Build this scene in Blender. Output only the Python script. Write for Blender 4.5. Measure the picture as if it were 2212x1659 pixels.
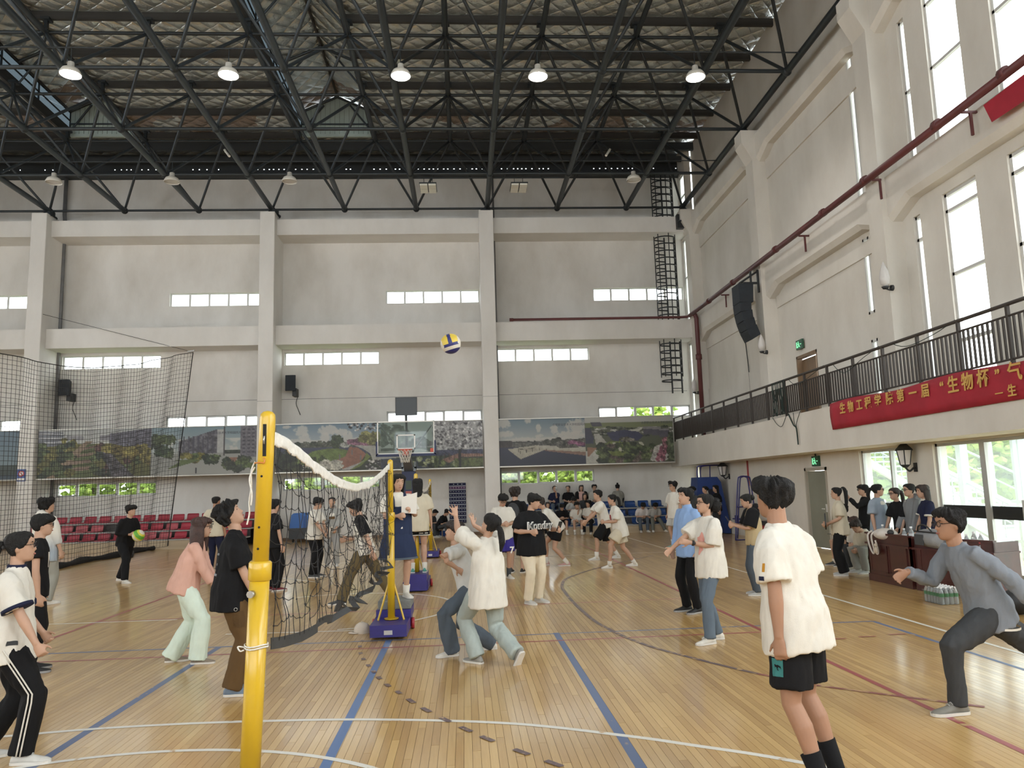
import bpy, bmesh, math, random
import numpy as np
from mathutils import Matrix, Vector
random.seed(7); np.random.seed(7)
SC = bpy.context.scene
COL = SC.collection
for o in list(bpy.data.objects): bpy.data.objects.remove(o)

# ---------------------------------------------------------------- camera
FPX = 1664.9; TILT, YAW, ROLL = 0.1342, 0.0642, -0.0292; CAMH = 1.75
def cam_axes():
    ct, st, cy, sy = math.cos(TILT), math.sin(TILT), math.cos(YAW), math.sin(YAW)
    fw = np.array([sy*ct, cy*ct, st]); rt = np.array([cy, -sy, 0.0]); up = np.cross(rt, fw)
    cr, sr = math.cos(ROLL), math.sin(ROLL)
    return rt*cr+up*sr, -rt*sr+up*cr, fw
CR, CU, CF = cam_axes()
cam = bpy.data.cameras.new('camera'); cam.sensor_width = 36.0; cam.lens = FPX/2212*36
cam.clip_start = 0.05; cam.clip_end = 400
camo = bpy.data.objects.new('camera', cam); COL.objects.link(camo)
camo.matrix_world = Matrix(((CR[0], CU[0], -CF[0], 0), (CR[1], CU[1], -CF[1], 0), (CR[2], CU[2], -CF[2], CAMH), (0, 0, 0, 1)))
SC.camera = camo

# ---------------------------------------------------------------- world, added fill lights, exposure
w = bpy.data.worlds.new('overcast_sky'); SC.world = w; w.use_nodes = True
wn = w.node_tree.nodes; wl = w.node_tree.links
bg = wn['Background']; bg.inputs[0].default_value = (0.90, 0.96, 1.0, 1); bg.inputs[1].default_value = 6.5
def area(name, loc, direction, sx, sy, power, color=(1, 1, 1)):
    L = bpy.data.lights.new(name, 'AREA'); L.shape = 'RECTANGLE'; L.size = sx; L.size_y = sy; L.energy = power; L.color = color
    o = bpy.data.objects.new(name, L); COL.objects.link(o); o.location = loc
    o.rotation_euler = Vector(direction).to_track_quat('-Z', 'Y').to_euler(); return o
# added area fill lights inside the hall, out of view, standing in for daylight
area('added_fill_rear', (-7, -7.6, 6.0), (0.05, 1, -0.12), 26, 8, 620, (1.0, 0.98, 0.95))
area('added_fill_left', (-23.6, 9, 7.0), (1, 0.05, -0.1), 26, 8, 620, (0.97, 0.98, 1.0))
area('added_fill_right_upper', (9.25, 1.5, 9.6), (-1, 0.25, -0.25), 12, 3.2, 800, (0.96, 0.98, 1.0))
area('added_fill_right_lower', (9.25, 1.5, 5.2), (-1, 0.25, -0.15), 12, 3.2, 800, (0.96, 0.98, 1.0))
area('added_fill_right_low', (9.15, 6.0, 1.2), (-1, 0.1, 0.0), 6, 2.2, 160, (0.97, 1.0, 0.97))
vs = SC.view_settings
SC.display_settings.display_device = 'sRGB'
vs.view_transform = 'Standard'; vs.look = 'None'; vs.exposure = -0.08; vs.gamma = 1.0; vs.use_curve_mapping = False

cy = SC.cycles
cy.max_bounces = 6; cy.diffuse_bounces = 4; cy.glossy_bounces = 2; cy.transmission_bounces = 4; cy.transparent_max_bounces = 12
cy.caustics_reflective = False; cy.caustics_refractive = False; cy.sample_clamp_indirect = 6.0
# ---------------------------------------------------------------- helpers
def px(x, y): return CF+CR*(x-1106)/FPX-CU*(y-829.5)/FPX
def onZ(x, y, z=0.0):
    d = px(x, y); k = (z-CAMH)/d[2]; return Vector((d[0]*k, d[1]*k, z))
def onY(x, y, Y):
    d = px(x, y); k = Y/d[1]; return Vector((d[0]*k, Y, CAMH+d[2]*k))
def onX(x, y, X):
    d = px(x, y); k = X/d[0]; return Vector((X, d[1]*k, CAMH+d[2]*k))

MATS = {}
def mat(name, col, rough=0.6, metal=0.0, var=0.0, vscale=3.0, bump=0.0, bscale=40.0, spec=0.5, sheen=0.0, emit=0.0, trans=0.0, coat=0.0):
    """procedural surface: base colour broken up by noise, optional fine relief"""
    if name in MATS: return MATS[name]
    m = bpy.data.materials.new(name); m.use_nodes = True
    nt = m.node_tree; b = nt.nodes['Principled BSDF']
    b.inputs['Base Color'].default_value = (*col, 1); b.inputs['Roughness'].default_value = rough
    b.inputs['Metallic'].default_value = metal; b.inputs['Specular IOR Level'].default_value = spec
    if coat: b.inputs['Coat Weight'].default_value = coat; b.inputs['Coat Roughness'].default_value = 0.12
    if sheen: b.inputs['Sheen Weight'].default_value = sheen
    if emit: b.inputs['Emission Color'].default_value = (*col, 1); b.inputs['Emission Strength'].default_value = emit
    if trans: b.inputs['Transmission Weight'].default_value = trans
    if var or bump:
        tc = nt.nodes.new('ShaderNodeTexCoord')
        if var:
            n = nt.nodes.new('ShaderNodeTexNoise'); n.inputs['Scale'].default_value = vscale; n.inputs['Detail'].default_value = 5
            nt.links.new(tc.outputs['Object'], n.inputs['Vector'])
            r = nt.nodes.new('ShaderNodeValToRGB')
            a = [max(0, c*(1-var)) for c in col]; d = [min(1, c*(1+var)) for c in col]
            r.color_ramp.elements[0].position = 0.3; r.color_ramp.elements[0].color = (*a, 1)
            r.color_ramp.elements[1].position = 0.7; r.color_ramp.elements[1].color = (*d, 1)
            nt.links.new(n.outputs['Fac'], r.inputs['Fac']); nt.links.new(r.outputs['Color'], b.inputs['Base Color'])
        if bump:
            n2 = nt.nodes.new('ShaderNodeTexNoise'); n2.inputs['Scale'].default_value = bscale; n2.inputs['Detail'].default_value = 4
            nt.links.new(tc.outputs['Object'], n2.inputs['Vector'])
            bp = nt.nodes.new('ShaderNodeBump'); bp.inputs['Strength'].default_value = bump; bp.inputs['Distance'].default_value = 0.02
            nt.links.new(n2.outputs['Fac'], bp.inputs['Height']); nt.links.new(bp.outputs['Normal'], b.inputs['Normal'])
    MATS[name] = m; return m
def S(r, g, b):
    """sRGB 0-255 to linear"""
    f = lambda c: (c/255/12.92 if c/255 <= 0.04045 else ((c/255+0.055)/1.055)**2.4)
    return (f(r), f(g), f(b))

WORLD = {}
def link(o, parent=None):
    COL.objects.link(o)
    if parent is not None:
        o.parent = parent
        o.matrix_parent_inverse = WORLD[parent.name].inverted()
    WORLD[o.name] = o.matrix_basis.copy()
    return o
def tag(o, label=None, cat=None, group=None, kind=None):
    if label: o['label'] = label
    if cat: o['category'] = cat
    if group: o['group'] = group
    if kind: o['kind'] = kind
    return o
def thing(name, loc, label=None, cat=None, group=None, kind=None, parent=None):
    o = bpy.data.objects.new(name, None); o.empty_display_size = 0.1; o.location = loc; link(o, parent)
    return tag(o, label, cat, group, kind)
def mk(name, verts, faces, m, parent=None, smooth=False, kind=None):
    me = bpy.data.meshes.new(name); me.from_pydata([tuple(v) for v in verts], [], [tuple(f) for f in faces]); me.update()
    if m is not None: me.materials.append(m)
    if smooth: me.polygons.foreach_set('use_smooth', [True]*len(me.polygons))
    o = bpy.data.objects.new(name, me); link(o, parent)
    if kind: o['kind'] = kind
    return o

# ---- geometry accumulators
class G:
    def __init__(s): s.v = []; s.f = []
    def add(s, vf):
        v, f = vf; n = len(s.v); s.v.extend([tuple(p) for p in v]); s.f.extend([tuple(i+n for i in q) for q in f]); return s
    def box(s, x0, x1, y0, y1, z0, z1): return s.add(gbox(x0, x1, y0, y1, z0, z1))
    def tube(s, pts, r, n=8, cap=True, ry=None, ref=None): return s.add(gtube(pts, r, n, cap, ref, ry))
    def build(s, name, m, parent=None, smooth=False, kind=None): return mk(name, s.v, s.f, m, parent, smooth, kind)
def gbox(x0, x1, y0, y1, z0, z1):
    v = [(x0, y0, z0), (x1, y0, z0), (x1, y1, z0), (x0, y1, z0), (x0, y0, z1), (x1, y0, z1), (x1, y1, z1), (x0, y1, z1)]
    return v, [(0, 3, 2, 1), (4, 5, 6, 7), (0, 1, 5, 4), (1, 2, 6, 5), (2, 3, 7, 6), (3, 0, 4, 7)]
def frame_dirs(pts, ref=None):
    pts = [Vector(p) for p in pts]; out = []; prev = None
    for i in range(len(pts)):
        a = pts[max(0, i-1)]; b = pts[min(len(pts)-1, i+1)]; t = (b-a)
        t = t.normalized() if t.length > 1e-9 else Vector((0, 0, 1))
        if prev is None:
            r = Vector(ref) if ref is not None else (Vector((0, 0, 1)) if abs(t.z) < 0.9 else Vector((1, 0, 0)))
        else: r = prev
        x = (r-t*r.dot(t))
        if x.length < 1e-6: x = t.orthogonal()
        x.normalize(); y = t.cross(x); prev = x; out.append((x, y))
    return pts, out
def gtube(pts, r, n=8, cap=True, ref=None, ry=None):
    """tapered tube along pts; r / ry: number or list (half axes along ref and across)"""
    pts, fr = frame_dirs(pts, ref)
    k = len(pts)
    rx = [r]*k if not hasattr(r, '__len__') else list(r)
    ry = rx if ry is None else ([ry]*k if not hasattr(ry, '__len__') else list(ry))
    v = []; f = []
    for i in range(k):
        x, y = fr[i]
        for j in range(n):
            a = 2*math.pi*j/n; v.append(pts[i]+x*(rx[i]*math.cos(a))+y*(ry[i]*math.sin(a)))
    for i in range(k-1):
        for j in range(n):
            f.append((i*n+j, i*n+(j+1) % n, (i+1)*n+(j+1) % n, (i+1)*n+j))
    if cap: f.append(tuple(reversed(range(n)))); f.append(tuple((k-1)*n+j for j in range(n)))
    return v, f
def gloft(rings):
    """rings: lists of equal length points, closed loft with caps"""
    n = len(rings[0]); v = [p for r in rings for p in r]; f = []
    for i in range(len(rings)-1):
        for j in range(n): f.append((i*n+j, i*n+(j+1) % n, (i+1)*n+(j+1) % n, (i+1)*n+j))
    f.append(tuple(reversed(range(n)))); f.append(tuple((len(rings)-1)*n+j for j in range(n)))
    return v, f
def gell(c, rx, ry, rz, ax=None, nu=12, nv=8):
    X, Y, Z = ax if ax else (Vector((1, 0, 0)), Vector((0, 1, 0)), Vector((0, 0, 1)))
    c = Vector(c); v = [c-Z*rz]; f = []
    for i in range(1, nv):
        t = math.pi*i/nv; 
        for j in range(nu):
            a = 2*math.pi*j/nu
            v.append(c+X*(rx*math.sin(t)*math.cos(a))+Y*(ry*math.sin(t)*math.sin(a))-Z*(rz*math.cos(t)))
    v.append(c+Z*rz)
    for j in range(nu): f.append((0, 1+(j+1) % nu, 1+j))
    for i in range(nv-2):
        for j in range(nu): f.append((1+i*nu+j, 1+i*nu+(j+1) % nu, 1+(i+1)*nu+(j+1) % nu, 1+(i+1)*nu+j))
    b = 1+(nv-2)*nu; e = len(v)-1
    for j in range(nu): f.append((b+j, b+(j+1) % nu, e))
    return v, f
def glathe(prof, c=(0, 0, 0), n=20, axis=None):
    """prof: (radius, height) rows"""
    c = Vector(c); X, Y, Z = axis if axis else (Vector((1, 0, 0)), Vector((0, 1, 0)), Vector((0, 0, 1)))
    v = []; f = []
    for r, h in prof:
        for j in range(n):
            a = 2*math.pi*j/n; v.append(c+X*(r*math.cos(a))+Y*(r*math.sin(a))+Z*h)
    for i in range(len(prof)-1):
        for j in range(n): f.append((i*n+j, i*n+(j+1) % n, (i+1)*n+(j+1) % n, (i+1)*n+j))
    return v, f
# ---- shared unit meshes
UNIT = {}
def unit(kind, m):
    k = (kind, m.name)
    if k not in UNIT:
        if kind == 'box': v, f = gbox(-.5, .5, -.5, .5, -.5, .5)
        elif kind == 'cyl': v, f = gtube([(0, 0, 0), (0, 0, 1)], 1.0, 8, True, ref=(1, 0, 0))
        elif kind == 'sph': v, f = gell((0, 0, 0), 1, 1, 1, None, 10, 6)
        me = bpy.data.meshes.new('unit_'+kind); me.from_pydata([tuple(p) for p in v], [], f); me.materials.append(m)
        if kind != 'box': me.polygons.foreach_set('use_smooth', [len(p.vertices) <= 4 for p in me.polygons])
        UNIT[k] = me
    return UNIT[k]
def box(name, x0, x1, y0, y1, z0, z1, m, parent=None):
    o = bpy.data.objects.new(name, unit('box', m)); o.location = ((x0+x1)/2, (y0+y1)/2, (z0+z1)/2)
    o.scale = (abs(x1-x0), abs(y1-y0), abs(z1-z0)); return link(o, parent)
def cyl(name, a, b, r, m, parent=None):
    a = Vector(a); b = Vector(b); d = b-a
    o = bpy.data.objects.new(name, unit('cyl', m)); o.rotation_mode = 'QUATERNION'
    o.rotation_quaternion = d.to_track_quat('Z', 'Y'); o.location = a; o.scale = (r, r, d.length); return link(o, parent)
def sph(name, c, r, m, parent=None):
    o = bpy.data.objects.new(name, unit('sph', m)); o.location = c; o.scale = (r, r, r) if not hasattr(r, '__len__') else r; return link(o, parent)
def bevel(o, w, seg=2):
    md = o.modifiers.new('bevel', 'BEVEL'); md.width = w; md.segments = seg; md.limit_method = 'ANGLE'; return o
def wall_holes(axis, lo, hi, z0, z1, t0, t1, holes):
    """wall slab in the plane normal to axis ('X' or 'Y'), rectangular openings (a0,a1,z0,z1)"""
    A = sorted({lo, hi, *[h[0] for h in holes], *[h[1] for h in holes]}); Z = sorted({z0, z1, *[h[2] for h in holes], *[h[3] for h in holes]})
    A = [a for a in A if lo <= a <= hi]; Z = [z for z in Z if z0 <= z <= z1]; g = G()
    for k in range(len(Z)-1):
        run = None
        for i in range(len(A)-1):
            ca = (A[i]+A[i+1])/2; cz = (Z[k]+Z[k+1])/2
            hole = any(h[0] < ca < h[1] and h[2] < cz < h[3] for h in holes)
            if not hole:
                if run is None: run = A[i]
            if (hole or i == len(A)-2) and run is not None:
                e = A[i] if hole else A[i+1]
                g.box(run, e, t0, t1, Z[k], Z[k+1]) if axis == 'Y' else g.box(t0, t1, run, e, Z[k], Z[k+1])
                run = None
    return g
def text_mesh(name, s, size, m, parent, origin, xdir, ydir, extrude=0.004, align='LEFT', bold=0.0):
    cu = bpy.data.curves.new(name, 'FONT'); cu.body = s; cu.size = size; cu.extrude = extrude; cu.align_x = align; cu.offset = bold
    cu.resolution_u = 3
    o = bpy.data.objects.new(name, cu)
    X = Vector(xdir).normalized(); Y = Vector(ydir).normalized(); Z = X.cross(Y)
    M = Matrix((X, Y, Z)).transposed().to_4x4(); M.translation = Vector(origin); o.matrix_basis = M
    cu.materials.append(m); return link(o, parent)
# ---------------------------------------------------------------- special materials
def nodes_of(name):
    m = bpy.data.materials.new(name); m.use_nodes = True; MATS[name] = m
    return m, m.node_tree, m.node_tree.nodes['Principled BSDF']
def mth(nt, op, a, b=None, c=None):
    n = nt.nodes.new('ShaderNodeMath'); n.operation = op
    for i, x in enumerate((a, b, c)):
        if x is None: continue
        if isinstance(x, (int, float)): n.inputs[i].default_value = x
        else: nt.links.new(x, n.inputs[i])
    return n.outputs[0]
BW, BL = 0.057, 1.75
def wood_floor(name, seams):
    m, nt, b = nodes_of(name)
    g = nt.nodes.new('ShaderNodeNewGeometry'); sp = nt.nodes.new('ShaderNodeSeparateXYZ'); nt.links.new(g.outputs['Position'], sp.inputs[0])
    xs = mth(nt, 'DIVIDE', mth(nt, 'ADD', sp.outputs[0], 40.0), BW); col = mth(nt, 'FLOOR', xs)
    ys = mth(nt, 'ADD', mth(nt, 'DIVIDE', sp.outputs[1], BL), mth(nt, 'FRACT', mth(nt, 'MULTIPLY', col, 0.618034)))
    row = mth(nt, 'FLOOR', ys)
    cb = nt.nodes.new('ShaderNodeCombineXYZ'); nt.links.new(col, cb.inputs[0]); nt.links.new(row, cb.inputs[1])
    wnz = nt.nodes.new('ShaderNodeTexWhiteNoise'); wnz.noise_dimensions = '2D'; nt.links.new(cb.outputs[0], wnz.inputs['Vector'])
    gr = nt.nodes.new('ShaderNodeTexNoise'); gr.inputs['Scale'].default_value = 1.0; gr.inputs['Detail'].default_value = 6
    mp = nt.nodes.new('ShaderNodeMapping'); mp.inputs['Scale'].default_value = (60, 3.0, 1); nt.links.new(g.outputs['Position'], mp.inputs[0]); nt.links.new(mp.outputs[0], gr.inputs['Vector'])
    bl = nt.nodes.new('ShaderNodeTexNoise'); bl.inputs['Scale'].default_value = 0.7; bl.inputs['Detail'].default_value = 3; nt.links.new(g.outputs['Position'], bl.inputs['Vector'])
    t = mth(nt, 'ADD', mth(nt, 'MULTIPLY', wnz.outputs['Value'], 0.55), mth(nt, 'ADD', mth(nt, 'MULTIPLY', gr.outputs['Fac'], 0.45), mth(nt, 'MULTIPLY', bl.outputs['Fac'], 0.35)))
    r = nt.nodes.new('ShaderNodeValToRGB'); e = r.color_ramp.elements
    e[0].position = 0.15; e[0].color = (0.36, 0.20, 0.064, 1); e[1].position = 1.1; e[1].color = (0.63, 0.415, 0.165, 1)
    k = e.new(0.62); k.color = (0.50, 0.308, 0.112, 1)
    nt.links.new(t, r.inputs[0]); c = r.outputs['Color']
    if seams:
        fx = mth(nt, 'FRACT', xs); fy = mth(nt, 'FRACT', ys)
        mask = mth(nt, 'MAXIMUM', mth(nt, 'LESS_THAN', fx, 0.05), mth(nt, 'LESS_THAN', fy, 0.002))
        mx = nt.nodes.new('ShaderNodeMix'); mx.data_type = 'RGBA'; nt.links.new(mth(nt, 'MULTIPLY', mask, 0.55), mx.inputs[0]); nt.links.new(c, mx.inputs[6]); mx.inputs[7].default_value = (0.16, 0.09, 0.04, 1); c = mx.outputs[2]
    nt.links.new(c, b.inputs['Base Color'])
    b.inputs['Roughness'].default_value = 0.30; b.inputs['Specular IOR Level'].default_value = 0.5
    b.inputs['Coat Weight'].default_value = 0.5; b.inputs['Coat Roughness'].default_value = 0.13
    return m
M_PLANK = wood_floor('varnished_maple', False); M_FLOORFAR = wood_floor('varnished_maple_far', True)
M_GAP = mat('board_gap_dark', (0.10, 0.055, 0.025), 0.8)
def plaster(name, c0, c1):
    m, nt, b = nodes_of(name); g = nt.nodes.new('ShaderNodeNewGeometry')
    n = nt.nodes.new('ShaderNodeTexNoise'); n.inputs['Scale'].default_value = 0.45; n.inputs['Detail'].default_value = 8; n.inputs['Roughness'].default_value = 0.6
    mp = nt.nodes.new('ShaderNodeMapping'); mp.inputs['Scale'].default_value = (1.6, 1.6, 0.8); nt.links.new(g.outputs['Position'], mp.inputs[0]); nt.links.new(mp.outputs[0], n.inputs['Vector'])
    r = nt.nodes.new('ShaderNodeValToRGB'); r.color_ramp.elements[0].position = 0.3; r.color_ramp.elements[1].position = 0.62
    r.color_ramp.elements[0].color = (*c0, 1); r.color_ramp.elements[1].color = (*c1, 1); nt.links.new(n.outputs['Fac'], r.inputs[0]); nt.links.new(r.outputs['Color'], b.inputs['Base Color'])
    n2 = nt.nodes.new('ShaderNodeTexNoise'); n2.inputs['Scale'].default_value = 14; n2.inputs['Detail'].default_value = 5; nt.links.new(g.outputs['Position'], n2.inputs['Vector'])
    bp = nt.nodes.new('ShaderNodeBump'); bp.inputs['Strength'].default_value = 0.12; bp.inputs['Distance'].default_value = 0.02; nt.links.new(n2.outputs['Fac'], bp.inputs['Height']); nt.links.new(bp.outputs['Normal'], b.inputs['Normal'])
    b.inputs['Roughness'].default_value = 0.85; return m
M_WALL = plaster('aged_white_plaster', (0.60, 0.57, 0.52), (0.74, 0.72, 0.68))
M_WALL2 = plaster('cream_plaster', (0.60, 0.565, 0.505), (0.70, 0.67, 0.61))
M_BEAM = plaster('beam_plaster', (0.68, 0.655, 0.61), (0.77, 0.75, 0.71))
def foil_mat():
    m, nt, b = nodes_of('quilted_foil'); g = nt.nodes.new('ShaderNodeNewGeometry')
    mp = nt.nodes.new('ShaderNodeMapping'); mp.inputs['Rotation'].default_value = (0, 0, math.radians(38)); nt.links.new(g.outputs['Position'], mp.inputs[0])
    nz = nt.nodes.new('ShaderNodeTexNoise'); nz.inputs['Scale'].default_value = 1.2; nt.links.new(g.outputs['Position'], nz.inputs['Vector'])
    mixv = nt.nodes.new('ShaderNodeMix'); mixv.data_type = 'VECTOR'; mixv.inputs[0].default_value = 0.10; nt.links.new(mp.outputs[0], mixv.inputs[4]); nt.links.new(nz.outputs['Color'], mixv.inputs[5])
    sp = nt.nodes.new('ShaderNodeSeparateXYZ'); nt.links.new(mixv.outputs[1], sp.inputs[0])
    k = math.pi/0.34
    h = mth(nt, 'MULTIPLY', mth(nt, 'ABSOLUTE', mth(nt, 'SINE', mth(nt, 'MULTIPLY', sp.outputs[0], k))), mth(nt, 'ABSOLUTE', mth(nt, 'SINE', mth(nt, 'MULTIPLY', sp.outputs[1], k*0.75))))
    h = mth(nt, 'POWER', h, 0.5)
    n3 = nt.nodes.new('ShaderNodeTexNoise'); n3.inputs['Scale'].default_value = 9; n3.inputs['Detail'].default_value = 4; nt.links.new(g.outputs['Position'], n3.inputs['Vector'])
    h = mth(nt, 'ADD', h, mth(nt, 'MULTIPLY', n3.outputs['Fac'], 0.6))
    bp = nt.nodes.new('ShaderNodeBump'); bp.inputs['Strength'].default_value = 1.0; bp.inputs['Distance'].default_value = 0.085; nt.links.new(h, bp.inputs['Height']); nt.links.new(bp.outputs['Normal'], b.inputs['Normal'])
    # torn patches showing the brown backing near the far eave
    sp2 = nt.nodes.new('ShaderNodeSeparateXYZ'); nt.links.new(g.outputs['Position'], sp2.inputs[0])
    n4 = nt.nodes.new('ShaderNodeTexNoise'); n4.inputs['Scale'].default_value = 0.8; n4.inputs['Detail'].default_value = 6; nt.links.new(g.outputs['Position'], n4.inputs['Vector'])
    band = mth(nt, 'MULTIPLY', mth(nt, 'GREATER_THAN', sp2.outputs[1], 26.6), mth(nt, 'LESS_THAN', sp2.outputs[1], 28.6))
    torn = mth(nt, 'MULTIPLY', band, mth(nt, 'GREATER_THAN', n4.outputs['Fac'], 0.52))
    mx = nt.nodes.new('ShaderNodeMix'); mx.data_type = 'RGBA'; nt.links.new(mth(nt, 'MULTIPLY', torn, 0.75), mx.inputs[0]); mx.inputs[6].default_value = (0.80, 0.82, 0.78, 1); mx.inputs[7].default_value = (0.22, 0.12, 0.07, 1)
    nt.links.new(mx.outputs[2], b.inputs['Base Color'])
    nt.links.new(mth(nt, 'SUBTRACT', 0.80, mth(nt, 'MULTIPLY', torn, 0.7)), b.inputs['Metallic']); b.inputs['Roughness'].default_value = 0.30
    return m
M_FOIL = foil_mat()
def glass_mat(name, tint, gl=0.08):
    m = bpy.data.materials.new(name); m.use_nodes = True; nt = m.node_tree; nt.nodes.clear(); MATS[name] = m
    o = nt.nodes.new('ShaderNodeOutputMaterial'); t = nt.nodes.new('ShaderNodeBsdfTransparent'); t.inputs[0].default_value = (*tint, 1)
    gg = nt.nodes.new('ShaderNodeBsdfGlossy'); gg.inputs['Roughness'].default_value = 0.03; mx = nt.nodes.new('ShaderNodeMixShader'); mx.inputs[0].default_value = gl
    nt.links.new(t.outputs[0], mx.inputs[1]); nt.links.new(gg.outputs[0], mx.inputs[2]); nt.links.new(mx.outputs[0], o.inputs[0]); return m
M_GLASS = glass_mat('window_glass', (0.97, 0.98, 0.97), 0.05)
M_GLASSG = glass_mat('greenish_glass', (0.93, 0.97, 0.95), 0.06)
_VEIL = True
M_FROST = glass_mat('milky_glass', (0.30, 0.30, 0.285), 0.06)
def film(m_, f_, c_):
    nt_ = m_.node_tree; o_ = [n for n in nt_.nodes if n.type == 'OUTPUT_MATERIAL'][0]; src = o_.inputs[0].links[0].from_socket; tl = nt_.nodes.new('ShaderNodeBsdfTranslucent'); tl.inputs[0].default_value = (*c_, 1); mx = nt_.nodes.new('ShaderNodeMixShader'); mx.inputs[0].default_value = f_; nt_.links.new(src, mx.inputs[1]); nt_.links.new(tl.outputs[0], mx.inputs[2]); nt_.links.new(mx.outputs[0], o_.inputs[0])
film(M_FROST, .6, (.9, .9, .86)); M_SKYP = glass_mat('skylight_sheet', (0.16, 0.18, 0.19), 0.05)
film(M_GLASSG, .13, (.85, .95, .92))   # overexposed haze mixed into the dusty pane material to wash out the view
M_BOARDGL = glass_mat('backboard_glass', (0.78, 0.84, 0.82), 0.025)
M_ALU = mat('window_aluminium', (0.62, 0.62, 0.60), 0.5, 0.2, 0.05)
M_ALUD = mat('grey_door_frame', (0.50, 0.50, 0.48), 0.45, 0.3, 0.05)
M_STEEL = mat('dark_painted_steel', (0.030, 0.036, 0.040), 0.42, 0.35, 0.15, 2.0)
M_STEEL2 = mat('blue_grey_steel', (0.050, 0.062, 0.072), 0.4, 0.35, 0.15, 2.0)  # lighter tone, also colours reflected light onto the left truss tubes
M_PURLIN = mat('galvanised_purlin', (0.055, 0.052, 0.048), 0.6, 0.3, 0.3, 1.5)
M_FASCIA = mat('dark_eave_sheet', (0.045, 0.05, 0.053), 0.6, 0.2, 0.2, 1.0)
M_SHEET = mat('pale_green_sheet', (0.52, 0.62, 0.58), 0.5, 0.1, 0.05)
M_SKYL = mat('translucent_strip', (0.80, 0.88, 0.92), 0.5)
M_IRON = mat('dark_brown_railing', (0.050, 0.040, 0.034), 0.55, 0.2, 0.15)
M_PIPE = mat('red_sprinkler_pipe', (0.105, 0.026, 0.026), 0.5, 0.0, 0.2, 2.0)
M_PIPEG = mat('grey_downpipe', (0.16, 0.16, 0.16), 0.5, 0.1, 0.2)
M_BLACK = mat('black_plastic', (0.018, 0.020, 0.022), 0.5, 0.0, 0.2)
M_WHITEP = mat('white_enamel', (0.75, 0.74, 0.70), 0.4)

# ---------------------------------------------------------------- floor
XL, XR, YN, YF, ZW = -24.2, 9.6, -8.2, 30.3, 14.47
NX0, NX1, NY0, NY1 = -8.0, 8.0, 3.2, 14.0
fl = G(); fl.box(NX0, NX1, NY0, NY1, -0.12, -0.004)
fl.box(XL, NX0, YN, YF+.3, -0.12, 0); fl.box(NX1, 14.0, YN, YF+.3, -0.12, 0); fl.box(NX0, NX1, YN, NY0, -0.12, 0); fl.box(NX0, NX1, NY1, YF+.3, -0.12, 0)
floor = fl.build('floor', M_FLOORFAR); tag(floor, 'varnished maple gymnasium floor with painted court lines', kind='structure')
floor.data.materials.append(M_GAP)
for p in floor.data.polygons[:6]: p.material_index = 1
boards = []
for c in range(int((NX0+40)/BW), int((NX1+40)/BW)+1):
    off = (c*0.618034) % 1.0; x0 = c*BW-40
    if x0 < NX0 or x0+BW > NX1: continue
    r = math.floor(NY0/BL+off)
    while (r-off)*BL < NY1:
        a = max(NY0, (r-off)*BL); b = min(NY1, (r+1-off)*BL)
        if b-a > 0.05: boards.append((x0, a, b))
        r += 1
def visible(b):
    d = np.array([b[0], (b[1]+b[2])/2+0.3, -CAMH]); z = d@CF
    if z <= 0: return False
    u = 1106+FPX*(d@CR)/z; v = 829.5-FPX*(d@CU)/z
    return -20 < u < 2232 and v < 1700
boards.sort(key=lambda b: (not visible(b), math.hypot(b[0], (b[1]+b[2])/2)))
random.seed(3)
for x0, a, b in boards[:298]:
    box('plank', x0+.0011, x0+BW-.0011, a+.0012, b-.0012, -0.012, random.uniform(-.0003, .0), M_PLANK, floor)
g = G()
for x0, a, b in boards[298:]:
    g.box(x0+.0011, x0+BW-.0011, a+.0012, b-.0012, -0.012, random.uniform(-.0003, .0))
g.build('plank_field', M_PLANK, floor, kind='stuff')

# court lines: thin coats of paint and tape
def paint_mat(name, col, wear, scale=9.0):
    m, nt, b = nodes_of(name); g = nt.nodes.new('ShaderNodeNewGeometry')
    n = nt.nodes.new('ShaderNodeTexNoise'); n.inputs['Scale'].default_value = scale; n.inputs['Detail'].default_value = 8; nt.links.new(g.outputs['Position'], n.inputs['Vector'])
    r = nt.nodes.new('ShaderNodeValToRGB'); r.color_ramp.elements[0].position = wear-0.06; r.color_ramp.elements[1].position = wear+0.02
    r.color_ramp.elements[0].color = (0.50, 0.33, 0.16, 1); r.color_ramp.elements[1].color = (*col, 1)
    nt.links.new(n.outputs['Fac'], r.inputs[0]); nt.links.new(r.outputs['Color'], b.inputs['Base Color']); b.inputs['Roughness'].default_value = 0.35
    return m
P_WHITE = paint_mat('white_line_paint', (0.74, 0.72, 0.66), 0.36); P_BLUE = paint_mat('blue_line_paint', (0.10, 0.145, 0.27), 0.34)
P_BLUEL = paint_mat('blue_line_tape', (0.09, 0.17, 0.36), 0.30); P_RED = paint_mat('red_line_paint', (0.33, 0.07, 0.075), 0.36)
P_GREYT = paint_mat('grey_tape_residue', (0.13, 0.085, 0.09), 0.42, 14.0); P_REDW = paint_mat('worn_red_paint', (0.25, 0.075, 0.07), 0.47, 7.0)
P_DASH = paint_mat('dark_dash_paint', (0.13, 0.085, 0.095), 0.40, 22.0)
LZ = [0.0004]
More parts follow.
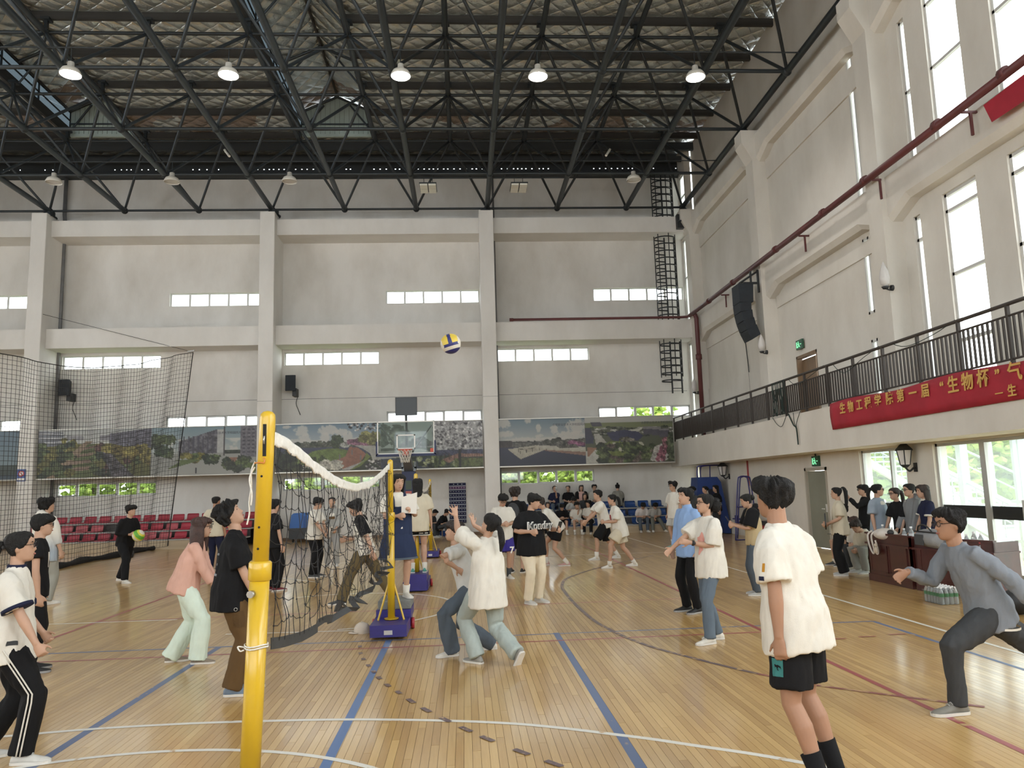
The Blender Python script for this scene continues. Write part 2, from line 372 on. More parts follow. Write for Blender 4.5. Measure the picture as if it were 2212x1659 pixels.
def strip(name, pts, wd, m):
    """flat painted line of width wd along floor points"""
    LZ[0] += 0.00012; z = LZ[0]; pts = [Vector((p[0], p[1], 0)) for p in pts]; v = []; f = []
    for i, p in enumerate(pts):
        t = (pts[min(i+1, len(pts)-1)]-pts[max(i-1, 0)]).normalized(); n = Vector((-t.y, t.x, 0))
        v += [(*(p+n*wd/2).xy, z), (*(p-n*wd/2).xy, z)]
    for i in range(len(pts)-1): f.append((2*i, 2*i+1, 2*i+3, 2*i+2))
    return mk(name, v, [tuple(reversed(q)) for q in f], m, floor)
def arc(cx, cy, r, a0, a1, n=40): return [(cx+r*math.cos(math.radians(a0+(a1-a0)*i/n)), cy+r*math.sin(math.radians(a0+(a1-a0)*i/n))) for i in range(n+1)]
def smooth_pts(P, n=8):
    out = []
    for i in range(len(P)-1):
        p0, p1, p2, p3 = [np.array(P[max(0, min(len(P)-1, k))], float) for k in (i-1, i, i+1, i+2)]
        for j in range(n):
            t = j/n; out.append(tuple(0.5*((2*p1)+(-p0+p2)*t+(2*p0-5*p1+4*p2-p3)*t*t+(-p0+3*p1-3*p2+p3)*t**3)))
    out.append(tuple(P[-1])); return out
for x in (-2.92, -0.94, 1.06): strip('court_line', [(x, 3.4), (x, 9.6)], 0.072, P_BLUEL if x == -0.94 else P_BLUE)
strip('court_line', [(-12, 9.68), (4.97, 9.5)], 0.05, P_BLUE)
strip('court_line', [(4.97, 9.5), (4.99, 3.0)], 0.055, P_BLUE)
strip('court_line', [(-12, 9.14), (3.46, 9.12)], 0.05, P_RED)
strip('court_line', [(-5.35, 11.9), (3.46, 11.95)], 0.045, P_RED)
strip('court_line', [(3.47, 24.0), (3.46, 9.0), (3.51, 3.2)], 0.055, P_RED)
strip('court_line', [(-5.38, 22.0), (-5.36, 10.0)], 0.055, P_RED)
strip('court_line', [(5.39, 26), (5.41, 3.0)], 0.05, P_WHITE)
strip('court_line', smooth_pts([(-6.5, 5.4), (-4.5, 6.15), (-3.29, 6.39), (-2.56, 6.46), (-1.79, 6.45), (-0.77, 6.34), (0.29, 6.07), (1.09, 5.65), (1.5, 5.38), (2.0, 5.02), (2.9, 4.2)]), 0.055, P_WHITE)
strip('court_line', arc(-2.1, 3.55, 2.26, 15, 175), 0.05, P_WHITE)
strip('court_line', arc(-2.0, 12.2, 1.8, -80, 120), 0.055, P_WHITE)
strip('court_line', [(-3.1, 10.42), (-1.3, 10.3)], 0.05, P_WHITE)
strip('court_line', [(-9, 11.9), (-4.2, 11.8)], 0.05, P_WHITE)
strip('court_line', smooth_pts([(4.6, 19.2), (3.07, 17.17), (2.05, 15.4), (1.72, 14.23), (1.62, 12.84), (1.63, 10.74), (1.74, 9.6), (1.96, 8.63), (2.35, 7.75), (2.64, 7.2)]), 0.055, P_GREYT)
strip('court_line', smooth_pts([(2.64, 7.2), (2.95, 6.75), (3.21, 6.5), (3.41, 6.32), (3.9, 5.9)]), 0.05, P_REDW)
strip('court_line', [(5.39, 20), (-9, 20.2)], 0.05, P_WHITE)
strip('court_line', [(-7.5, 21), (-3.0, 16.0)], 0.05, P_WHITE)
dash = [(-1.02, 10.75), (-1.13, 10.4), (-1.2, 10.05), (-1.26, 9.58), (-1.24, 9.25), (-1.18, 8.86), (-1.11, 8.56), (-1.02, 8.24), (-0.93, 7.95), (-0.85, 7.69), (-0.74, 7.39), (-0.62, 7.12), (-0.49, 6.82), (-0.35, 6.53), (-0.19, 6.24), (-0.03, 5.97), (0.12, 5.73), (0.34, 5.42), (0.53, 5.17)]
for i, (x, y) in enumerate(dash):
    a = dash[max(0, i-1)]; b = dash[min(len(dash)-1, i+1)]; t = Vector((b[0]-a[0], b[1]-a[1], 0)).normalized()
    L = 0.055 if y > 6.9 else 0.075
    strip('line_dash', [(x-t.x*L, y-t.y*L), (x+t.x*L, y+t.y*L)], 0.045, P_DASH)
for x, y in ((4.05, 8.55), (4.42, 8.6), (4.8, 8.66)): strip('line_dash', [(x-.1, y), (x+.1, y)], 0.03, P_RED)
for k in range(14): strip('line_dash', [(-9.6+k*.36, 14.2+.22*k), (-9.42+k*.36, 14.31+.22*k)], 0.03, P_DASH)

# ---------------------------------------------------------------- back wall with pillars, beams, small windows
PC = (-24.15, -15.75, -7.33, 1.03); PCW = 0.28
wins = []
for p in PC:
    wins += [(p+.36, p+4.06, 6.76, 7.28), (p+4.33, p+8.06, 9.19, 9.72), (p+4.33, p+8.06, 4.39, 4.86), (p+.36, p+4.06, 1.89, 2.40)]
wins = [w_ for w_ in wins if w_[1] > -19.5]
wb = wall_holes('Y', XL, XR, 0, ZW, YF, YF+.26, wins).build('wall_back', M_WALL); tag(wb, 'tall off-white plastered end wall of the hall', kind='structure')
box('wall_groove', XL, 9.0, YF-.006, YF, 5.42, 5.435, M_PIPEG, wb); box('wall_groove', XL, 9.0, YF-.006, YF, 13.1, 13.115, M_WALL2, wb)
for i, (a, b, z0, z1) in enumerate(wins):
    t = thing('window_%d' % (i+1), (a, YF+.12, z0), 'narrow five-pane strip window high in the end wall', kind='structure')
    g = G(); y0, y1 = YF+.10, YF+.16
    g.box(a, b, y0, y1, z0, z0+.035); g.box(a, b, y0, y1, z1-.035, z1)
    for k in range(6):
        x = a+(b-a)*k/5; wdt = .075 if 0 < k < 5 else .09
        g.box(max(a, x-wdt/2), min(b, x+wdt/2), y0, y1, z0+.035, z1-.035)
    g.build('frame', M_ALU, t)
    low = z0 < 6
    for k in range(5):
        xa = a+(b-a)*k/5+.025; xb = a+(b-a)*(k+1)/5-.025
        if low and k in (0, 2, 4) :
            gg = G(); d = .0
            for (u0, u1, h0, h1) in ((xa, xb, z0+.035, z0+.07), (xa, xb, z1-.07, z1-.035), (xa, xa+.035, z0+.035, z1-.035), (xb-.035, xb, z0+.035, z1-.035)):
                gg.box(u0, u1, y0-.03, y0+.02, h0, h1)
            sash = gg.build('sash', M_ALU, t); sash.location = (0, 0, 0)
        box('pane', xa, xb, YF+.128, YF+.134, z0+.035, z1-.035, M_GLASS, t)
for i, p in enumerate(PC[1:]):
    g = G().box(p-PCW, p+PCW, 28.85, YF, 0, 12.52); o = g.build('pillar', M_BEAM); bevel(o, .02)
    tag(o, ['square white pillar behind the hanging net at far left', 'square white pillar behind the yellow foreground post', 'square white pillar right of the flying ball'][i], 'pillar', kind='structure')
    box('pillar_joint', p-PCW-.004, p+PCW+.004, 28.846, 28.85, 5.2, 5.21, M_PIPEG, o)
ends = list(PC)+[9.75]
for i in range(4):
    a, b = ends[i]+PCW, ends[i+1]-PCW
    for z0, z1, nm in ((11.7, 12.33, 'upper'), (7.39, 8.13, 'middle')):
        o = box('trim_%d' % (i*2+(1 if nm == 'upper' else 2)), a, b, 29.22, YF, z0, z1, M_BEAM); tag(o, '%s concrete beam between the white pillars' % nm, kind='structure')

# ---------------------------------------------------------------- right wall, columns, balcony
WX = 9.45; CFX = 9.02; CY = (29.12, 22.35, 15.6, 8.9, 2.1)
up = []; 
for yc in (13.45, 11.62, 9.75, 7.2, 5.4, 3.6, 1.0, -1.2, -3.4): up.append((yc-.5, yc+.5))
holes = [(a, b, 8.2, 12.1) for a, b in up]+[(a, b, 3.55, 7.2) for a, b in up]
holes += [(14.6, 14.85, 8.2, 11.4), (14.7, 14.95, 3.4, 7.1), (16.72, 17.0, 8.3, 12.0), (16.72, 17.0, 5.5, 7.3), (16.72, 17.0, 3.3, 4.9), (19.75, 21.05, 3.3, 5.2)]
wr = wall_holes('X', YN, 29.4, 3.2, 15.4, WX, WX+.14, holes)
q = wall_holes('X', 29.4, YF+.2, 0, 15.4, 9.14, 9.4, [(29.5, 30.2, 8.25, 11.6), (29.5, 30.2, 12.35, 14.3), (29.5, 30.2, 3.4, 7.3), (29.5, 30.2, 1.0, 2.45)]); wr.add((q.v, q.f))
low_holes = [(18.85, 20.1, 0, 2.05), (15.35, 17.2, .04, 2.36), (8.0, 14.4, 0.02, 2.36)]
q = wall_holes('X', YN, 29.4, 0, 2.4, 9.02, 9.3, low_holes); wr.add((q.v, q.f))
wro = wr.build('wall_right', M_WALL2); tag(wro, 'cream side wall with tall windows above the balcony', kind='structure')
for i, y in enumerate(CY):
    g = G().box(CFX, WX, y-.28, y+.28, 3.2, 12.5)
    # sloped corbel under the truss bearing
    v = [(CFX, y-.28, 12.5), (8.72, y-.28, 12.5), (8.72, y-.28, 12.1), (CFX, y-.28, 11.55)]
    v += [(a, y+.28, c) for a, b, c in v]; g.add((v, [(0, 1, 2, 3), (7, 6, 5, 4), (0, 4, 5, 1), (1, 5, 6, 2), (2, 6, 7, 3), (3, 7, 4, 0)]))
    o = g.build('wall_column', M_WALL2); tag(o, ['cream wall column in the far corner by the ladder', 'cream wall column carrying the black line speakers', 'cream wall column beside the tall windows', 'cream wall column beyond the tall windows', 'cream wall column nearest the camera'][i], 'column', kind='structure')
def hbeam(name, y0, y1, z0, z1, fx):
    """beam with chamfered underside and haunches at both ends"""
    g = G(); s = []
    for y, dz in ((y0, .45), (y0+.7, 0), (y1-.7, 0), (y1, .45)):
        s.append([(WX, y, z1), (fx, y, z1), (fx, y, z0+.12-dz*.6), (fx+.1, y, z0-dz*.6), (WX, y, z0-dz*.6)])
    g.add(gloft(s)); return g.build(name, M_WALL2)
n = 9
for i in range(4):
    for z0, z1 in ((11.75, 12.35), (7.42, 8.13)):
        o = hbeam('trim_%d' % n, CY[i+1]+.28, CY[i]-.28, z0, z1, 9.14); tag(o, 'cream horizontal beam along the side wall', kind='structure'); n += 1
# recessed wall panel edges
for a, b in ((16.0, 22.0), (22.7, 28.8)):
    box('wall_ledge', WX-.05, WX, a, b, 10.9, 11.5, M_WALL2, wro); box('wall_ledge', WX-.05, WX, a, b, 3.3, 5.3 if a > 20 else 3.4, M_WALL2, wro); box('wall_ledge', WX-.04, WX, a, b, 6.85, 7.2, M_WALL2, wro)
nw = len(wins)
def side_window(a, b, z0, z1, bars, m=M_GLASS, x=WX+.08, lab='tall narrow window in the side wall'):
    global nw
    nw += 1; t = thing('window_%d' % nw, (x, a, z0), lab, kind='structure'); g = G(); w_ = .06
    g.box(x-.03, x+.04, a, a+w_, z0, z1); g.box(x-.03, x+.04, b-w_, b, z0, z1); g.box(x-.03, x+.04, a, b, z0, z0+w_); g.box(x-.03, x+.04, a, b, z1-w_, z1)
    for z in bars: g.box(x-.03, x+.04, a, b, z-.03, z+.03)
    g.build('frame', M_ALU, t)
    zz = [z0]+list(bars)+[z1]
    for k in range(len(zz)-1): box('pane', x, x+.006, a+w_, b-w_, zz[k]+.03, zz[k+1]-.03, m, t)
for a, b in up: side_window(a, b, 8.2, 12.1, (8.62, 9.85, 11.2)); side_window(a, b, 3.55, 7.2, (4.3, 5.6, 6.85))
side_window(14.6, 14.85, 8.2, 11.4, (9.8,)); side_window(14.7, 14.95, 3.4, 7.1, (6.6,))
for z0, z1 in ((8.3, 12.0), (5.5, 7.3), (3.3, 4.9)): side_window(16.72, 17.0, z0, z1, (), M_FROST, x=WX+.03, lab='frosted slit window beside a wall column')
for z0, z1 in ((8.25, 11.6), (12.35, 14.3), (3.4, 7.3), (1.0, 2.45)): side_window(29.5, 30.2, z0, z1, ((z0+z1)/2+.1,) if z0 > 3 else (), M_FROST, 9.2, 'frosted slit window in the far corner')
# balcony
g = G().box(8.2, WX, YN, 30.3, 2.4, 3.28).box(8.2, 8.34, YN, 30.3, 3.28, 3.36)
bal = g.build('balcony', M_WALL2); tag(bal, 'long cream balcony slab along the side wall', 'balcony', kind='structure')
rail = thing('balcony_railing', (8.27, 10, 3.36), 'dark brown steel balustrade along the edge of the balcony', 'railing')
for z, r in ((4.3, .032), (4.12, .018), (3.46, .018)): cyl('rail', (8.27, 6.5, z), (8.27, 29.9, z), r, M_IRON, rail)
y = 29.85; k = 0; nb = 0
while y > 8.2:
    if k % 10 == 0: box('rail_post', 8.245, 8.295, y-.025, y+.025, 3.36, 4.3, M_IRON, rail)
    else:
        box('baluster', 8.255, 8.285, y-.015, y+.015, 3.46, 4.12, M_IRON, rail)
    y -= .118; k += 1
# ---------------------------------------------------------------- unseen walls behind and left of the camera, window openings assumed for light
lh = [(yc-.6, yc+.6, za, zb) for yc in np.arange(-3.5, 22.5, 2.2) for za, zb in ((3.4, 7.2), (8.2, 11.6))]
q = wall_holes('X', YN, YF, 0, 15.4, XL-.3, XL, lh); o = q.build('wall_left', M_WALL2); tag(o, 'cream side wall with assumed tall windows opposite the balcony', kind='structure')
q = wall_holes('Y', XL, XR+.2, 0, 15.4, YN-.3, YN, [(xc-1.2, xc+1.2, za, zb) for xc in np.arange(-20, 7, 4.0) for za, zb in ((2.5, 6.2), (7.5, 11))]); o = q.build('wall_rear', M_WALL); tag(o, 'rear wall of the hall', kind='structure')

# ---------------------------------------------------------------- roof: foil ceiling, purlins, monitors, eave
ZR = 15.45; MON = ((-5.95, -3.25), (-14.5, -11.95)); MY1 = 28.28
ceil = thing('ceiling', (-7, 20, ZR), 'silver quilted foil underside of the roof', kind='structure')
def sheet(name, x0, x1, y0, y1, za, zb, sag, m, parent, nx=2, ny=6):
    v = []; f = []
    for j in range(ny+1):
        t = j/ny
        for i in range(nx+1): v.append((x0+(x1-x0)*i/nx, y0+(y1-y0)*t, za+(zb-za)*i/nx-sag*math.sin(math.pi*t)))
    for j in range(ny):
        for i in range(nx): a = j*(nx+1)+i; f.append((a, a+nx+1, a+nx+2, a+1))
    return mk(name, v, f, m, parent, True)
PY = [28.28-1.86*k for k in range(0, 8)]
spans = [(XL, MON[1][0]), (MON[1][1], MON[0][0]), (MON[0][1], 1.0), (1.0, 5.2), (5.2, XR)]
for k in range(len(PY)-1):
    for x0, x1 in spans: sheet('foil_panel', x0, x1, PY[k+1], PY[k], ZR, ZR, -.0+.05, M_FOIL, ceil)
for x0, x1 in [(XL, -7.3), (-7.3, 1.0), (1.0, XR)]: sheet('foil_panel', x0, x1, PY[0], YF+.3, ZR, ZR, .0, M_FOIL, ceil)
g = G().box(XL, XR, YN, PY[-1], ZR, ZR+.05).build('foil_panel', M_FOIL, ceil)
for k, y in enumerate(PY):
    for x0, x1 in spans[:3]+[(1.0, XR)]: box('purlin', x0, x1, y-.05, y+.05, ZR-.27, ZR-.04, M_PURLIN, ceil)
box('eave_beam', XL, XR, 28.95, 29.1, ZR-.42, ZR-.1, M_FASCIA, ceil); box('eave_beam', XL, XR, 29.6, 29.7, ZR-.62, ZR-.4, M_FASCIA, ceil)
# eave sheet with a perforated slot that lets dots of sky through
g = G().box(XL, 9.4, YF-.02, YF+.02, 14.40, 14.80).box(XL, 9.4, YF-.02, YF+.02, 14.845, ZR)
x = XL; random.seed(11)
while x < 9.3:
    gap = random.random()
    x2 = x+random.choice((.2, .25, .32, .9, 1.4) if random.random() < .35 else (.12, .16, .2)); g.box(x, min(x2, 9.4), YF-.02, YF+.02, 14.80, 14.845); x = x2+.05
o = g.build('eave_sheet', M_FASCIA, ceil)
box('eave_beam', XL, 9.1, 29.95, 30.28, 14.42, 14.55, M_FASCIA, ceil)
for mi, (mx0, mx1) in enumerate(MON):
    t = thing('roof_monitor', ((mx0+mx1)/2, 22, ZR), ['raised roof light with pale gable end above the net', 'raised roof light with pale gable end at upper left'][mi], 'skylight', kind='structure')
    y0, y1 = PY[-1], MY1; xm = (mx0+mx1)/2; zt, zr = 16.25, 16.95
    for xs_ in (mx0, mx1):
        s = 1 if xs_ == mx0 else -1
        box('curb', xs_-.04, xs_+.04, y0, y1, ZR-.25, ZR+.12, M_PURLIN, t); box('curb', xs_-.03, xs_+.03, y0, y1, zt-.06, zt+.04, M_PURLIN, t); box('curb', xs_-.02, xs_+.02, y0, y1, 15.86, 15.9, M_PURLIN, t)
        for k in range(6): box('skylight_pane', xs_-.01, xs_+.01, y0+(y1-y0)*k/6+.03, y0+(y1-y0)*(k+1)/6-.03, ZR+.12, zt-.06, M_SKYP, t)
        for k in range(7): box('skylight_bar', xs_-.02, xs_+.02, y0+(y1-y0)*k/6-.03, y0+(y1-y0)*k/6+.03, ZR+.12, zt-.06, M_STEEL2, t)
    sheet('foil_slope', mx0, xm, y0, y1, zt+.04, zr, 0, M_FOIL, t, 6, 8); sheet('foil_slope', xm, mx1, y0, y1, zr, zt+.04, 0, M_FOIL, t, 6, 8)
    box('ridge_bar', xm-.03, xm+.03, y0, y1, zr-.09, zr-.02, M_PURLIN, t)
    for k in range(5):
        yy = y1-.05-3.4*k
        cyl('rafter', (mx0, yy, zt-.02), (xm, yy, zr-.1), .05, M_STEEL2, t); cyl('rafter', (xm, yy, zr-.1), (mx1, yy, zt-.02), .05, M_STEEL2, t)
        cyl('knee_brace', (mx0, yy, ZR-.05), (xm-.5, yy, zr-.45), .035, M_STEEL2, t); cyl('knee_brace', (mx1, yy, ZR-.05), (xm+.5, yy, zr-.45), .035, M_STEEL2, t)
    k = int((mx1-mx0)/.17)
    for i in range(k):
        xa = mx0+(mx1-mx0)*i/k; xb = mx0+(mx1-mx0)*(i+1)/k; za = zt+(zr-zt)*(1-abs((xa-xm)/(mx1-xm))); zb = zt+(zr-zt)*(1-abs((xb-xm)/(mx1-xm)))
        v = [(xa+.008, y1, ZR-.1), (xb-.008, y1, ZR-.1), (xb-.008, y1, zb), (xa+.008, y1, za)]; v += [(p[0], y1+.03, p[2]) for p in v]
        mk('gable_sheet', v, [(0, 1, 2, 3), (7, 6, 5, 4), (0, 4, 5, 1), (1, 5, 6, 2), (2, 6, 7, 3), (3, 7, 4, 0)], M_SHEET, t)
    v = [(mx0, y1+.035, ZR-.1), (mx1, y1+.035, ZR-.1), (mx1, y1+.035, zt), (xm, y1+.035, zr), (mx0, y1+.035, zt)]; v += [(p[0], y1+.06, p[2]) for p in v]; mk('gable_backing', v, [(0, 1, 2, 3, 4), (9, 8, 7, 6, 5)]+[(i, i+5, (i+1) % 5+5, (i+1) % 5) for i in range(5)], mat('gable_backing', (.30, .36, .34), .6), t)
    box('gable_rail', mx0, mx1, y1-.06, y1-.01, 15.72, 15.77, M_STEEL2, t)
    box('gable_flashing', mx0-.1, mx1+.1, y1-.05, y1+.06, ZR-.2, ZR-.1, M_SHEET, t)
# ---------------------------------------------------------------- space frame
sf = thing('space_frame', (-7, 20, 12.75), 'dark steel space frame of tubes under the foil ceiling', 'roof truss')
BXs = [-15.631+2.7883*i for i in range(-3, 9)]+[8.96]; BYs = [29.31-3.4014*j for j in range(6)]; ZB, ZT = 12.75, 14.77
TXs = [(BXs[i]+BXs[i+1])/2 for i in range(len(BXs)-1)]; TYs = [29.31-3.4014*(j+.5) for j in range(5)]
for j, y in enumerate(BYs):
    for i, x in enumerate(BXs):
        sph('node', (x, y, ZB), .13, M_STEEL, sf)
        if i+1 < len(BXs): cyl('cross_chord', (x, y, ZB), (BXs[i+1], y, ZB), .055 if j else .045, M_STEEL, sf)
        if j+1 < len(BYs): cyl('long_chord', (x, y, ZB), (x, BYs[j+1], ZB) , .095, M_STEEL2 if x < -3 else M_STEEL, sf)  # left-hand tubes get the lighter steel to imitate reflected light
for j, y in enumerate(TYs):
    for i, x in enumerate(TXs):
        sph('top_node', (x, y, ZT), .12, M_STEEL, sf); box('roof_post', x-.045, x+.045, y-.045, y+.045, ZT, ZR-.2, M_STEEL, sf); box('post_cap', x-.12, x+.12, y-.12, y+.12, ZR-.33, ZR-.26, M_STEEL, sf)
        if i+1 < len(TXs): cyl('top_cross_chord', (x, y, ZT), (TXs[i+1], y, ZT), .05, M_STEEL, sf)
        if j+1 < len(TYs): cyl('top_long_chord', (x, y, ZT), (x, TYs[j+1], ZT), .08, M_STEEL2 if x < -3 else M_STEEL, sf)
        for bx in (BXs[i], BXs[i+1]):
            for by in (BYs[j], BYs[j+1]): cyl('web_brace', (x, y, ZT), (bx, by, ZB), .046, M_STEEL2 if x < -3 else M_STEEL, sf)
for p in (-15.75, -7.33, 1.03): 
    g = G().add(glathe([(.12, 0), (.2, -.03), (.2, -.2), (.28, -.22), (.28, -.25)], (p+.12 if p < 0 else p, 29.31, ZB-.02), 12)); g.build('bearing', M_STEEL, sf)
for y in CY[:4]: G().add(glathe([(.1, 0), (.13, -.05), (.22, -.22), (.22, -.26)], (8.96, y+.1, ZB-.02), 12)).build('bearing', M_STEEL, sf)
for y, xa, xb in ((18.15, -12.0, 8.9), (24.78, -15.7, 8.9), (26.2, -3.0, 4.0)): cyl('lamp_rail', (xa, y, ZB-.03), (xb, y, ZB-.03), .018, M_STEEL, sf)
# ---------------------------------------------------------------- printed murals (vertex-coloured prints)
def vnoise(h, w, cells, seed):
    rs = np.random.RandomState(seed); gy, gx = max(2, int(cells*h/w)+2), cells+2
    a = rs.rand(gy+1, gx+1); y = np.linspace(0, gy-1.001, h); x = np.linspace(0, gx-1.001, w)
    yi, xi = y.astype(int), x.astype(int); fy, fx = (y-yi)[:, None], (x-xi)[None, :]; fy = fy*fy*(3-2*fy); fx = fx*fx*(3-2*fx)
    A = a[np.ix_(yi, xi)]; B = a[np.ix_(yi, xi+1)]; C_ = a[np.ix_(yi+1, xi)]; D = a[np.ix_(yi+1, xi+1)]
    return (A*(1-fx)+B*fx)*(1-fy)+(C_*(1-fx)+D*fx)*fy
class Paint:
    def __init__(s, w, h, seed=0):
        s.w, s.h = w, h; s.im = np.zeros((h, w, 3)); s.Y, s.X = np.mgrid[0:h, 0:w]; s.u = (s.X+.5)/w; s.v = (s.Y+.5)/h; s.seed = seed
        s.n1 = vnoise(h, w, 14, seed); s.n2 = vnoise(h, w, 40, seed+1); s.n3 = vnoise(h, w, 110, seed+2)
    def put(s, mask, c, var=0.0, grain=0.0):
        k = 1+var*(s.n2-.5)*2+grain*(s.n3-.5)*2
        c = np.array(c, float)/255; s.im[mask] = (c[None, :]*k[mask][:, None])
    def grad(s, v0, v1, c0, c1):
        m = (s.v >= v0) & (s.v <= v1); t = np.clip((s.v-v0)/(v1-v0), 0, 1)[..., None]; s.im[m] = ((np.array(c0)/255)*(1-t)+(np.array(c1)/255)*t)[m]
    def clouds(s, v0, v1, c, thr=.55, soft=.15):
        d = s.n1*.6+s.n2*.4; a = np.clip((d-thr)/soft, 0, 1)*((s.v >= v0) & (s.v <= v1)); a = a[..., None]; s.im = s.im*(1-a)+np.array(c)/255*a
    def poly(s, pts, c, var=.06, grain=.05):
        m = np.zeros((s.h, s.w), bool); n = len(pts)
        for i in range(n):
            x0, y0 = pts[i]; x1, y1 = pts[(i+1) % n]
            if y0 == y1: continue
            cnd = ((y0 <= s.v) & (s.v < y1)) | ((y1 <= s.v) & (s.v < y0)); m ^= cnd & (s.u < (x1-x0)*(s.v-y0)/(y1-y0)+x0)
        s.put(m, c, var, grain); return m
    def blob(s, cu, cv, ru, rv, c, rough=.5, var=.35, grain=.35):
        d = ((s.u-cu)/ru)**2+((s.v-cv)/rv)**2+rough*((s.n2-.5)+(s.n3-.5))*1.6
        s.put(d < 1, c, var, grain)
    def puff(s, cu, cv, ru, rv, c, a=.85):
        d = ((s.u-cu)/ru)**2+((s.v-cv)/rv)**2+.9*(s.n2-.5)+.5*(s.n3-.5); k = np.clip((1.1-d)/.5, 0, 1)[..., None]*a; s.im = s.im*(1-k)+np.array(c)/255*k
    def rect(s, a, b, c_, d, col, var=.05, grain=.05): s.put((s.u >= a) & (s.u <= b) & (s.v >= c_) & (s.v <= d), col, var, grain)
M_PRINT, nt, b = nodes_of('mural_print'); a_ = nt.nodes.new('ShaderNodeVertexColor'); a_.layer_name = 'Col'; nt.links.new(a_.outputs['Color'], b.inputs['Base Color']); b.inputs['Roughness'].default_value = 0.42
def print_panel(name, P, x0, x1, y, z0, z1, parent):
    h, w_ = P.h, P.w; xs = np.linspace(x0, x1, w_); zs = np.linspace(z1, z0, h)
    v = np.stack([np.tile(xs, h), np.full(w_*h, y), np.repeat(zs, w_)], 1)
    i = np.arange((h-1)*w_).reshape(h-1, w_)[:, :-1].ravel(); f = np.stack([i, i+w_, i+w_+1, i+1], 1)
    me = bpy.data.meshes.new(name); me.from_pydata(v.tolist(), [], f.tolist()); me.materials.append(M_PRINT)
    ca = me.color_attributes.new('Col', 'FLOAT_COLOR', 'POINT'); im = np.clip(P.im, 0, 1); im = (im*.84+im.mean(2, keepdims=True)*.16)*.88
    lin = np.where(im <= .04045, im/12.92, ((im+.055)/1.055)**2.4); rgba = np.concatenate([lin.reshape(-1, 3), np.ones((w_*h, 1))], 1)
    ca.data.foreach_set('color', rgba.astype(np.float32).ravel()); o = bpy.data.objects.new(name, me); link(o, parent)
    return o
GRN, DGR, OLV = (78, 92, 52), (48, 60, 42), (112, 108, 46)
def scene_avenue():
    P = Paint(150, 76, 3); P.grad(0, .3, (178, 182, 180), (190, 192, 186)); P.grad(.3, 1, OLV, (90, 92, 44))
    P.poly([(0, .02), (.22, .05), (.24, .32), (0, .36)], (112, 116, 126))
    for k in range(3): P.poly([(0, .06+.1*k), (.22, .08+.08*k), (.22, .1+.08*k), (0, .09+.1*k)], (190, 192, 196))
    P.poly([(.63, .1), (1, .0), (1, .5), (.63, .3)], (98, 96, 110), .2, .2)
    for k in range(6): P.poly([(.63, .12+.035*k), (1, .04+.075*k), (1, .055+.075*k), (.63, .125+.035*k)], (80, 80, 94))
    P.poly([(.25, .12), (.4, .14), (.4, .22), (.25, .22)], (140, 140, 144)); P.poly([(.54, .14), (.63, .12), (.63, .24), (.54, .24)], (128, 126, 134))
    P.poly([(.42, .25), (.48, .25), (.16, 1), (.04, 1)], (148, 124, 96)); P.poly([(.44, .3), (.5, .3), (.5, 1), (.2, 1)], (92, 104, 58))
    for k in range(4): P.poly([(.4-.06*k, .38+.14*k), (.5, .34+.14*k), (.5, .38+.15*k), (.38-.06*k, .44+.15*k)], (138, 112, 92))
    for i in range(26): P.blob(random.uniform(0, .3), random.uniform(.35, .95), .05, .09, random.choice((GRN, DGR, OLV, (70, 84, 46))))
    for i in range(12): P.blob(.27+random.uniform(-.06, .06), random.uniform(.22, .45), .03, .06, random.choice((DGR, GRN, OLV)))
    for i in range(22): P.blob(.5+.02*i*random.random()+random.uniform(-.03, .05), random.uniform(.3, 1), .04, .09, random.choice((DGR, GRN, (44, 52, 38), (80, 50, 44))))
    P.poly([(.56, .42), (.6, .42), (.86, 1), (.66, 1)], (78, 74, 80), .4, .4)
    for i in range(34): t = random.random(); P.blob(.6+.4*t, .36+.28*t*random.random()+.06, .045, .09, random.choice(((122, 108, 44), (104, 92, 40), (130, 120, 52), (88, 80, 38))))
    for k in range(6): P.rect(.66+.065*k, .668+.065*k, .5+.04*k, .8+.05*k, (60, 52, 36))
    return P
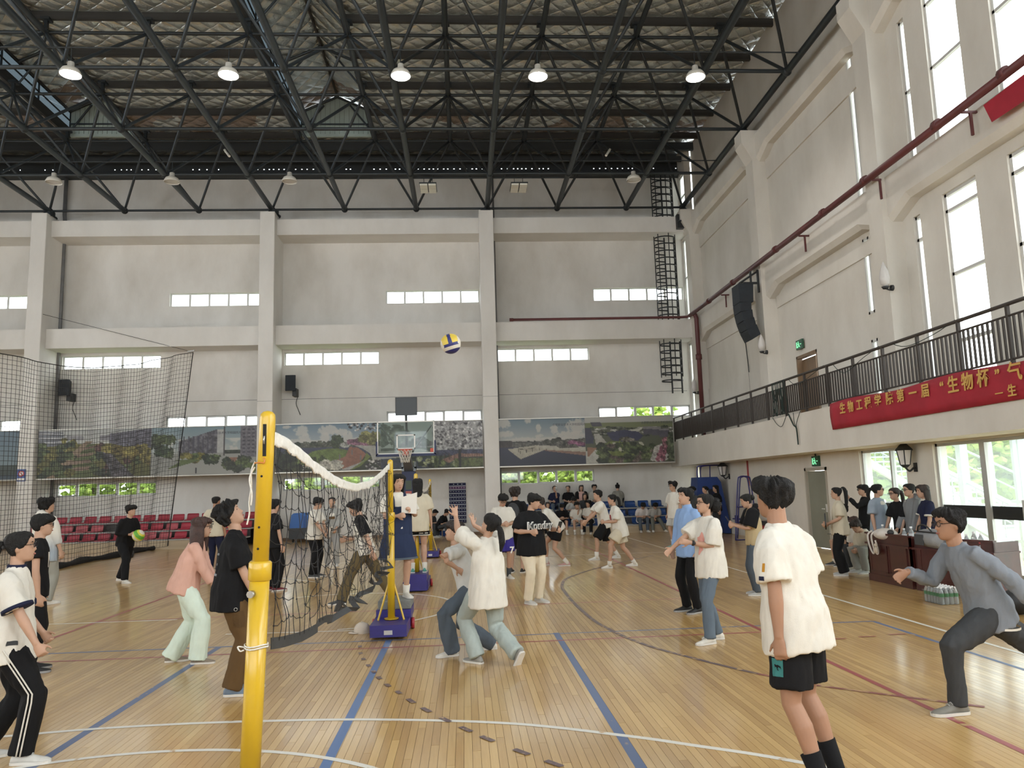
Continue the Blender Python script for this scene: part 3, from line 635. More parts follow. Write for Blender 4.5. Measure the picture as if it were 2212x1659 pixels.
def scene_plaza():
    P = Paint(150, 76, 8); P.grad(0, .55, (124, 152, 164), (178, 186, 182)); P.clouds(.25, .55, (200, 200, 192), .52)
    P.grad(.55, 1, (158, 160, 152), (168, 168, 160))
    P.poly([(.26, .3), (.62, .06), (.62, .56), (.26, .6)], (100, 98, 106), .3, .25)
    for k in range(7): P.rect(.3+.045*k, .315+.045*k, .2, .56, (82, 80, 92))
    P.rect(.62, .68, .06, .55, (186, 186, 182)); P.rect(.68, .695, .0, .62, (74, 70, 72))
    P.rect(.84, 1, .0, .66, (112, 108, 116), .1, .15)
    for r in range(7):
        for c in range(3): P.rect(.86+.045*c, .885+.045*c, .06+.08*r, .09+.08*r, (66, 64, 76))
    P.rect(.695, .84, .5, .58, (58, 66, 54), .3, .3)
    for i in range(10): P.blob(random.uniform(0, .24), random.uniform(.25, .6), .06, .12, random.choice((DGR, GRN, (54, 70, 46))))
    for i in range(8): P.blob(random.uniform(.24, .5), random.uniform(.6, .7), .04, .07, random.choice((OLV, (128, 120, 58), GRN)))
    P.poly([(0, .75), (.22, .68), (.5, .68), (.2, .86), (0, .92)], (96, 112, 60)); P.poly([(0, .6), (.08, .6), (.28, .72), (.05, 1), (0, 1)], (150, 152, 146))
    P.poly([(.72, .66), (.82, .66), (.78, .8), (.66, .78)], (150, 106, 84))
    for i in range(16): P.blob(.8+random.uniform(-.1, .12), .8+random.uniform(-.12, .12), .05, .08, random.choice((DGR, GRN, (60, 66, 52), (76, 86, 58))))
    for i in range(6): P.blob(.56+random.uniform(-.05, .06), .68+random.uniform(-.04, .06), .04, .07, random.choice((GRN, DGR)))
    P.poly([(.9, .8), (1, .75), (1, .95), (.97, 1)], (92, 110, 54))
    P.rect(.42, .435, .85, .98, (50, 48, 56)); P.rect(.695, .703, .72, .82, (58, 58, 64))
    return P
def scene_lake():
    P = Paint(170, 76, 12); P.grad(0, .42, (112, 140, 160), (176, 186, 190))
    for a in ((.24, .15, .07, .12), (.27, .3, .06, .1), (.2, .36, .12, .06), (.5, .14, .1, .11), (.47, .3, .05, .12), (.62, .2, .08, .08), (.68, .3, .06, .12), (.36, .38, .14, .05), (.1, .05, .04, .04), (.8, .36, .1, .07)): P.puff(*a, (206, 204, 196))
    P.rect(0, 1, .4, .5, (74, 78, 64), .3, .35); P.grad(.5, .72, (74, 78, 100), (66, 68, 92)); P.grad(.7, 1, (62, 70, 46), (52, 58, 40))
    for i in range(20): P.blob(random.uniform(.02, .55), random.uniform(.4, .45), .03, .05, random.choice((DGR, (70, 76, 62), (88, 90, 78))))
    P.blob(.58, .38, .06, .15, (66, 80, 52), .4); P.blob(.66, .46, .05, .06, (168, 170, 160)); 
    for i in range(6): P.blob(.72+.03*i, .42+random.uniform(-.03, .03), .05, .06, (138, 92, 112))
    for i in range(6): P.blob(.9+random.uniform(-.08, .1), .3+random.uniform(-.06, .1), .06, .08, (132, 130, 74))
    P.blob(.52, .66, .22, .13, (108, 128, 62), .15, .12, .12)
    P.poly([(.7, .5), (.78, .52), (.86, .66), (.8, .84), (.64, .97), (.54, .8), (.66, .7)], (156, 104, 82), .06, .06)
    P.poly([(.74, .47), (1, .5), (1, .8), (.92, .8), (.9, .66), (.82, .54)], (176, 174, 164)); P.poly([(.86, .62), (.9, .72), (.8, .92), (.72, .99), (.7, .96), (.84, .78)], (116, 130, 62))
    P.poly([(.8, .84), (.84, .8), (.7, .99), (.6, .99)], (178, 176, 168))
    for i in range(24): P.blob(random.uniform(.2, .5), random.uniform(.74, .98), .05, .07, random.choice(((84, 98, 52), (64, 76, 42), (104, 116, 62), (188, 186, 170))))
    for i in range(10): P.blob(.48+random.uniform(-.08, .12), .86+random.uniform(-.05, .1), .06, .05, (192, 188, 172), .4, .2, .25)
    for i in range(26): P.blob(random.uniform(0, .22), random.uniform(.55, 1), .05, .1, random.choice(((46, 52, 36), (38, 44, 32), (58, 62, 38))))
    for i in range(46): P.blob(random.uniform(.68, 1), random.uniform(.0, .16), .012, .02, random.choice(((60, 58, 62), (190, 188, 186))))
    for i in range(50): P.blob(random.uniform(.86, 1.0), random.uniform(.8, 1), .014, .018, random.choice(((70, 66, 66), (190, 186, 180), (96, 90, 86))))
    for u, v in ((.6, .72), (.72, .62), (.8, .74)): P.rect(u, u+.012, v-.06, v+.05, (120, 112, 112))
    return P
def scene_blossom():
    P = Paint(170, 76, 17); P.grad(0, .6, (168, 180, 176), (186, 190, 182)); P.rect(0, 1, .55, 1, (66, 74, 62), .3, .3)
    for i in range(14): P.blob(random.uniform(0, .25), random.uniform(.15, .65), .06, .13, random.choice(((96, 108, 90), (78, 92, 72), (110, 118, 100))))
    for i in range(10): P.blob(random.uniform(.25, .5), random.uniform(.4, .6), .05, .08, random.choice(((84, 94, 82), (120, 104, 110))))
    P.poly([(0, .62), (.4, .58), (.5, .66), (0, .8)], (172, 172, 164)); P.rect(.0, .5, .78, 1, (60, 66, 84), .2, .2)
    for i in range(26): P.blob(random.uniform(.22, .75), random.uniform(.78, .98), .03, .06, random.choice(((112, 124, 72), (84, 98, 60), (150, 156, 116), (50, 58, 44))))
    P.rect(.5, 1, .0, .62, (172, 172, 172), .1, .2)
    for i in range(260): P.blob(random.uniform(.52, 1), random.uniform(.03, .62), .013, .022, random.choice(((122, 120, 124), (190, 188, 188), (150, 148, 150), (96, 94, 98), (206, 204, 202))))
    P.rect(.52, 1, .62, .74, (70, 72, 96), .2, .3)
    P.poly([(.6, .82), (.75, .7), (1, .72), (1, .78), (.77, .78), (.66, .9)], (150, 112, 96), .15, .2); P.rect(.72, 1, .8, 1, (92, 102, 58), .25, .25)
    for k in range(8): P.rect(.62+.045*k, .626+.045*k, .7, .84, (92, 66, 60))
    P.rect(.76, .78, .6, 1, (44, 42, 40)); P.rect(.52, .56, .78, 1, (74, 86, 52), .3, .3)
    return P
def scene_pier():
    P = Paint(150, 76, 23); P.grad(0, .46, (108, 134, 150), (182, 186, 182))
    for a in ((.06, .08, .09, .12), (.08, .32, .1, .07), (.34, .03, .04, .07), (.46, .2, .03, .09), (.46, .37, .05, .05), (.64, .24, .05, .09), (.3, .44, .22, .05), (.9, .18, .12, .18), (.85, .36, .2, .08), (.6, .45, .3, .05)): P.puff(*a, (204, 200, 190))
    P.rect(0, 1, .5, .62, (92, 92, 86), .25, .25); P.rect(0, .15, .47, .6, (72, 66, 66), .1, .1)
    for i in range(14): P.blob(random.uniform(.5, 1), random.uniform(.46, .54), .05, .05, random.choice(((62, 66, 56), (78, 80, 70), (98, 96, 90))))
    for i in range(5): P.blob(.84+.04*i, .54+.02*i, .05, .07, (126, 76, 104))
    P.grad(.6, 1, (58, 62, 86), (48, 54, 72)); P.poly([(.1, .64), (.42, .57), (1, .66), (1, .76), (.52, .68), (.24, .86)], (184, 178, 158), .05, .06)
    P.poly([(.2, .64), (.42, .62), (.34, .68)], (96, 92, 80)); P.poly([(.27, .63), (.5, .66), (.32, .72)], (170, 164, 146)); P.poly([(.5, .67), (1, .74), (1, .82), (.55, .7)], (142, 108, 92), .06)
    P.poly([(.44, .57), (1, .63), (1, .7), (.5, .64)], (188, 184, 168)); P.poly([(.66, .6), (.88, .56), (.92, .64), (.7, .65)], (84, 82, 74), .3, .3)
    for u, v in ((.22, .68), (.24, .72), (.31, .69), (.38, .68), (.46, .66), (.54, .68)): P.rect(u, u+.008, v-.03, v+.03, (74, 70, 68))
    P.poly([(.24, .86), (.26, .87), (.12, .68), (.1, .64)], (140, 132, 116))
    return P
def scene_aerial():
    P = Paint(150, 76, 29); P.grad(0, .12, (190, 190, 182), (184, 184, 176)); P.grad(.12, .24, (124, 132, 92), (120, 128, 86)); P.grad(.24, 1, (92, 98, 80), (84, 92, 66))
    for i in range(60): P.blob(random.uniform(0, 1), random.uniform(.22, .42), .04, .02, random.choice(((150, 150, 140), (96, 100, 88), (70, 74, 70), (176, 174, 164), (62, 72, 54))))
    P.poly([(.06, .1), (.18, .1), (.2, .2), (.09, .2)], (84, 82, 92)); P.poly([(0, .22), (.06, .22), (.1, .45), (.09, .56), (0, .56)], (66, 68, 88)); P.poly([(.1, .35), (.16, .35), (.24, .55), (.12, .6)], (178, 176, 164))
    P.poly([(.24, .34), (.45, .28), (.6, .33), (.66, .42), (.6, .52), (.42, .57), (.3, .5)], (60, 62, 92), .06, .05); P.poly([(.48, .29), (.66, .25), (.62, .31), (.54, .32)], (192, 190, 176))
    P.blob(.45, .5, .06, .06, (104, 100, 84)); P.blob(.52, .5, .04, .04, (138, 132, 118))
    for a in ((.66, .26, .76, .4), (.76, .27, .86, .42), (.84, .3, .95, .46)): P.rect(*[a[0], a[2], a[1], a[3]], (86, 84, 96)); P.rect(a[0], a[2], a[1]-.03, a[1]+.02, (136, 132, 134))
    P.blob(.34, .66, .14, .14, (112, 126, 62), .2, .1, .1); P.blob(.48, .74, .2, .1, (118, 130, 66), .25, .12, .12)
    P.poly([(.3, .55), (.34, .56), (.42, .72), (.5, .74), (.5, .77), (.38, .74)], (190, 186, 162)); P.poly([(.6, .55), (.64, .55), (.68, .68), (.6, .78), (.58, .76), (.63, .66)], (188, 184, 160))
    P.poly([(0, .72), (.12, .7), (.3, .98), (.28, 1), (0, 1)], (186, 184, 172)); P.poly([(.02, .64), (.13, .66), (.04, .84), (.02, .84)], (158, 116, 90)); P.poly([(.28, .86), (.4, 1), (.3, 1)], (150, 104, 82))
    for i in range(110): P.blob(random.uniform(.14, .8), random.uniform(.6, .98), .045, .06, random.choice(((62, 74, 46), (76, 90, 54), (54, 62, 46), (88, 98, 60), (98, 84, 76))))
    P.poly([(.24, .72), (.4, .78), (.46, .76), (.42, .84), (.3, .84)], (116, 128, 64), .12); P.poly([(.78, .66), (.98, .52), (1, .9), (.84, 1), (.72, .96)], (182, 178, 170), .1, .2)
    for i in range(30): t = random.random(); P.blob(.93-.1*t+random.uniform(-.03, .03), .5+.46*t, .03, .05, random.choice(((148, 88, 102), (132, 76, 92), (160, 104, 114))))
    for i in range(30): P.blob(random.uniform(.94, 1), random.uniform(.4, 1), .03, .06, random.choice(((66, 76, 54), (84, 92, 66))))
    return P
M_TRIM = mat('mural_metal_trim', (0.45, 0.43, 0.38), 0.3, 0.7); M_INK = mat('caption_ink', (0.06, 0.06, 0.08), 0.6); M_INKW = mat('caption_ink_pale', (0.62, 0.62, 0.62), 0.6)
M_MBACK = mat('mural_backing', (0.3, 0.29, 0.27), 0.7)
MY, MZ0, MZ1 = 28.98, 2.58, 4.31
random.seed(5)
def mural(name, x0, x1, panels, label, caption=None, cm=None):
    t = thing(name, ((x0+x1)/2, MY+.06, MZ0), label, 'mural', 'campus murals on the end wall')
    box('backing', x0-.02, x1+.02, MY+.01, MY+.09, MZ0-.02, MZ1+.02, M_MBACK, t)
    cuts = [x0]+[p[1] for p in panels]
    for k, (fn, xe) in enumerate(panels): print_panel('print_panel', fn(), cuts[k]+.004, xe-.004, MY, MZ0, MZ1, t)
    box('edge_trim', x0-.03, x1+.03, MY-.02, MY+.03, MZ0-.05, MZ0-.015, M_TRIM, t); box('edge_trim', x0-.03, x1+.03, MY-.01, MY+.03, MZ1+.015, MZ1+.035, M_TRIM, t)
    for x, c_ in (caption or []): text_mesh('caption', '合肥职业技术大学校园风光', .105, c_, t, (x, MY-.004, MZ1-.27), (1, 0, 0), (0, 0, 1), .001)
    return t
mural('campus_mural', -15.42, -7.62, [(scene_avenue, -11.42), (scene_plaza, -7.62)], 'long printed mural of a tree avenue and plaza behind the hanging net', [(-9.45, M_INK)])
mural('campus_mural', -6.93, .70, [(scene_lake, -3.1), (scene_blossom, .70)], 'long printed mural of a lakeside park and blossoms behind the backboard', [(-1.05, M_INKW)])
mural('campus_mural', 1.31, 7.97, [(scene_pier, 4.58), (scene_aerial, 7.97)], 'long printed mural of a lake pier and campus aerial view above the blue seats', [(3.35, M_INK), (6.75, M_INK)])
def scene_dusk():
    P = Paint(60, 60, 33); P.grad(0, .7, (96, 120, 140), (120, 142, 150)); P.grad(.7, 1, (70, 84, 78), (50, 62, 58)); P.grad(.9, 1, (60, 76, 90), (66, 84, 96)); return P
mural('campus_mural', -20.5, -16.1, [(scene_dusk, -16.1)], 'blue-grey printed mural at the left edge beyond the first pillar')

# ---------------------------------------------------------------- wall pipes, ladder, wall lights, speakers, signs
pp = thing('sprinkler_pipe', (8.86, 28.9, 8.2), 'dark red fire pipe running along the side wall', 'pipe')
PX, PZ = 8.86, 8.2
G().tube([(PX, 6, PZ-.06), (PX, 28.9, PZ)], .075, 12).build('main_run', M_PIPE, pp, True)
G().tube([(PX, 28.9, PZ), (PX-.05, 29.1, PZ), (8.6, 29.15, PZ), (2.0, 29.15, PZ)], .05, 10).build('branch_run', M_PIPE, pp, True)
G().tube([(PX, 28.55, PZ), (PX+.1, 28.5, PZ-.06), (PX+.14, 28.5, PZ-.2), (PX+.14, 28.5, 3.36)], .085, 12).build('riser', M_PIPE, pp, True)
for y in (26.5, 24.0, 20.5, 17.6, 15.6, 13.0, 11.2): cyl('coupling', (PX, y-.07, PZ-.01), (PX, y+.07, PZ-.01), .098, M_PIPE, pp)
cyl('coupling', (PX+.14, 28.5, 6.4), (PX+.14, 28.5, 6.6), .12, M_PIPE, pp); cyl('coupling', (2.0, 29.15, PZ), (1.85, 29.15, PZ), .065, M_PIPE, pp)
for y in (25.2, 19.0, 15.3, 12.3):
    box('bracket', PX, 9.4 if y not in (15.3,) else 9.05, y-.02, y+.02, PZ-.14, PZ-.1, M_PIPE, pp); box('bracket', 9.0, 9.04, y-.02, y+.02, PZ-.55, PZ-.1, M_PIPE, pp)
o = G().tube([(9.0, 24.2, 2.4), (9.0, 24.2, 1.6)], .03, 8).build('red_pipe', mat('red_paint', (0.3, 0.03, 0.03), 0.5)); tag(o, 'thin red pipe dropping down the wall beside the green exit sign', 'pipe')
for x, nm in ((-15.50, 'grey drain pipe beside the far left pillar'), (-6.98, None), (1.40, 'thin dark drain pipe beside the pillar right of the ball')):
    if nm is None: continue
    o = G().tube([(x, 30.15, 14.4), (x, 30.15, 12.9), (x+.05, 30.12, 12.6), (x+.05, 30.12, 0.0)] if x < 0 else [(x-.02, 30.2, 14.4), (x-.02, 30.2, 0)], .075 if x < 0 else .04, 8).build('drain_pipe', M_PIPEG, None, True); tag(o, nm, 'pipe')
# caged ladder
lad = thing('caged_ladder', (8.1, 29.9, 5.4), 'black steel caged ladder climbing the end wall to the roof', 'ladder'); lx, ly = 8.52, 29.75
for dx in (-.2, .2):
    for za, zb in ((5.3, 14.38),): box('stile', lx+dx-.025, lx+dx+.025, ly+.2, ly+.26, za, zb, M_BLACK, lad)
z = 5.5
while z < 14.3: cyl('rung', (lx-.2, ly+.23, z), (lx+.2, ly+.23, z), .014, M_BLACK, lad); z += .3
hz = [5.75+.29*k for k in range(30)]
def hoop(z): return [(lx-.2+ -.0, ly+.22, z)]+[(lx-.28+.42*math.cos(math.radians(a)), ly-.12+.36*math.sin(math.radians(a)), z) for a in range(140, 361, 20)]+[(lx+.2, ly+.22, z)]
for z in hz:
    if 11.6 < z < 12.4 or 7.3 < z < 8.2: continue
    pts = hoop(z); g = G(); v = []; f = []
    for p in pts: v += [(p[0], p[1], z-.025), (p[0], p[1], z+.025)]
    f = [(2*i, 2*i+2, 2*i+3, 2*i+1) for i in range(len(pts)-1)]; o = mk('hoop', v, f, M_BLACK, lad); md = o.modifiers.new('s', 'SOLIDIFY'); md.thickness = .012
for k in (2, 5, 8, 11):
    p = hoop(0)[k]
    for za, zb in ((5.9, 7.38), (8.14, 11.68), (12.34, 14.35)): box('cage_bar', p[0]-.018, p[0]+.018, p[1]-.006, p[1]+.006, za, zb, M_BLACK, lad)
# junction box speaker at the corner beam
o = thing('corner_loudspeaker', (8.85, 29.1, 11.85), 'dark box loudspeaker at the far upper corner beam', 'loudspeaker')
g = G().box(8.62, 9.0, 28.98, 29.2, 11.78, 12.35).build('cabinet', M_BLACK, o); box('lip', 8.64, 9.06, 28.85, 29.0, 12.02, 12.06, M_STEEL2, o)
# small wall speakers on the end wall
M_SPK = mat('speaker_grille', (0.014, 0.019, 0.026), 0.7, 0, .2, 8)
for x, lab in ((-15.0, 'small black loudspeaker on the wall behind the hanging net'), (-6.6, 'small black loudspeaker on the wall left of the flying ball')):
    t = thing('wall_loudspeaker', (x, 30.1, 5.6), lab, 'loudspeaker', 'small loudspeakers on the end wall')
    v = [(x-.2, 29.72, 5.68), (x+.2, 29.72, 5.68), (x+.2, 29.72, 6.3), (x-.2, 29.72, 6.3), (x-.13, 30.05, 5.75), (x+.13, 30.05, 5.75), (x+.13, 30.05, 6.26), (x-.13, 30.05, 6.26)]
    o = mk('cabinet', v, [(0, 1, 2, 3), (5, 4, 7, 6), (4, 0, 3, 7), (1, 5, 6, 2), (3, 2, 6, 7), (4, 5, 1, 0)], M_SPK, t); bevel(o, .02)
    o2 = box('bracket', x+.05, x+.2, 29.85, 30.28, 5.5, 5.8, M_BLACK, t)
    G().tube(smooth_pts([(x+.18, 30.2, 5.5), (x+.12, 30.22, 5.25), (x+.2, 30.25, 5.0), (x+.28, 30.25, 4.8)]), .012, 5).build('cable', M_BLACK, t)
# line array on the side wall
t = thing('line_array_speaker', (8.75, 21.7, 6.3), 'curved stack of black line-array speakers hung on the wall column', 'loudspeaker')
zt_, yq, tilt = 7.62, 22.05, 0.0
sz = [.58, .28, .28, .28, .32]; dep = [.46, .36, .36, .36, .36]; cz = zt_
base = Vector((8.27, 22.25, zt_)); ang = 0.0
for k in range(5):
    ang = [0, .08, .2, .36, .52][k]; h = sz[k]; d = dep[k]
    fx = Vector((-math.cos(ang), 0, -math.sin(ang))); dn = Vector((math.sin(ang)*.9, 0, -1)).normalized(); wv = Vector((0, .30, 0))
    a = base; v = []
    for s in (-1, 1):
        for q in (a, a-fx*d, a-fx*d*(.92)+dn*h, a+dn*h): v.append(q+wv*s)
    o = mk('speaker_module', v, [(0, 1, 2, 3), (7, 6, 5, 4), (0, 4, 5, 1), (1, 5, 6, 2), (2, 6, 7, 3), (3, 7, 4, 0)], M_SPK, t); bevel(o, .012)
    base = a+dn*(h+.008)
box('hanger', 8.5, 9.0, 22.2, 22.26, 7.66, 7.72, M_BLACK, t); box('hanger', 8.96, 9.02, 22.2, 22.26, 7.4, 8.1, M_BLACK, t); cyl('hanger', (8.4, 22.23, 7.68), (8.98, 22.23, 8.05), .03, M_BLACK, t); box('hanger', 8.74, 8.79, 22.2, 22.26, 7.6, 8.05, M_BLACK, t)
o = G().tube(smooth_pts([(9.42, 24.9, 7.75), (9.40, 24.9, 7.0), (9.40, 24.75, 6.7), (9.41, 24.6, 5.5), (9.41, 24.55, 4.3), (9.40, 24.4, 4.15), (9.40, 24.35, 4.3)]), .016, 6).build('hanging_cable', M_BLACK); tag(o, 'loose black cable hanging on the side wall left of the line speakers', 'cable')
# flame shaped wall lights
M_LAMPG = mat('frosted_lamp_glass', (0.62, 0.60, 0.58), 0.35)
def flame(name, p, lab):
    x, y, z = p; t = thing(name, (x, y, z), lab, 'wall light', 'flame shaped wall lights')
    G().add(glathe([(.02, 0), (.09, .06), (.105, .18), (.085, .32), (.04, .45), (.002, .54)], (x-.16, y, z), 12)).build('glass_shade', M_LAMPG, t, True)
    G().add(glathe([(.0, -.06), (.05, -.05), (.08, 0), (.02, .01)], (x-.16, y, z), 12)).tube([(x-.16, y, z-.04), (x-.08, y, z-.07), (x, y, z-.03)], .018, 8).build('arm', M_BLACK, t, True)
    G().add(glathe([(0, -.05), (.06, -.045), (.065, 0), (0, 0)], (x, y, z-.03), 12, (Vector((0, 1, 0)), Vector((0, 0, 1)), Vector((1, 0, 0))))).build('wall_plate', M_BLACK, t, True)
flame('flame_wall_light', (CFX, 15.2, 5.7), 'flame shaped glass wall light on the column by the tall windows')
flame('flame_wall_light', (CFX, 22.0, 5.55), 'flame shaped glass wall light below the line speakers')
flame('flame_wall_light', (9.02, 28.86, 5.2), 'flame shaped glass wall light in the far corner by the red pipe')
# lantern wall lights
def lantern(p, lab):
    x, y, z = p; t = thing('lantern_wall_light', (x, y, z), lab, 'wall light', 'black lantern wall lights'); c = (x-.22, y, z)
    G().add(glathe([(.10, 0), (.155, .30)], c, 6)).build('glass_shade', M_LAMPG, t)
    for k in range(6):
        a = math.pi/3*k; cyl('lantern_bar', (c[0]+.10*math.cos(a), c[1]+.10*math.sin(a), z), (c[0]+.155*math.cos(a), c[1]+.155*math.sin(a), z+.30), .011, M_BLACK, t)
    G().add(glathe([(.0, -.06), (.05, -.05), (.105, 0), (.1, .01)], c, 6)).build('base_cup', M_BLACK, t); G().add(glathe([(.19, .29), (.17, .32), (.09, .40), (.03, .44), (.02, .48), (0, .49)], c, 6)).build('roof_cap', M_BLACK, t)
    G().tube(smooth_pts([(c[0], y, z-.05), (c[0]+.08, y, z-.12), (x-.05, y, z-.06), (x, y, z-.06)]), .02, 8).build('arm', M_BLACK, t, True); G().box(x-.025, x, y-.05, y+.05, z-.14, z+.04).build('wall_plate', M_BLACK, t)
lantern((9.02, 15.0, 1.98), 'black lantern wall light between the glazed door and window')
lantern((9.02, 26.0, 1.98), 'black lantern wall light above the folded blue hoop stand')
# exit signs
M_EXG = mat('exit_sign_green', (0.02, 0.09, 0.05), 0.4); M_EXL = mat('exit_sign_glow', (0.25, 0.85, 0.45), 0.4, emit=0.9)
def exit_sign(p, lab):
    x, y, z = p; t = thing('exit_sign', (x, y, z), lab, 'sign', 'green exit signs'); box('housing', x-.05, x, y-.2, y+.2, z, z+.26, M_EXG, t)
    q = x-.053
    box('running_figure', q-.003, q, y-.02, y+.03, z+.1, z+.17, M_EXL, t); sph('running_figure', (q, y+.03, z+.2), (.004, .025, .025), M_EXL, t)
    cyl('running_figure', (q, y+.0, z+.11), (q, y+.08, z+.05), .012, M_EXL, t); cyl('running_figure', (q, y, z+.11), (q, y-.06, z+.05), .012, M_EXL, t); cyl('running_figure', (q, y+.01, z+.16), (q, y+.09, z+.14), .01, M_EXL, t)
    box('arrow', q-.003, q, y-.15, y-.08, z+.12, z+.14, M_EXL, t); box('arrow', q-.003, q, y+.1, y+.16, z+.05, z+.21, M_EXL, t)
exit_sign((9.02, 19.35, 2.08), 'green emergency exit sign above the ground floor door'); exit_sign((WX-.04, 20.6, 5.35), 'green emergency exit sign above the balcony door')
box('sign_bracket', 8.98, 9.0, 19.33, 19.37, 2.34, 2.4, M_BLACK, bpy.data.objects['exit_sign'])
# ground floor door, balcony door
d = thing('door_1', (9.05, 19.5, 0), 'olive grey door standing ajar beside the glazed window', kind='structure')
M_DOOR = mat('olive_grey_door', (0.23, 0.235, 0.19), 0.5, 0, .08, 2); M_DFR = mat('door_frame_grey', (0.42, 0.39, 0.33), 0.5)
g = G().box(9.0, 9.1, 18.85, 18.93, 0, 2.05).box(9.0, 9.1, 20.02, 20.1, 0, 2.05).box(9.0, 9.1, 18.85, 20.1, 1.97, 2.05); g.build('frame', M_DFR, d)
v = [(9.06, 20.02, .01), (9.12, 19.12, .01), (9.16, 19.12, .01), (9.10, 20.02, .01)]; v += [(a, b, 1.96) for a, b, c in v]
o = mk('leaf', v, [(0, 1, 2, 3), (7, 6, 5, 4), (0, 4, 5, 1), (1, 5, 6, 2), (2, 6, 7, 3), (3, 7, 4, 0)], M_DOOR, d)
cyl('handle', (9.05, 19.2, 1.0), (9.05, 19.34, 1.0), .012, M_ALU, o); box('lock_plate', 9.09, 9.105, 19.16, 19.22, .92, 1.12, M_ALU, o)
d = thing('door_2', (9.5, 20.4, 3.3), 'brown wooden door standing open on the balcony', kind='structure'); M_BROWN = mat('brown_door', (0.20, 0.13, 0.075), 0.5, 0, .15, 3)
G().box(9.45, 9.6, 19.75, 19.82, 3.3, 5.2).box(9.45, 9.6, 20.98, 21.05, 3.3, 5.2).box(9.45, 9.6, 19.75, 21.05, 5.12, 5.2).build('frame', M_BROWN, d); box('leaf', 9.6, 9.64, 20.15, 20.98, 3.3, 5.1, M_BROWN, d)
# glazed window and glazed entrance under the balcony
def glazed(name, y0, y1, bars, lab, zt=2.36):
    t = thing(name, (9.1, y0, 0), lab, kind='structure'); g = G(); x0, x1 = 9.08, 9.16; f = .055
    g.box(x0, x1, y0, y0+f, .03, zt).box(x0, x1, y1-f, y1, .03, zt).box(x0, x1, y0, y1, zt-f, zt).box(x0, x1, y0, y1, .02, .09)
    for yb, wd in bars: g.box(x0-.01, x1+.01, yb-wd, yb+wd, .09, zt-f)
    g.build('frame', M_ALUD, t); ys = [y0]+[b_[0] for b_ in bars]+[y1]
    for k in range(len(ys)-1):
        box('pane', 9.118, 9.126, ys[k]+.03, ys[k+1]-.03, .09, zt-f, M_GLASSG, t)
        box('guard_strip', 9.10, 9.117, ys[k]+.04, ys[k+1]-.04, .98, 1.2, M_BLACK, t)
    return t
glazed('window_40', 15.35, 17.2, [(16.0, .03)], 'floor-to-ceiling glazed window behind the desk group')
dr = glazed('door_3', 8.0, 14.4, [(13.05, .07), (11.85, .06), (10.6, .05), (9.3, .05)], 'glazed entrance doors with dark guard band')
for y in (12.0, 11.72): box('pull_handle', 8.98, 9.04, y-.09, y+.09, 1.0, 1.32, M_ALU, dr)
# balcony banner
M_BAN = mat('red_banner_cloth', (0.36, 0.018, 0.035), 0.75, 0, .12, 2.5); M_BTX = mat('banner_gold_print', (0.62, 0.38, 0.10), 0.6)
t = thing('red_banner', (8.14, 12, 3.1), 'red cloth banner with yellow Chinese lettering on the balcony edge', 'banner')
v = []; f = []; n = 60
for i in range(n+1):
    y = 16.62-i*(16.62-8.3)/n; wv = .012*math.sin(i*.9)+.008*math.sin(i*2.3)
    for k in range(5): v.append((8.15+wv*(k/4)*.8-.02*math.sin(k), y, 3.40+.03*math.sin(i*.25)*(k == 0)-.575*k/4))
for i in range(n):
    for k in range(4): a = i*5+k; f.append((a, a+1, a+6, a+5))
o = mk('cloth', v, f, M_BAN, t, True); md = o.modifiers.new('s', 'SOLIDIFY'); md.thickness = .004
chars = [('生', 15.98), ('物', 15.63), ('工', 15.27), ('程', 14.93), ('学', 14.55), ('院', 14.14), ('第', 13.76), ('一', 13.36), ('届', 12.98), ('“', 12.5), ('生', 12.2), ('物', 11.83), ('杯', 11.45), ('”', 11.12), ('气', 10.75)]
for c_, y in chars:
    big = y < 12.4 and c_ not in '“”'; s = .30 if big else .25
    text_mesh('lettering', c_, s, M_BTX, t, (8.105, y, 3.245-s*.38), (0, -1, 0), (0, 0, 1), .003, 'CENTER', .006)
text_mesh('lettering', '—', .16, M_BTX, t, (8.105, 11.13, 2.92), (0, -1, 0), (0, 0, 1), .003, 'CENTER', .003); text_mesh('lettering', '生', .19, M_BTX, t, (8.105, 10.85, 2.9), (0, -1, 0), (0, 0, 1), .003, 'CENTER', .004)
# second red banner end at upper right
v = [(8.98, 11.9, 8.0), (8.98, 9.0, 8.02), (8.98, 9.0, 7.55), (8.98, 11.75, 7.62)]; o = mk('upper_banner', v, [(0, 1, 2, 3)], M_BAN); md = o.modifiers.new('s', 'SOLIDIFY'); md.thickness = .006; tag(o, 'end of a red banner tied to the upper beam at far right', 'banner')
# no-smoking notice on the pillar
t = thing('notice_sign', (-16.0, 28.83, 2.55), 'small blue no-smoking notice on the far left pillar', 'sign'); box('plate', -16.01, -15.72, 28.82, 28.85, 2.5, 2.93, mat('sign_blue', (0.05, 0.09, 0.28), .4), t)
box('strip', -15.99, -15.74, 28.81, 28.82, 2.53, 2.61, M_WHITEP, t); G().add(glathe([(.075, 0), (.105, 0)], (-15.865, 28.815, 2.77), 20, (Vector((1, 0, 0)), Vector((0, 0, 1)), Vector((0, 1, 0))))).build('red_ring', mat('sign_red', (.5, .04, .04), .4), t); box('white_disc', -15.93, -15.8, 28.817, 28.82, 2.7, 2.84, M_WHITEP, t)
cyl('slash', (-15.93, 28.814, 2.84), (-15.8, 28.814, 2.7), .012, MATS['sign_red'], t)
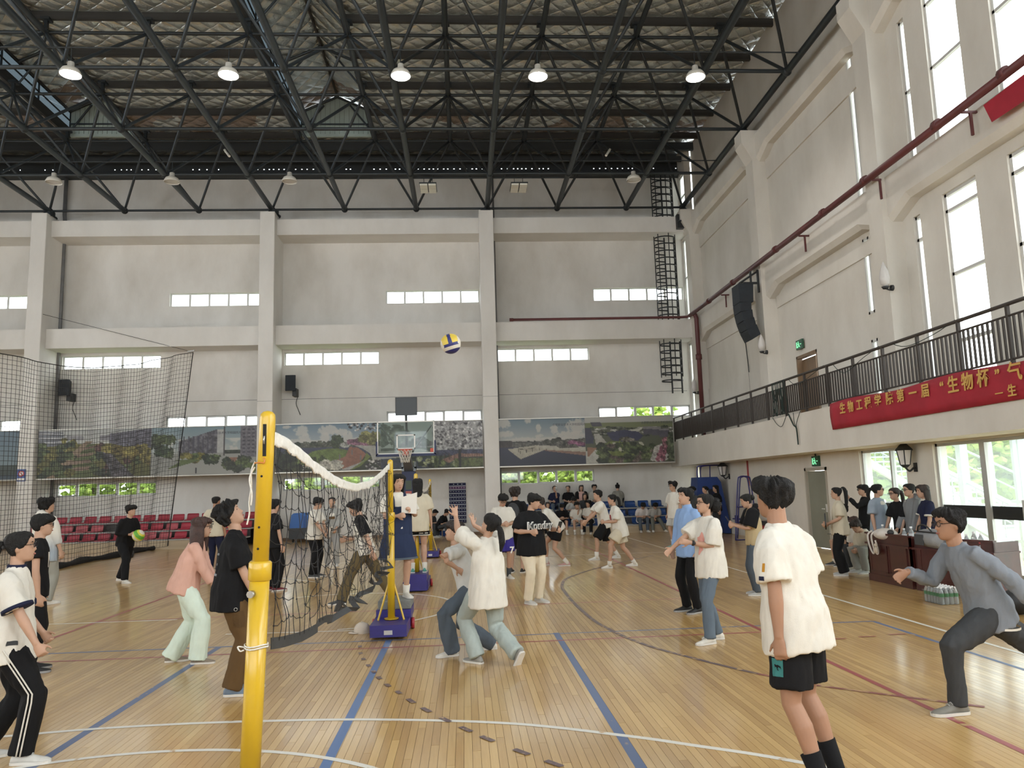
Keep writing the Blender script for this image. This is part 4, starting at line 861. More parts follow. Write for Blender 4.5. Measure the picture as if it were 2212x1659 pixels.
# high-bay lamps
M_GLOW = mat('lamp_glow', (1.0, 0.98, 0.94), 0.5, emit=22.0); M_DOME = mat('lamp_reflector', (0.66, 0.63, 0.56), 0.45)
def highbay(x, y, lit, lab):
    z = 12.05; t = thing('high_bay_lamp', (x, y, z), lab, 'ceiling lamp', 'lit high-bay lamps' if lit else 'unlit high-bay lamps')
    G().add(glathe([(.24, -.04), (.25, -.01), (.20, .09), (.11, .15), (.08, .17), (.075, .28), (.03, .3), (0, .3)], (x, y, z), 20)).build('reflector', M_DOME, t, True)
    cyl('suspension', (x, y, z+.28), (x, y, 12.70), .012, M_STEEL, t)
    if lit:
        G().add(glathe([(0, -.05), (.12, -.048), (.215, -.035), (.235, -.02)], (x, y, z), 20)).build('lens', M_GLOW, t)
        L = bpy.data.lights.new('lamp_light', 'SPOT'); L.energy = 520; L.spot_size = math.radians(130); L.spot_blend = .6; L.shadow_soft_size = .25; L.color = (1, .96, .9); o = bpy.data.objects.new('lamp_light', L); o.location = (x, y, z-.06); link(o, t)
    else: G().add(glathe([(0, -.0), (.22, -.0)], (x, y, z), 20)).build('lens', M_LAMPG, t)
for x, l in ((-9.36, 'leftmost'), (-5.6, 'second from left'), (-1.39, 'middle'), (2.05, 'second from right'), (6.1, 'rightmost')): highbay(x, 18.15, True, 'brightly lit high-bay lamp, %s of the lit row' % l)
for x, l in ((-13.13, 'leftmost of the three dark lamps before the end wall'), (-9.39, 'middle one of the three dark lamps before the end wall'), (-5.59, 'rightmost of the three dark lamps before the end wall'), (5.95, 'dark lamp near the caged ladder')): highbay(x, 24.78, False, 'unlit high-bay lamp, '+l)
for x, l in ((-1.08, 'left'), (2.13, 'right')):
    t = thing('panel_floodlight', (x, 26.2, 12.1), 'flat four-panel floodlight hanging before the end wall, %s one' % l, 'ceiling lamp', 'panel floodlights')
    for a in (-1, 1):
        for b_ in (-1, 1): box('light_panel', x+a*.15-.13, x+a*.15+.13, 26.2+b_*.2-.17, 26.2+b_*.2+.17, 12.3, 12.36, mat('panel_lens', (.72, .70, .62), .4), t)
    box('back_frame', x-.3, x+.3, 25.8, 26.6, 12.36, 12.4, M_STEEL, t)
    for a in (-.15, .15): cyl('suspension', (x+a, 26.2, 12.4), (x+a, 26.2, 12.72), .01, M_STEEL, t)
for x, y, l in ((-7.6, 24.2, 'left one'), (5.1, 24.2, 'right one')):
    o = G().tube([(x, y+.2, 12.95), (x+.25 if x < 0 else x-.2, y-.1, 12.6)], .04, 8).build('tube_lamp', M_DOME); tag(o, 'short white tube hanging tilted under the truss, %s' % l, 'tube lamp')
# ---------------------------------------------------------------- volleyball posts and nets
M_YEL = mat('yellow_post_paint', (0.56, 0.36, 0.015), 0.30, 0, .05, 3, coat=.3); M_NAVY = mat('blue_base_paint', (0.024, 0.018, 0.17), 0.4, 0, .1, 3); M_HOLE = mat('hole_black', (0.004, 0.004, 0.004), 0.8)
M_STONE = mat('grey_concrete_block', (0.17, 0.175, 0.165), 0.85, 0, .15, 12, bump=.3); M_ROPE = mat('white_rope', (0.70, 0.68, 0.62), 0.8, bump=.4, bscale=120); M_CHROME = mat('worn_chrome', (0.45, 0.44, 0.42), 0.3, .9); M_REDW = mat('red_wheel', (0.35, 0.02, 0.03), 0.4)
def post(x, y, z0, top, r, rs, zs, label, base='full', lean=(0, 0), zbase=.17, zst=.62):
    t = thing('volleyball_post', (x, y, 0), label, 'net post', 'yellow volleyball posts')
    ax = Vector((lean[0], lean[1], 1)); P = lambda z: Vector((x, y, 0))+ax*z
    G().tube([P(z0), P(zs)], rs, 20).tube([P(zs-.0), P(zs+.005), P(zs+.03)], [rs, rs, r+.004], 20).build('sleeve', M_YEL, t, True)
    G().tube([P(zs-.03), P(zs-.025), P(zs+.06), P(zs+.07)], [rs, rs+.008, rs+.008, rs], 20).build('collar', M_YEL, t, True)
    g = G().tube([P(zs), P(top-.045), P(top-.02), P(top-.006), P(top)], [r, r, r*.92, r*.6, r*.1], 20); g.build('pole', M_YEL, t, True)
    # base carriage
    if base:
        b0 = box('base_box', x-.22, x+.22, y-.42, y+.62, .03, zbase, M_NAVY, t); bevel(b0, .01)
        box('name_plate', x-.05, x+.05, y-.425, y-.42, .06, .11, M_CHROME, t)
        for s in (-1, 1):
            cyl('strut', (x+s*.03, y+.02, zst), (x+s*.16, y-.05, zbase), .013, M_YEL, t); cyl('wheel', (x+s*.225, y+.3, .07), (x+s*.265, y+.3, .07), .07, M_REDW, t)
        cyl('foot_flange', (x, y, zbase), (x, y, zbase+.02), .09, M_YEL, t)
    return t
tp = post(-1.128, 4.2, .17, 2.20, .0415, .051, 1.34, 'tall yellow volleyball post in the near foreground', lean=(.036, 0), zst=.3)
PXc = lambda z: -1.128+.036*z
# pulley slot, holes, knob, hook, ropes on the near post
sl = G().box(PXc(2.03)-.009, PXc(2.03)+.009, 4.2-.044, 4.2-.03, 1.955, 2.125).build('pulley_slot', M_HOLE, tp); cyl('pulley_wheel', (PXc(2.04)-.004, 4.168, 2.04), (PXc(2.04)+.004, 4.168, 2.04), .028, M_CHROME, tp)
for z in (1.85, 1.585, 1.475, 1.385): cyl('pin_hole', (PXc(z)-.006, 4.2-.0425, z), (PXc(z)-.006, 4.2-.03, z), .0065, M_HOLE, tp)
cyl('clamp_knob', (PXc(1.27)-.02, 4.2-.058, 1.25), (PXc(1.27)-.025, 4.2-.085, 1.25), .019, M_CHROME, tp); cyl('knob_stem', (PXc(1.27)-.02, 4.2-.04, 1.25), (PXc(1.27)-.02, 4.2-.06, 1.25), .01, M_CHROME, tp)
G().tube(smooth_pts([(PXc(1.94)-.0, 4.155, 1.945), (PXc(1.94)+.008, 4.148, 1.935), (PXc(1.94)+.004, 4.146, 1.918), (PXc(1.94)-.012, 4.15, 1.922), (PXc(1.94)-.05, 4.17, 1.92)]), .004, 6).build('hook', mat('orange_hook', (.55, .2, .03), .4), tp, True)
ro = G().tube(smooth_pts([(PXc(1.8)-.05, 4.2, 1.93), (PXc(1.8)-.066, 4.19, 1.88), (PXc(1.8)-.062, 4.18, 1.8), (PXc(1.8)-.072, 4.18, 1.72), (PXc(1.7)-.066, 4.18, 1.66), (PXc(1.7)-.078, 4.18, 1.6)]), .0045, 6).tube(smooth_pts([(PXc(1.8)-.048, 4.19, 1.9), (PXc(1.8)-.072, 4.18, 1.84), (PXc(1.8)-.056, 4.17, 1.76), (PXc(1.8)-.06, 4.17, 1.7)]), .0045, 6)
a = [(PXc(.98)+.058*math.cos(k*.4), 4.2+.058*math.sin(k*.4), .975+.004*math.sin(k)) for k in range(17)]
ro.tube(a, .0045, 6).tube([(p[0], p[1], p[2]+.012) for p in a], .004, 6).tube(smooth_pts([(PXc(.98)-.055, 4.18, .98), (PXc(.98)-.085, 4.17, .985), (PXc(.98)-.07, 4.16, .965), (PXc(.98)-.05, 4.155, .97)]), .004, 6); ro.build('rope', M_ROPE, tp, True)
tp2 = post(-.95, 10.0, .17, 2.16, .036, .046, 1.42, 'yellow volleyball post beside the referee in denim dress')
bx = box('counterweight_box', -1.16, -.72, 10.18, 10.75, .15, .26, M_NAVY, tp2); o = G().box(-1.14, -.72, 10.2, 10.72, .26, .37).build('stone_block', M_STONE); bevel(o, .012); tag(o, 'grey stone block under the feet of the referee', 'block')
tp3 = post(-.90, 14.35, .17, 2.07, .036, .046, 1.4, 'yellow volleyball post behind the long-haired girl on the blue box')
box('counterweight_box', -1.08, -.70, 13.9, 14.6, .02, .30, M_NAVY, tp3)
tp4 = post(-.94, 21.0, .17, 2.06, .036, .046, 1.35, 'far yellow volleyball post left of the phone pocket chart')
M_NETB = mat('net_cord', (0.012, 0.012, 0.013), 0.8); M_BAND = mat('white_net_band', (0.72, 0.70, 0.65), 0.8, 0, .1, 20, bump=.5, bscale=30); M_TAPE = mat('dark_net_tape', (0.035, 0.036, 0.037), 0.75, 0, .2, 10)
NY = [4.25, 4.5, 4.75, 5, 5.3, 5.6, 6, 6.4, 6.8, 7.2, 7.6, 8, 8.4, 8.8, 9.2, 9.6, 9.95]
NT = [2.08, 2.07, 2.04, 2.01, 1.96, 1.93, 1.88, 1.85, 1.83, 1.82, 1.84, 1.85, 1.89, 1.94, 1.99, 2.05, 2.1]
NB = [0.98, 0.94, 0.91, 0.88, 0.86, 0.87, 0.82, 0.84, 0.81, 0.78, 0.77, 0.79, 0.80, 0.80, 0.82, 0.84, 0.96]
NX = lambda y: -1.03+(y-4.2)/5.8*.08
vn = thing('volleyball_net', (-.99, 7.1, 1.4), 'slack black volleyball net with white top band between the near posts', 'net')
rs = np.random.RandomState(4)
# top band: two-sided gathered strip
ys = np.linspace(4.25, 9.93, 120); v = []; f = []
for i, y in enumerate(ys):
    zt_ = np.interp(y, NY, NT)+.012; hgt = .070+.004*math.sin(i*.9)+.006*rs.rand()
    off = .006*math.sin(i*1.3)+.002*rs.randn()
    for k in range(5): v.append((NX(y)+off*(k/4)+.003*math.sin(i*1.1+k), y, zt_-hgt*k/4+(.0015*rs.randn() if 0 < k else 0)))
for i in range(len(ys)-1):
    for k in range(4): a = i*5+k; f.append((a, a+1, a+6, a+5))
o = mk('top_band', v, f, M_BAND, vn, True); md = o.modifiers.new('s', 'SOLIDIFY'); md.thickness = .006
# bottom tape, crumpled
pts = []; 
yy = np.linspace(4.26, 9.9, 40)
for i, y in enumerate(yy):
    k = np.clip((y-5.3)/1.0, 0, 1); pts.append((NX(y)+k*.06*math.sin(i*1.9)+k*.02*rs.randn(), y+k*.05*math.sin(i*2.7), np.interp(y, NY, NB)+k*(.03*math.sin(i*1.4)+.012*rs.randn())))
v = []; f = []
for i, p in enumerate(pts):
    k = np.clip((p[1]-5.3)/1.2, 0, 1); tw = k*(1.0*math.sin(i*.8)); w_ = .03-.008*k
    v += [(p[0]+math.sin(tw)*w_, p[1], p[2]+math.cos(tw)*w_), (p[0]-math.sin(tw)*w_, p[1], p[2]-math.cos(tw)*w_)]
f = [(2*i, 2*i+1, 2*i+3, 2*i+2) for i in range(len(pts)-1)]; o = mk('bottom_tape', v, f, M_TAPE, vn); md = o.modifiers.new('s', 'SOLIDIFY'); md.thickness = .006
def cordnet(name, grid, r, parent, m, sides=3):
    """grid[i][j] points -> cords along both directions"""
    g = G()
    for row in grid: g.tube(row, r, sides, False)
    for j in range(len(grid[0])): g.tube([grid[i][j] for i in range(len(grid))], r, sides, False)
    return g.build(name, m, parent, kind='stuff')
g = G(); nv = 46; nh = 11; grid = []
for i in range(nv):
    y = 4.28+5.6*(i/(nv-1)); row = []; k = np.clip((y-5.2)/2.5, 0, 1); ph = rs.rand()*6
    zt_, zb_ = np.interp(y, NY, NT)-.06, np.interp(y, NY, NB)+.01
    for j in range(nh):
        t = j/(nh-1); row.append((NX(y)+(.02+.05*k)*math.sin(t*7+ph)*math.sin(math.pi*t)+.012*rs.randn()*(0 < j < nh-1), y+(.02+.05*k)*math.sin(t*5+ph*2)*math.sin(math.pi*t)+.012*rs.randn(), zt_+(zb_-zt_)*t+(.018+.03*k)*rs.randn()*(0 < j < nh-1)))
    grid.append(row)
for row in grid: g.tube(smooth_pts(row, 3),   .0023, 4, False)
for j in range(1, nh-1):
    for i0 in range(0, nv-1):
        if rs.rand() < .93:
            a, b = Vector(grid[i0][j]), Vector(grid[i0+1][j]); m_ = (a+b)/2-Vector((0, 0, .012)); g.tube([a, m_, b],   .0023, 4, False)
g.build('netting', M_NETB, vn, kind='stuff')
g = G()
for row in grid[:20]:
    for p in row[1:-1]: g.add(gell(p, .0055, .0055, .0055, None, 6, 4))
g.build('net_knots', M_NETB, vn, kind='stuff')
G().tube([(-.985, 9.93, 2.1), (-.99, 9.94, 1.5), (-.975, 9.92, .96)], .012, 6).build('side_cord', M_TAPE, vn)
# second net between the far posts
vn2 = thing('volleyball_net', (-.92, 17.6, 1.4), 'far volleyball net with white top band between the distant posts', 'net')
g2 = []; v = []; f = []
for i in range(60):
    y = 14.4+6.55*i/59; zt_ = 2.0-.22*math.sin(math.pi*i/59); v += [(-.92+.01*math.sin(i), y, zt_), (-.92+.01*math.sin(i+1), y, zt_-.07)]
    g2.append([(-.92+.02*math.sin(i*1.3+j), y, zt_-.06-.09*j) for j in range(10)])
o = mk('top_band', v, [(2*i, 2*i+1, 2*i+3, 2*i+2) for i in range(59)], M_BAND, vn2); md = o.modifiers.new('s', 'SOLIDIFY'); md.thickness = .006
cordnet('netting', g2, .003, vn2, M_NETB)
# ---------------------------------------------------------------- hanging divider net at left
dn = thing('divider_net', (-10.4, 23, 0), 'tall dark net curtain hanging at the left side', 'net')
DYs = np.arange(16.8, 29.3, .15); grid = []
for i, y in enumerate(DYs):
    zt_ = np.interp(y, [16.8, 18.2, 20.7, 22.5, 25.5, 28, 29.3], [5.2, 5.17, 5.28, 5.5, 6.1, 6.8, 7.17]); x0 = -10.6+.40*max(0, (y-26)/3.3)**1; row = []
    nz_ = 46
    for j in range(nz_):
        t = j/(nz_-1); gather = max(0, (y-24)/5.3)
        yb = y-gather*1.55*t**.9
        row.append((x0+.05*math.sin(i*.55+t*2.)*(1+gather), yb, .12+(zt_-.12)*(1-t)))
    grid.append(row)
cordnet('netting', grid, .0052, dn, mat('divider_cord', (.03, .028, .027), .9), 3)
G().tube([r_[0] for r_ in grid], .012, 5).build('top_cord', M_NETB, dn); G().tube(grid[-1], .016, 5).build('edge_cord', M_NETB, dn)
G().tube([(-10.2, 29.3, 7.2), (-15.4, 28.8, 8.6)], .008, 5).build('stay_wire', M_NETB, dn); G().tube([(-10.3, 29.2, 7.18), (-10.05, 29.22, 7.22)], .03, 6).build('eyelet', M_CHROME, dn)
pts = [(-10.75+.1*math.sin(i*.7), 20.6+.37*i, .07) for i in range(20)]; G().tube(pts, [.09+.03*math.sin(i*1.3) for i in range(20)], 8, ry=[.06]*20).build('hem_roll', mat('black_net_roll', (.012, .012, .013), .85, bump=.5, bscale=25), dn, True)
pts = [(-10.55+.16*i, 25.6-.42*i, .05) for i in range(4)]; G().tube(pts, [.1, .09, .07, .03], 8, ry=.05).build('hem_fold', MATS['black_net_roll'], dn, True)
# ---------------------------------------------------------------- grandstands
M_RSEAT = [mat('red_seat_%d' % k, c, .45, 0, .15, 4) for k, c in enumerate(((.34, .035, .055), (.40, .09, .105), (.29, .028, .045)))]; M_BSEAT = [mat('blue_seat_%d' % k, c, .35, 0, .1, 4) for k, c in enumerate(((.012, .055, .20), (.010, .045, .17)))]
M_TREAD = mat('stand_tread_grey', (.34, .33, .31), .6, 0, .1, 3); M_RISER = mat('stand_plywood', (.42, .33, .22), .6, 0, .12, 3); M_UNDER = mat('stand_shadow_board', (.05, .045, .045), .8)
def seat_mesh(m):
    g = G(); rows = []
    prof = [(-.20, .0), (-.21, .03), (-.12, .045), (.06, .035), (.13, .06), (.17, .16), (.19, .24), (.215, .24), (.20, .14), (.16, .03), (.08, .0)]
    for k, s in enumerate((-1, -.9, -.5, 0, .5, .9, 1)):
        dip = .02*(1-abs(s)**3); sh = .86 if abs(s) == 1 else 1; rows.append([(s*.205, p[0]*sh, (p[1]-(dip if 1 < i < 5 else 0))*(.9 if abs(s) == 1 else 1)) for i, p in enumerate(prof)])
    g.add(gloft(rows)); me = bpy.data.meshes.new('seat'); me.from_pydata(g.v, [], g.f); me.materials.append(m); me.polygons.foreach_set('use_smooth', [True]*len(me.polygons)); return me
def stand(name, x0, x1, y0, tiers, meshes, label, pitch, miss=lambda r, k: False):
    t = thing(name, ((x0+x1)/2, y0, 0), label, 'grandstand')
    for r, (ya, yb, za, zb) in enumerate(tiers):
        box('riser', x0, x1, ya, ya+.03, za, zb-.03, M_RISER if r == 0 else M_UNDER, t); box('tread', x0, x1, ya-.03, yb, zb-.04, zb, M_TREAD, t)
        n_ = int((x1-x0)/pitch)
        for k in range(n_):
            if miss(r, k): continue
            o = bpy.data.objects.new('seat', random.choice(meshes)); o.location = (x0+pitch*(k+.5), ya+.24, zb+.005); o.rotation_euler = (random.uniform(-.04, .04), 0, 0); link(o, t)
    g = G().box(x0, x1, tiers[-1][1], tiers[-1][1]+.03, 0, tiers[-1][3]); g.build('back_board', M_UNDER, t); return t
random.seed(9)
stand('red_grandstand', -15.44, -7.64, 27.75, [(27.75, 28.35, 0, .34), (28.35, 28.95, .3, .62), (28.95, 29.55, .58, .92)], [seat_mesh(m) for m in M_RSEAT], 'low grandstand with rows of red plastic seats at left', .52, lambda r, k: (r == 1 and k % 7 == 5))
stand('blue_grandstand', 1.45, 7.85, 28.45, [(28.45, 29.05, 0, .30), (29.05, 29.65, .26, .58), (29.65, 30.25, .54, .88)], [seat_mesh(m) for m in M_BSEAT], 'low grandstand with rows of blue plastic seats below the right mural', .52, lambda r, k: (r == 0 and k % 5 == 3))
# ---------------------------------------------------------------- basketball stand behind the referee
M_PAD = mat('navy_padding', (.014, .022, .075), .5, 0, .1, 4); M_ARM = mat('grey_hoop_arm', (.25, .27, .29), .4, .3); M_RIM = mat('orange_rim', (.55, .07, .03), .4); M_SCREEN = mat('dark_display', (.022, .028, .032), .35)
t = thing('basketball_hoop', (-1.85, 26.8, 0), 'basketball hoop with glass backboard and shot clock behind the referee', 'basketball hoop')
x, yb = -1.87, 25.0
box('glass_board', x-.9, x+.9, yb, yb+.015, 2.95, 3.98, M_BOARDGL, t)
g = G()
for a in ((x-.92, x+.92, 3.96, 4.0), (x-.92, x+.92, 2.93, 2.97), (x-.92, x-.885, 2.93, 4.0), (x+.885, x+.92, 2.93, 4.0), (x-.3, x+.3, 3.52, 3.56), (x-.3, x+.3, 3.1, 3.13), (x-.3, x-.26, 3.1, 3.56), (x+.26, x+.3, 3.1, 3.56)): g.box(a[0], a[1], yb-.012, yb-.002, a[2], a[3])
g.build('white_lines', M_WHITEP, t)
G().box(x-.96, x+.96, yb-.03, yb+.05, 2.86, 2.94).box(x-.96, x-.91, yb-.03, yb+.05, 2.9, 3.35).box(x+.91, x+.96, yb-.03, yb+.05, 2.9, 3.35).build('edge_padding', M_PAD, t)
rim = [(x+.23*math.cos(k*math.pi/12), yb-.38+.23*math.sin(k*math.pi/12), 3.05) for k in range(25)]; G().tube(rim, .012, 6).box(x-.09, x+.09, yb-.17, yb, 2.88, 3.06).build('rim', M_RIM, t, False)
g = []
for k in range(13):
    a = k*math.pi/6; g.append([(x+(.23-.1*min(1, j/4*1.1))*math.cos(a+j*.26), yb-.38+(.23-.1*min(1, j/4*1.1))*math.sin(a+j*.26), 3.05-.1*j) for j in range(5)])
gg = G()
for r_ in g: gg.tube(r_, .007, 4, False)
for k in range(12):
    for j in range(4): gg.tube([g[k+1][j], g[k][j+1]], .007, 4, False)
gg.build('hoop_net', M_ROPE, t, kind='stuff')
box('red_sticker', x+.78, x+.88, yb-.014, yb-.012, 2.98, 3.1, M_RIM, t)
box('shot_clock', x-.33, x+.34, yb+.25, yb+.33, 4.22, 4.78, M_SCREEN, t); g = G().box(x-.35, x+.36, yb+.24, yb+.25, 4.2, 4.22).box(x-.35, x+.36, yb+.24, yb+.25, 4.78, 4.8).box(x-.35, x-.33, yb+.24, yb+.25, 4.2, 4.8).box(x+.34, x+.36, yb+.24, yb+.25, 4.2, 4.8); g.build('clock_bezel', M_BLACK, t)
cyl('clock_pole', (x, yb+.3, 3.2), (x, yb+.3, 4.25), .035, M_BLACK, t)
for s in (-1, 1): cyl('board_stay', (x+s*.82, yb+.03, 3.85), (x+s*.12, yb+.5, 2.95), .03, M_ARM, t)
v = [(x-.12, yb+.02, 3.1), (x+.12, yb+.02, 3.1), (x+.12, yb+.02, 2.86), (x-.12, yb+.02, 2.86), (x-.16, 26.4, 2.55), (x+.16, 26.4, 2.55), (x+.16, 26.4, 2.3), (x-.16, 26.4, 2.3)]; mk('boom_arm', v, [(0, 1, 2, 3), (7, 6, 5, 4), (0, 4, 5, 1), (1, 5, 6, 2), (2, 6, 7, 3), (3, 7, 4, 0)], M_ARM, t)
G().box(x-.24, x+.24, 26.15, 26.45, 2.42, 2.56).box(x-.24, x-.18, 26.15, 26.45, 2.5, 2.72).box(x+.18, x+.24, 26.15, 26.45, 2.5, 2.72).build('arm_clamp', M_ARM, t)
o = box('mast_padding', x-.22, x+.22, 26.0, 26.4, .35, 2.40, M_PAD, t); box('mast_notice', x-.1, x+.1, 25.99, 26.0, 1.55, 1.75, mat('notice_red', (.4, .1, .09), .5), t); box('mast_notice', x-.1, x+.1, 25.99, 26.0, 1.8, 2.1, mat('notice_green', (.05, .07, .05), .5), t)
o = box('base_carriage', x-.5, x+.5, 26.0, 28.0, .03, .38, M_PAD, t)
# folded hoop stand with blue pads at the far right
M_PADB = mat('royal_blue_padding', (.010, .035, .16), .5, 0, .12, 3); M_BTUBE = mat('navy_tube', (.022, .020, .13), .4)
t = thing('folded_hoop_stand', (8.3, 26.5, 0), 'folded basketball stand with royal blue padding in the far corner', 'basketball stand')
yy0, yy1 = 26.1, 26.9; out_ = [(7.72, .02), (7.95, 1.93), (8.62, 1.93), (8.74, 1.75), (8.98, .3), (8.98, .02)]; inn = [(8.05, .02), (8.18, 1.2), (8.22, 1.52), (8.5, 1.52), (8.58, 1.2), (8.78, .02)]
def prism(poly, y0, y1):
    n_ = len(poly); v = [(p[0], y0, p[1]) for p in poly]+[(p[0], y1, p[1]) for p in poly]; f = [tuple(range(n_)), tuple(reversed(range(n_, 2*n_)))]+[(i, i+n_, (i+1) % n_+n_, (i+1) % n_) for i in range(n_)]; return v, f
G().add(prism([out_[0], inn[0], inn[1], out_[1]][::-1], yy0, yy1)).build('side_pad', M_PADB, t); G().add(prism([out_[1], inn[1], inn[2], inn[3], inn[4], out_[3], out_[2]][::-1], yy0, yy1)).build('top_pad', M_PADB, t); G().add(prism([inn[4], inn[5], out_[5], out_[4], out_[3]][::-1], yy0, yy1)).build('side_pad', M_PADB, t)
for s in (0, .12): G().tube(smooth_pts([(8.05+s, 26.5, 1.93), (8.06+s, 26.5, 2.2), (8.15+s, 26.45, 2.32), (8.9, 26.4, 2.33)]), .022, 8).build('bent_tube', M_BTUBE, t, True)
cyl('tube_post', (8.5, 26.5, 1.93), (8.5, 26.45, 2.33), .02, M_BTUBE, t)
# blue tubular umpire frame
t = thing('umpire_ladder', (8.4, 23, 0), 'navy tubular umpire ladder frame under the balcony', 'ladder frame')
def arch(x0, x1, y, xt0, xt1, h): return smooth_pts([(x0, y, .03), (x0+(xt0-x0)*.55, y, h*.55), (xt0, y, h-.12), (xt0+.06, y, h-.02), ((xt0+xt1)/2, y, h), (xt1-.06, y, h-.02), (xt1, y, h-.12), (x1+(xt1-x1)*.55, y, h*.55), (x1, y, .03)], 5)
G().tube(arch(7.93, 8.55, 22.7, 8.12, 8.42, 1.9), .022, 8).build('side_arch', M_BTUBE, t, True); G().tube(arch(8.2, 8.85, 23.3, 8.4, 8.72, 1.9), .022, 8).build('side_arch', M_BTUBE, t, True)
for z, a, b_ in ((.04, 7.93, 8.2), (1.0, 8.02, 8.3), (.04, 8.55, 8.85), (1.78, 8.42, 8.7), (1.0, 8.49, 8.79)): cyl('cross_bar', (a, 22.7, z), (b_, 23.3, z), .018, M_BTUBE, t)
cyl('cross_bar', (8.02, 22.7, 1.0), (8.49, 22.7, 1.0), .018, M_BTUBE, t); cyl('cross_bar', (7.93, 22.7, .04), (8.55, 22.7, .04), .018, M_BTUBE, t); box('seat_plate', 8.05, 8.3, 22.75, 23.2, .62, .66, M_BTUBE, t); box('seat_plate', 8.05, 8.09, 22.75, 23.0, .4, .75, M_BTUBE, t)
o = thing('red_crate', (8.65, 21.6, 0), 'red plastic bin against the wall behind the girl with phone', 'bin'); g = G().add(gloft([[(8.45, 21.4, 0), (8.85, 21.4, 0), (8.85, 21.8, 0), (8.45, 21.8, 0)], [(8.40, 21.35, .5), (8.9, 21.35, .5), (8.9, 21.85, .5), (8.40, 21.85, .5)]])); g.build('bin_body', mat('red_plastic', (.34, .02, .02), .45), o); box('black_lid', 8.38, 8.92, 21.33, 21.87, .5, .62, M_BLACK, o)
# blue trolley by the end wall
t = thing('blue_trolley', (-6.1, 29.5, 0), 'bright blue box trolley with dark lower cabinet by the end wall', 'trolley'); M_TB = mat('bright_blue_plastic', (.02, .11, .36), .4)
g = G().add(gloft([[(-6.5, 29.3, .52), (-5.68, 29.3, .52), (-5.68, 29.9, .52), (-6.5, 29.9, .52)], [(-6.42, 29.3, 1.0), (-5.76, 29.3, 1.0), (-5.76, 29.9, 1.0), (-6.42, 29.9, 1.0)], [(-6.34, 29.32, 1.06), (-5.82, 29.32, 1.06), (-5.82, 29.88, 1.06), (-6.34, 29.88, 1.06)]])); g.build('upper_box', M_TB, t)
box('lower_cabinet', -6.5, -5.68, 29.25, 29.9, .12, .52, M_BLACK, t); box('handle_rib', -5.98, -5.93, 29.27, 29.3, .35, .95, mat('blue_rib', (.012, .06, .22), .4), t)
for a in (-6.4, -5.8): cyl('castor', (a, 29.4, .06), (a+.05, 29.4, .06), .06, M_BLACK, t)
# pocket chart on the end wall
t = thing('pocket_chart', (-.3, 30.27, .5), 'navy hanging chart with rows of clear phone pockets on the end wall', 'pocket chart'); M_CH = mat('navy_cloth', (.012, .014, .05), .8); M_PV = mat('clear_pvc_edge', (.45, .48, .5), .25); M_PK = mat('purple_pocket', (.10, .03, .10), .5)
box('cloth_back', -.62, .03, 30.26, 30.285, .48, 2.01, M_CH, t)
for r_ in range(10):
    z = 1.89-.142*r_
    box('pocket_edge', -.615, .025, 30.25, 30.258, z-.008, z+.014, M_PV, t)
    for k in range(6): xa = -.60+.104*k; box('pocket', xa, xa+.09, 30.252, 30.258, z-.118, z-.012, M_PK if r_ == 0 else M_CH, t); box('number_card', xa+.03, xa+.06, 30.249, 30.252, z-.075, z-.055, M_PV, t)
for k in range(3): box('title_card', -.46+.16*k, -.42+.16*k, 30.25, 30.258, 1.945, 1.975, M_PV, t)
o = box('blue_floor_strip', -1.0, -.35, 30.1, 30.27, .0, .2, mat('blue_mat', (.02, .07, .28), .6)); tag(o, 'low blue mat roll at the foot of the end wall', 'mat')
o = mk('blue_bag', *gell((-.12, 29.85, .14), .28, .18, .14, None, 14, 8), mat('blue_nylon', (.014, .03, .16), .6, bump=.5, bscale=12), None, True); tag(o, 'crumpled dark blue bag on the floor under the pocket chart', 'bag')
bb = box('baseboard_back', XL, 9.1, YF-.02, YF, 0, .12, mat('brown_skirting', (.20, .13, .08), .6)); tag(bb, 'brown skirting board along the end wall', kind='structure')
# ---------------------------------------------------------------- score desks and things on them
M_MAH = mat('mahogany_veneer', (.062, .014, .012), .32, 0, .25, 6, coat=.3)
def desk(cx, cy, ang, w_, h, dpt, label):
    t = thing('wooden_lectern_desk', (cx, cy, 0), label, 'desk', 'brown wooden desks'); c, s = math.cos(ang), math.sin(ang)
    def B(nm, u0, u1, v0, v1, z0, z1, par=t):   # u along the front, v depth away from front
        q = [(u0, v0), (u1, v0), (u1, v1), (u0, v1)]; P = [(cx+u*c-v_*s, cy+u*s+v_*c) for u, v_ in q]; vv = [(p[0], p[1], z) for z in (z0, z1) for p in P]
        return mk(nm, vv, [(0, 3, 2, 1), (4, 5, 6, 7), (0, 1, 5, 4), (1, 2, 6, 5), (2, 3, 7, 6), (3, 0, 4, 7)], M_MAH, par)
    b_ = B('front_board', -w_/2, w_/2, .02, .05, .04, h-.03); B('plinth', -w_/2-.01, w_/2+.01, 0, .06, 0, .12); B('side_board', -w_/2, -w_/2+.03, .02, dpt, .04, h-.03); B('side_board', w_/2-.03, w_/2, .02, dpt, .04, h-.03); B('desk_top', -w_/2-.02, w_/2+.02, -.02, dpt, h-.2, h-.17); B('front_rim', -w_/2-.02, w_/2+.02, -.01, .06, h-.03, h)
    n_ = 2
    for k in range(n_):
        a = -w_/2+.07+(w_-.14)*k/n_; e = -w_/2+.07+(w_-.14)*(k+1)/n_
        for (u0, u1, z0, z1) in ((a+.03, e-.03, .17, .185), (a+.03, e-.03, h-.2, h-.185), (a+.03, a+.045, .17, h-.185), (e-.045, e-.03, .17, h-.185)): B('panel_moulding', u0, u1, .005, .02, z0, z1)
        B('raised_panel', a+.045, e-.045, .012, .02, .185, h-.2)
    return t
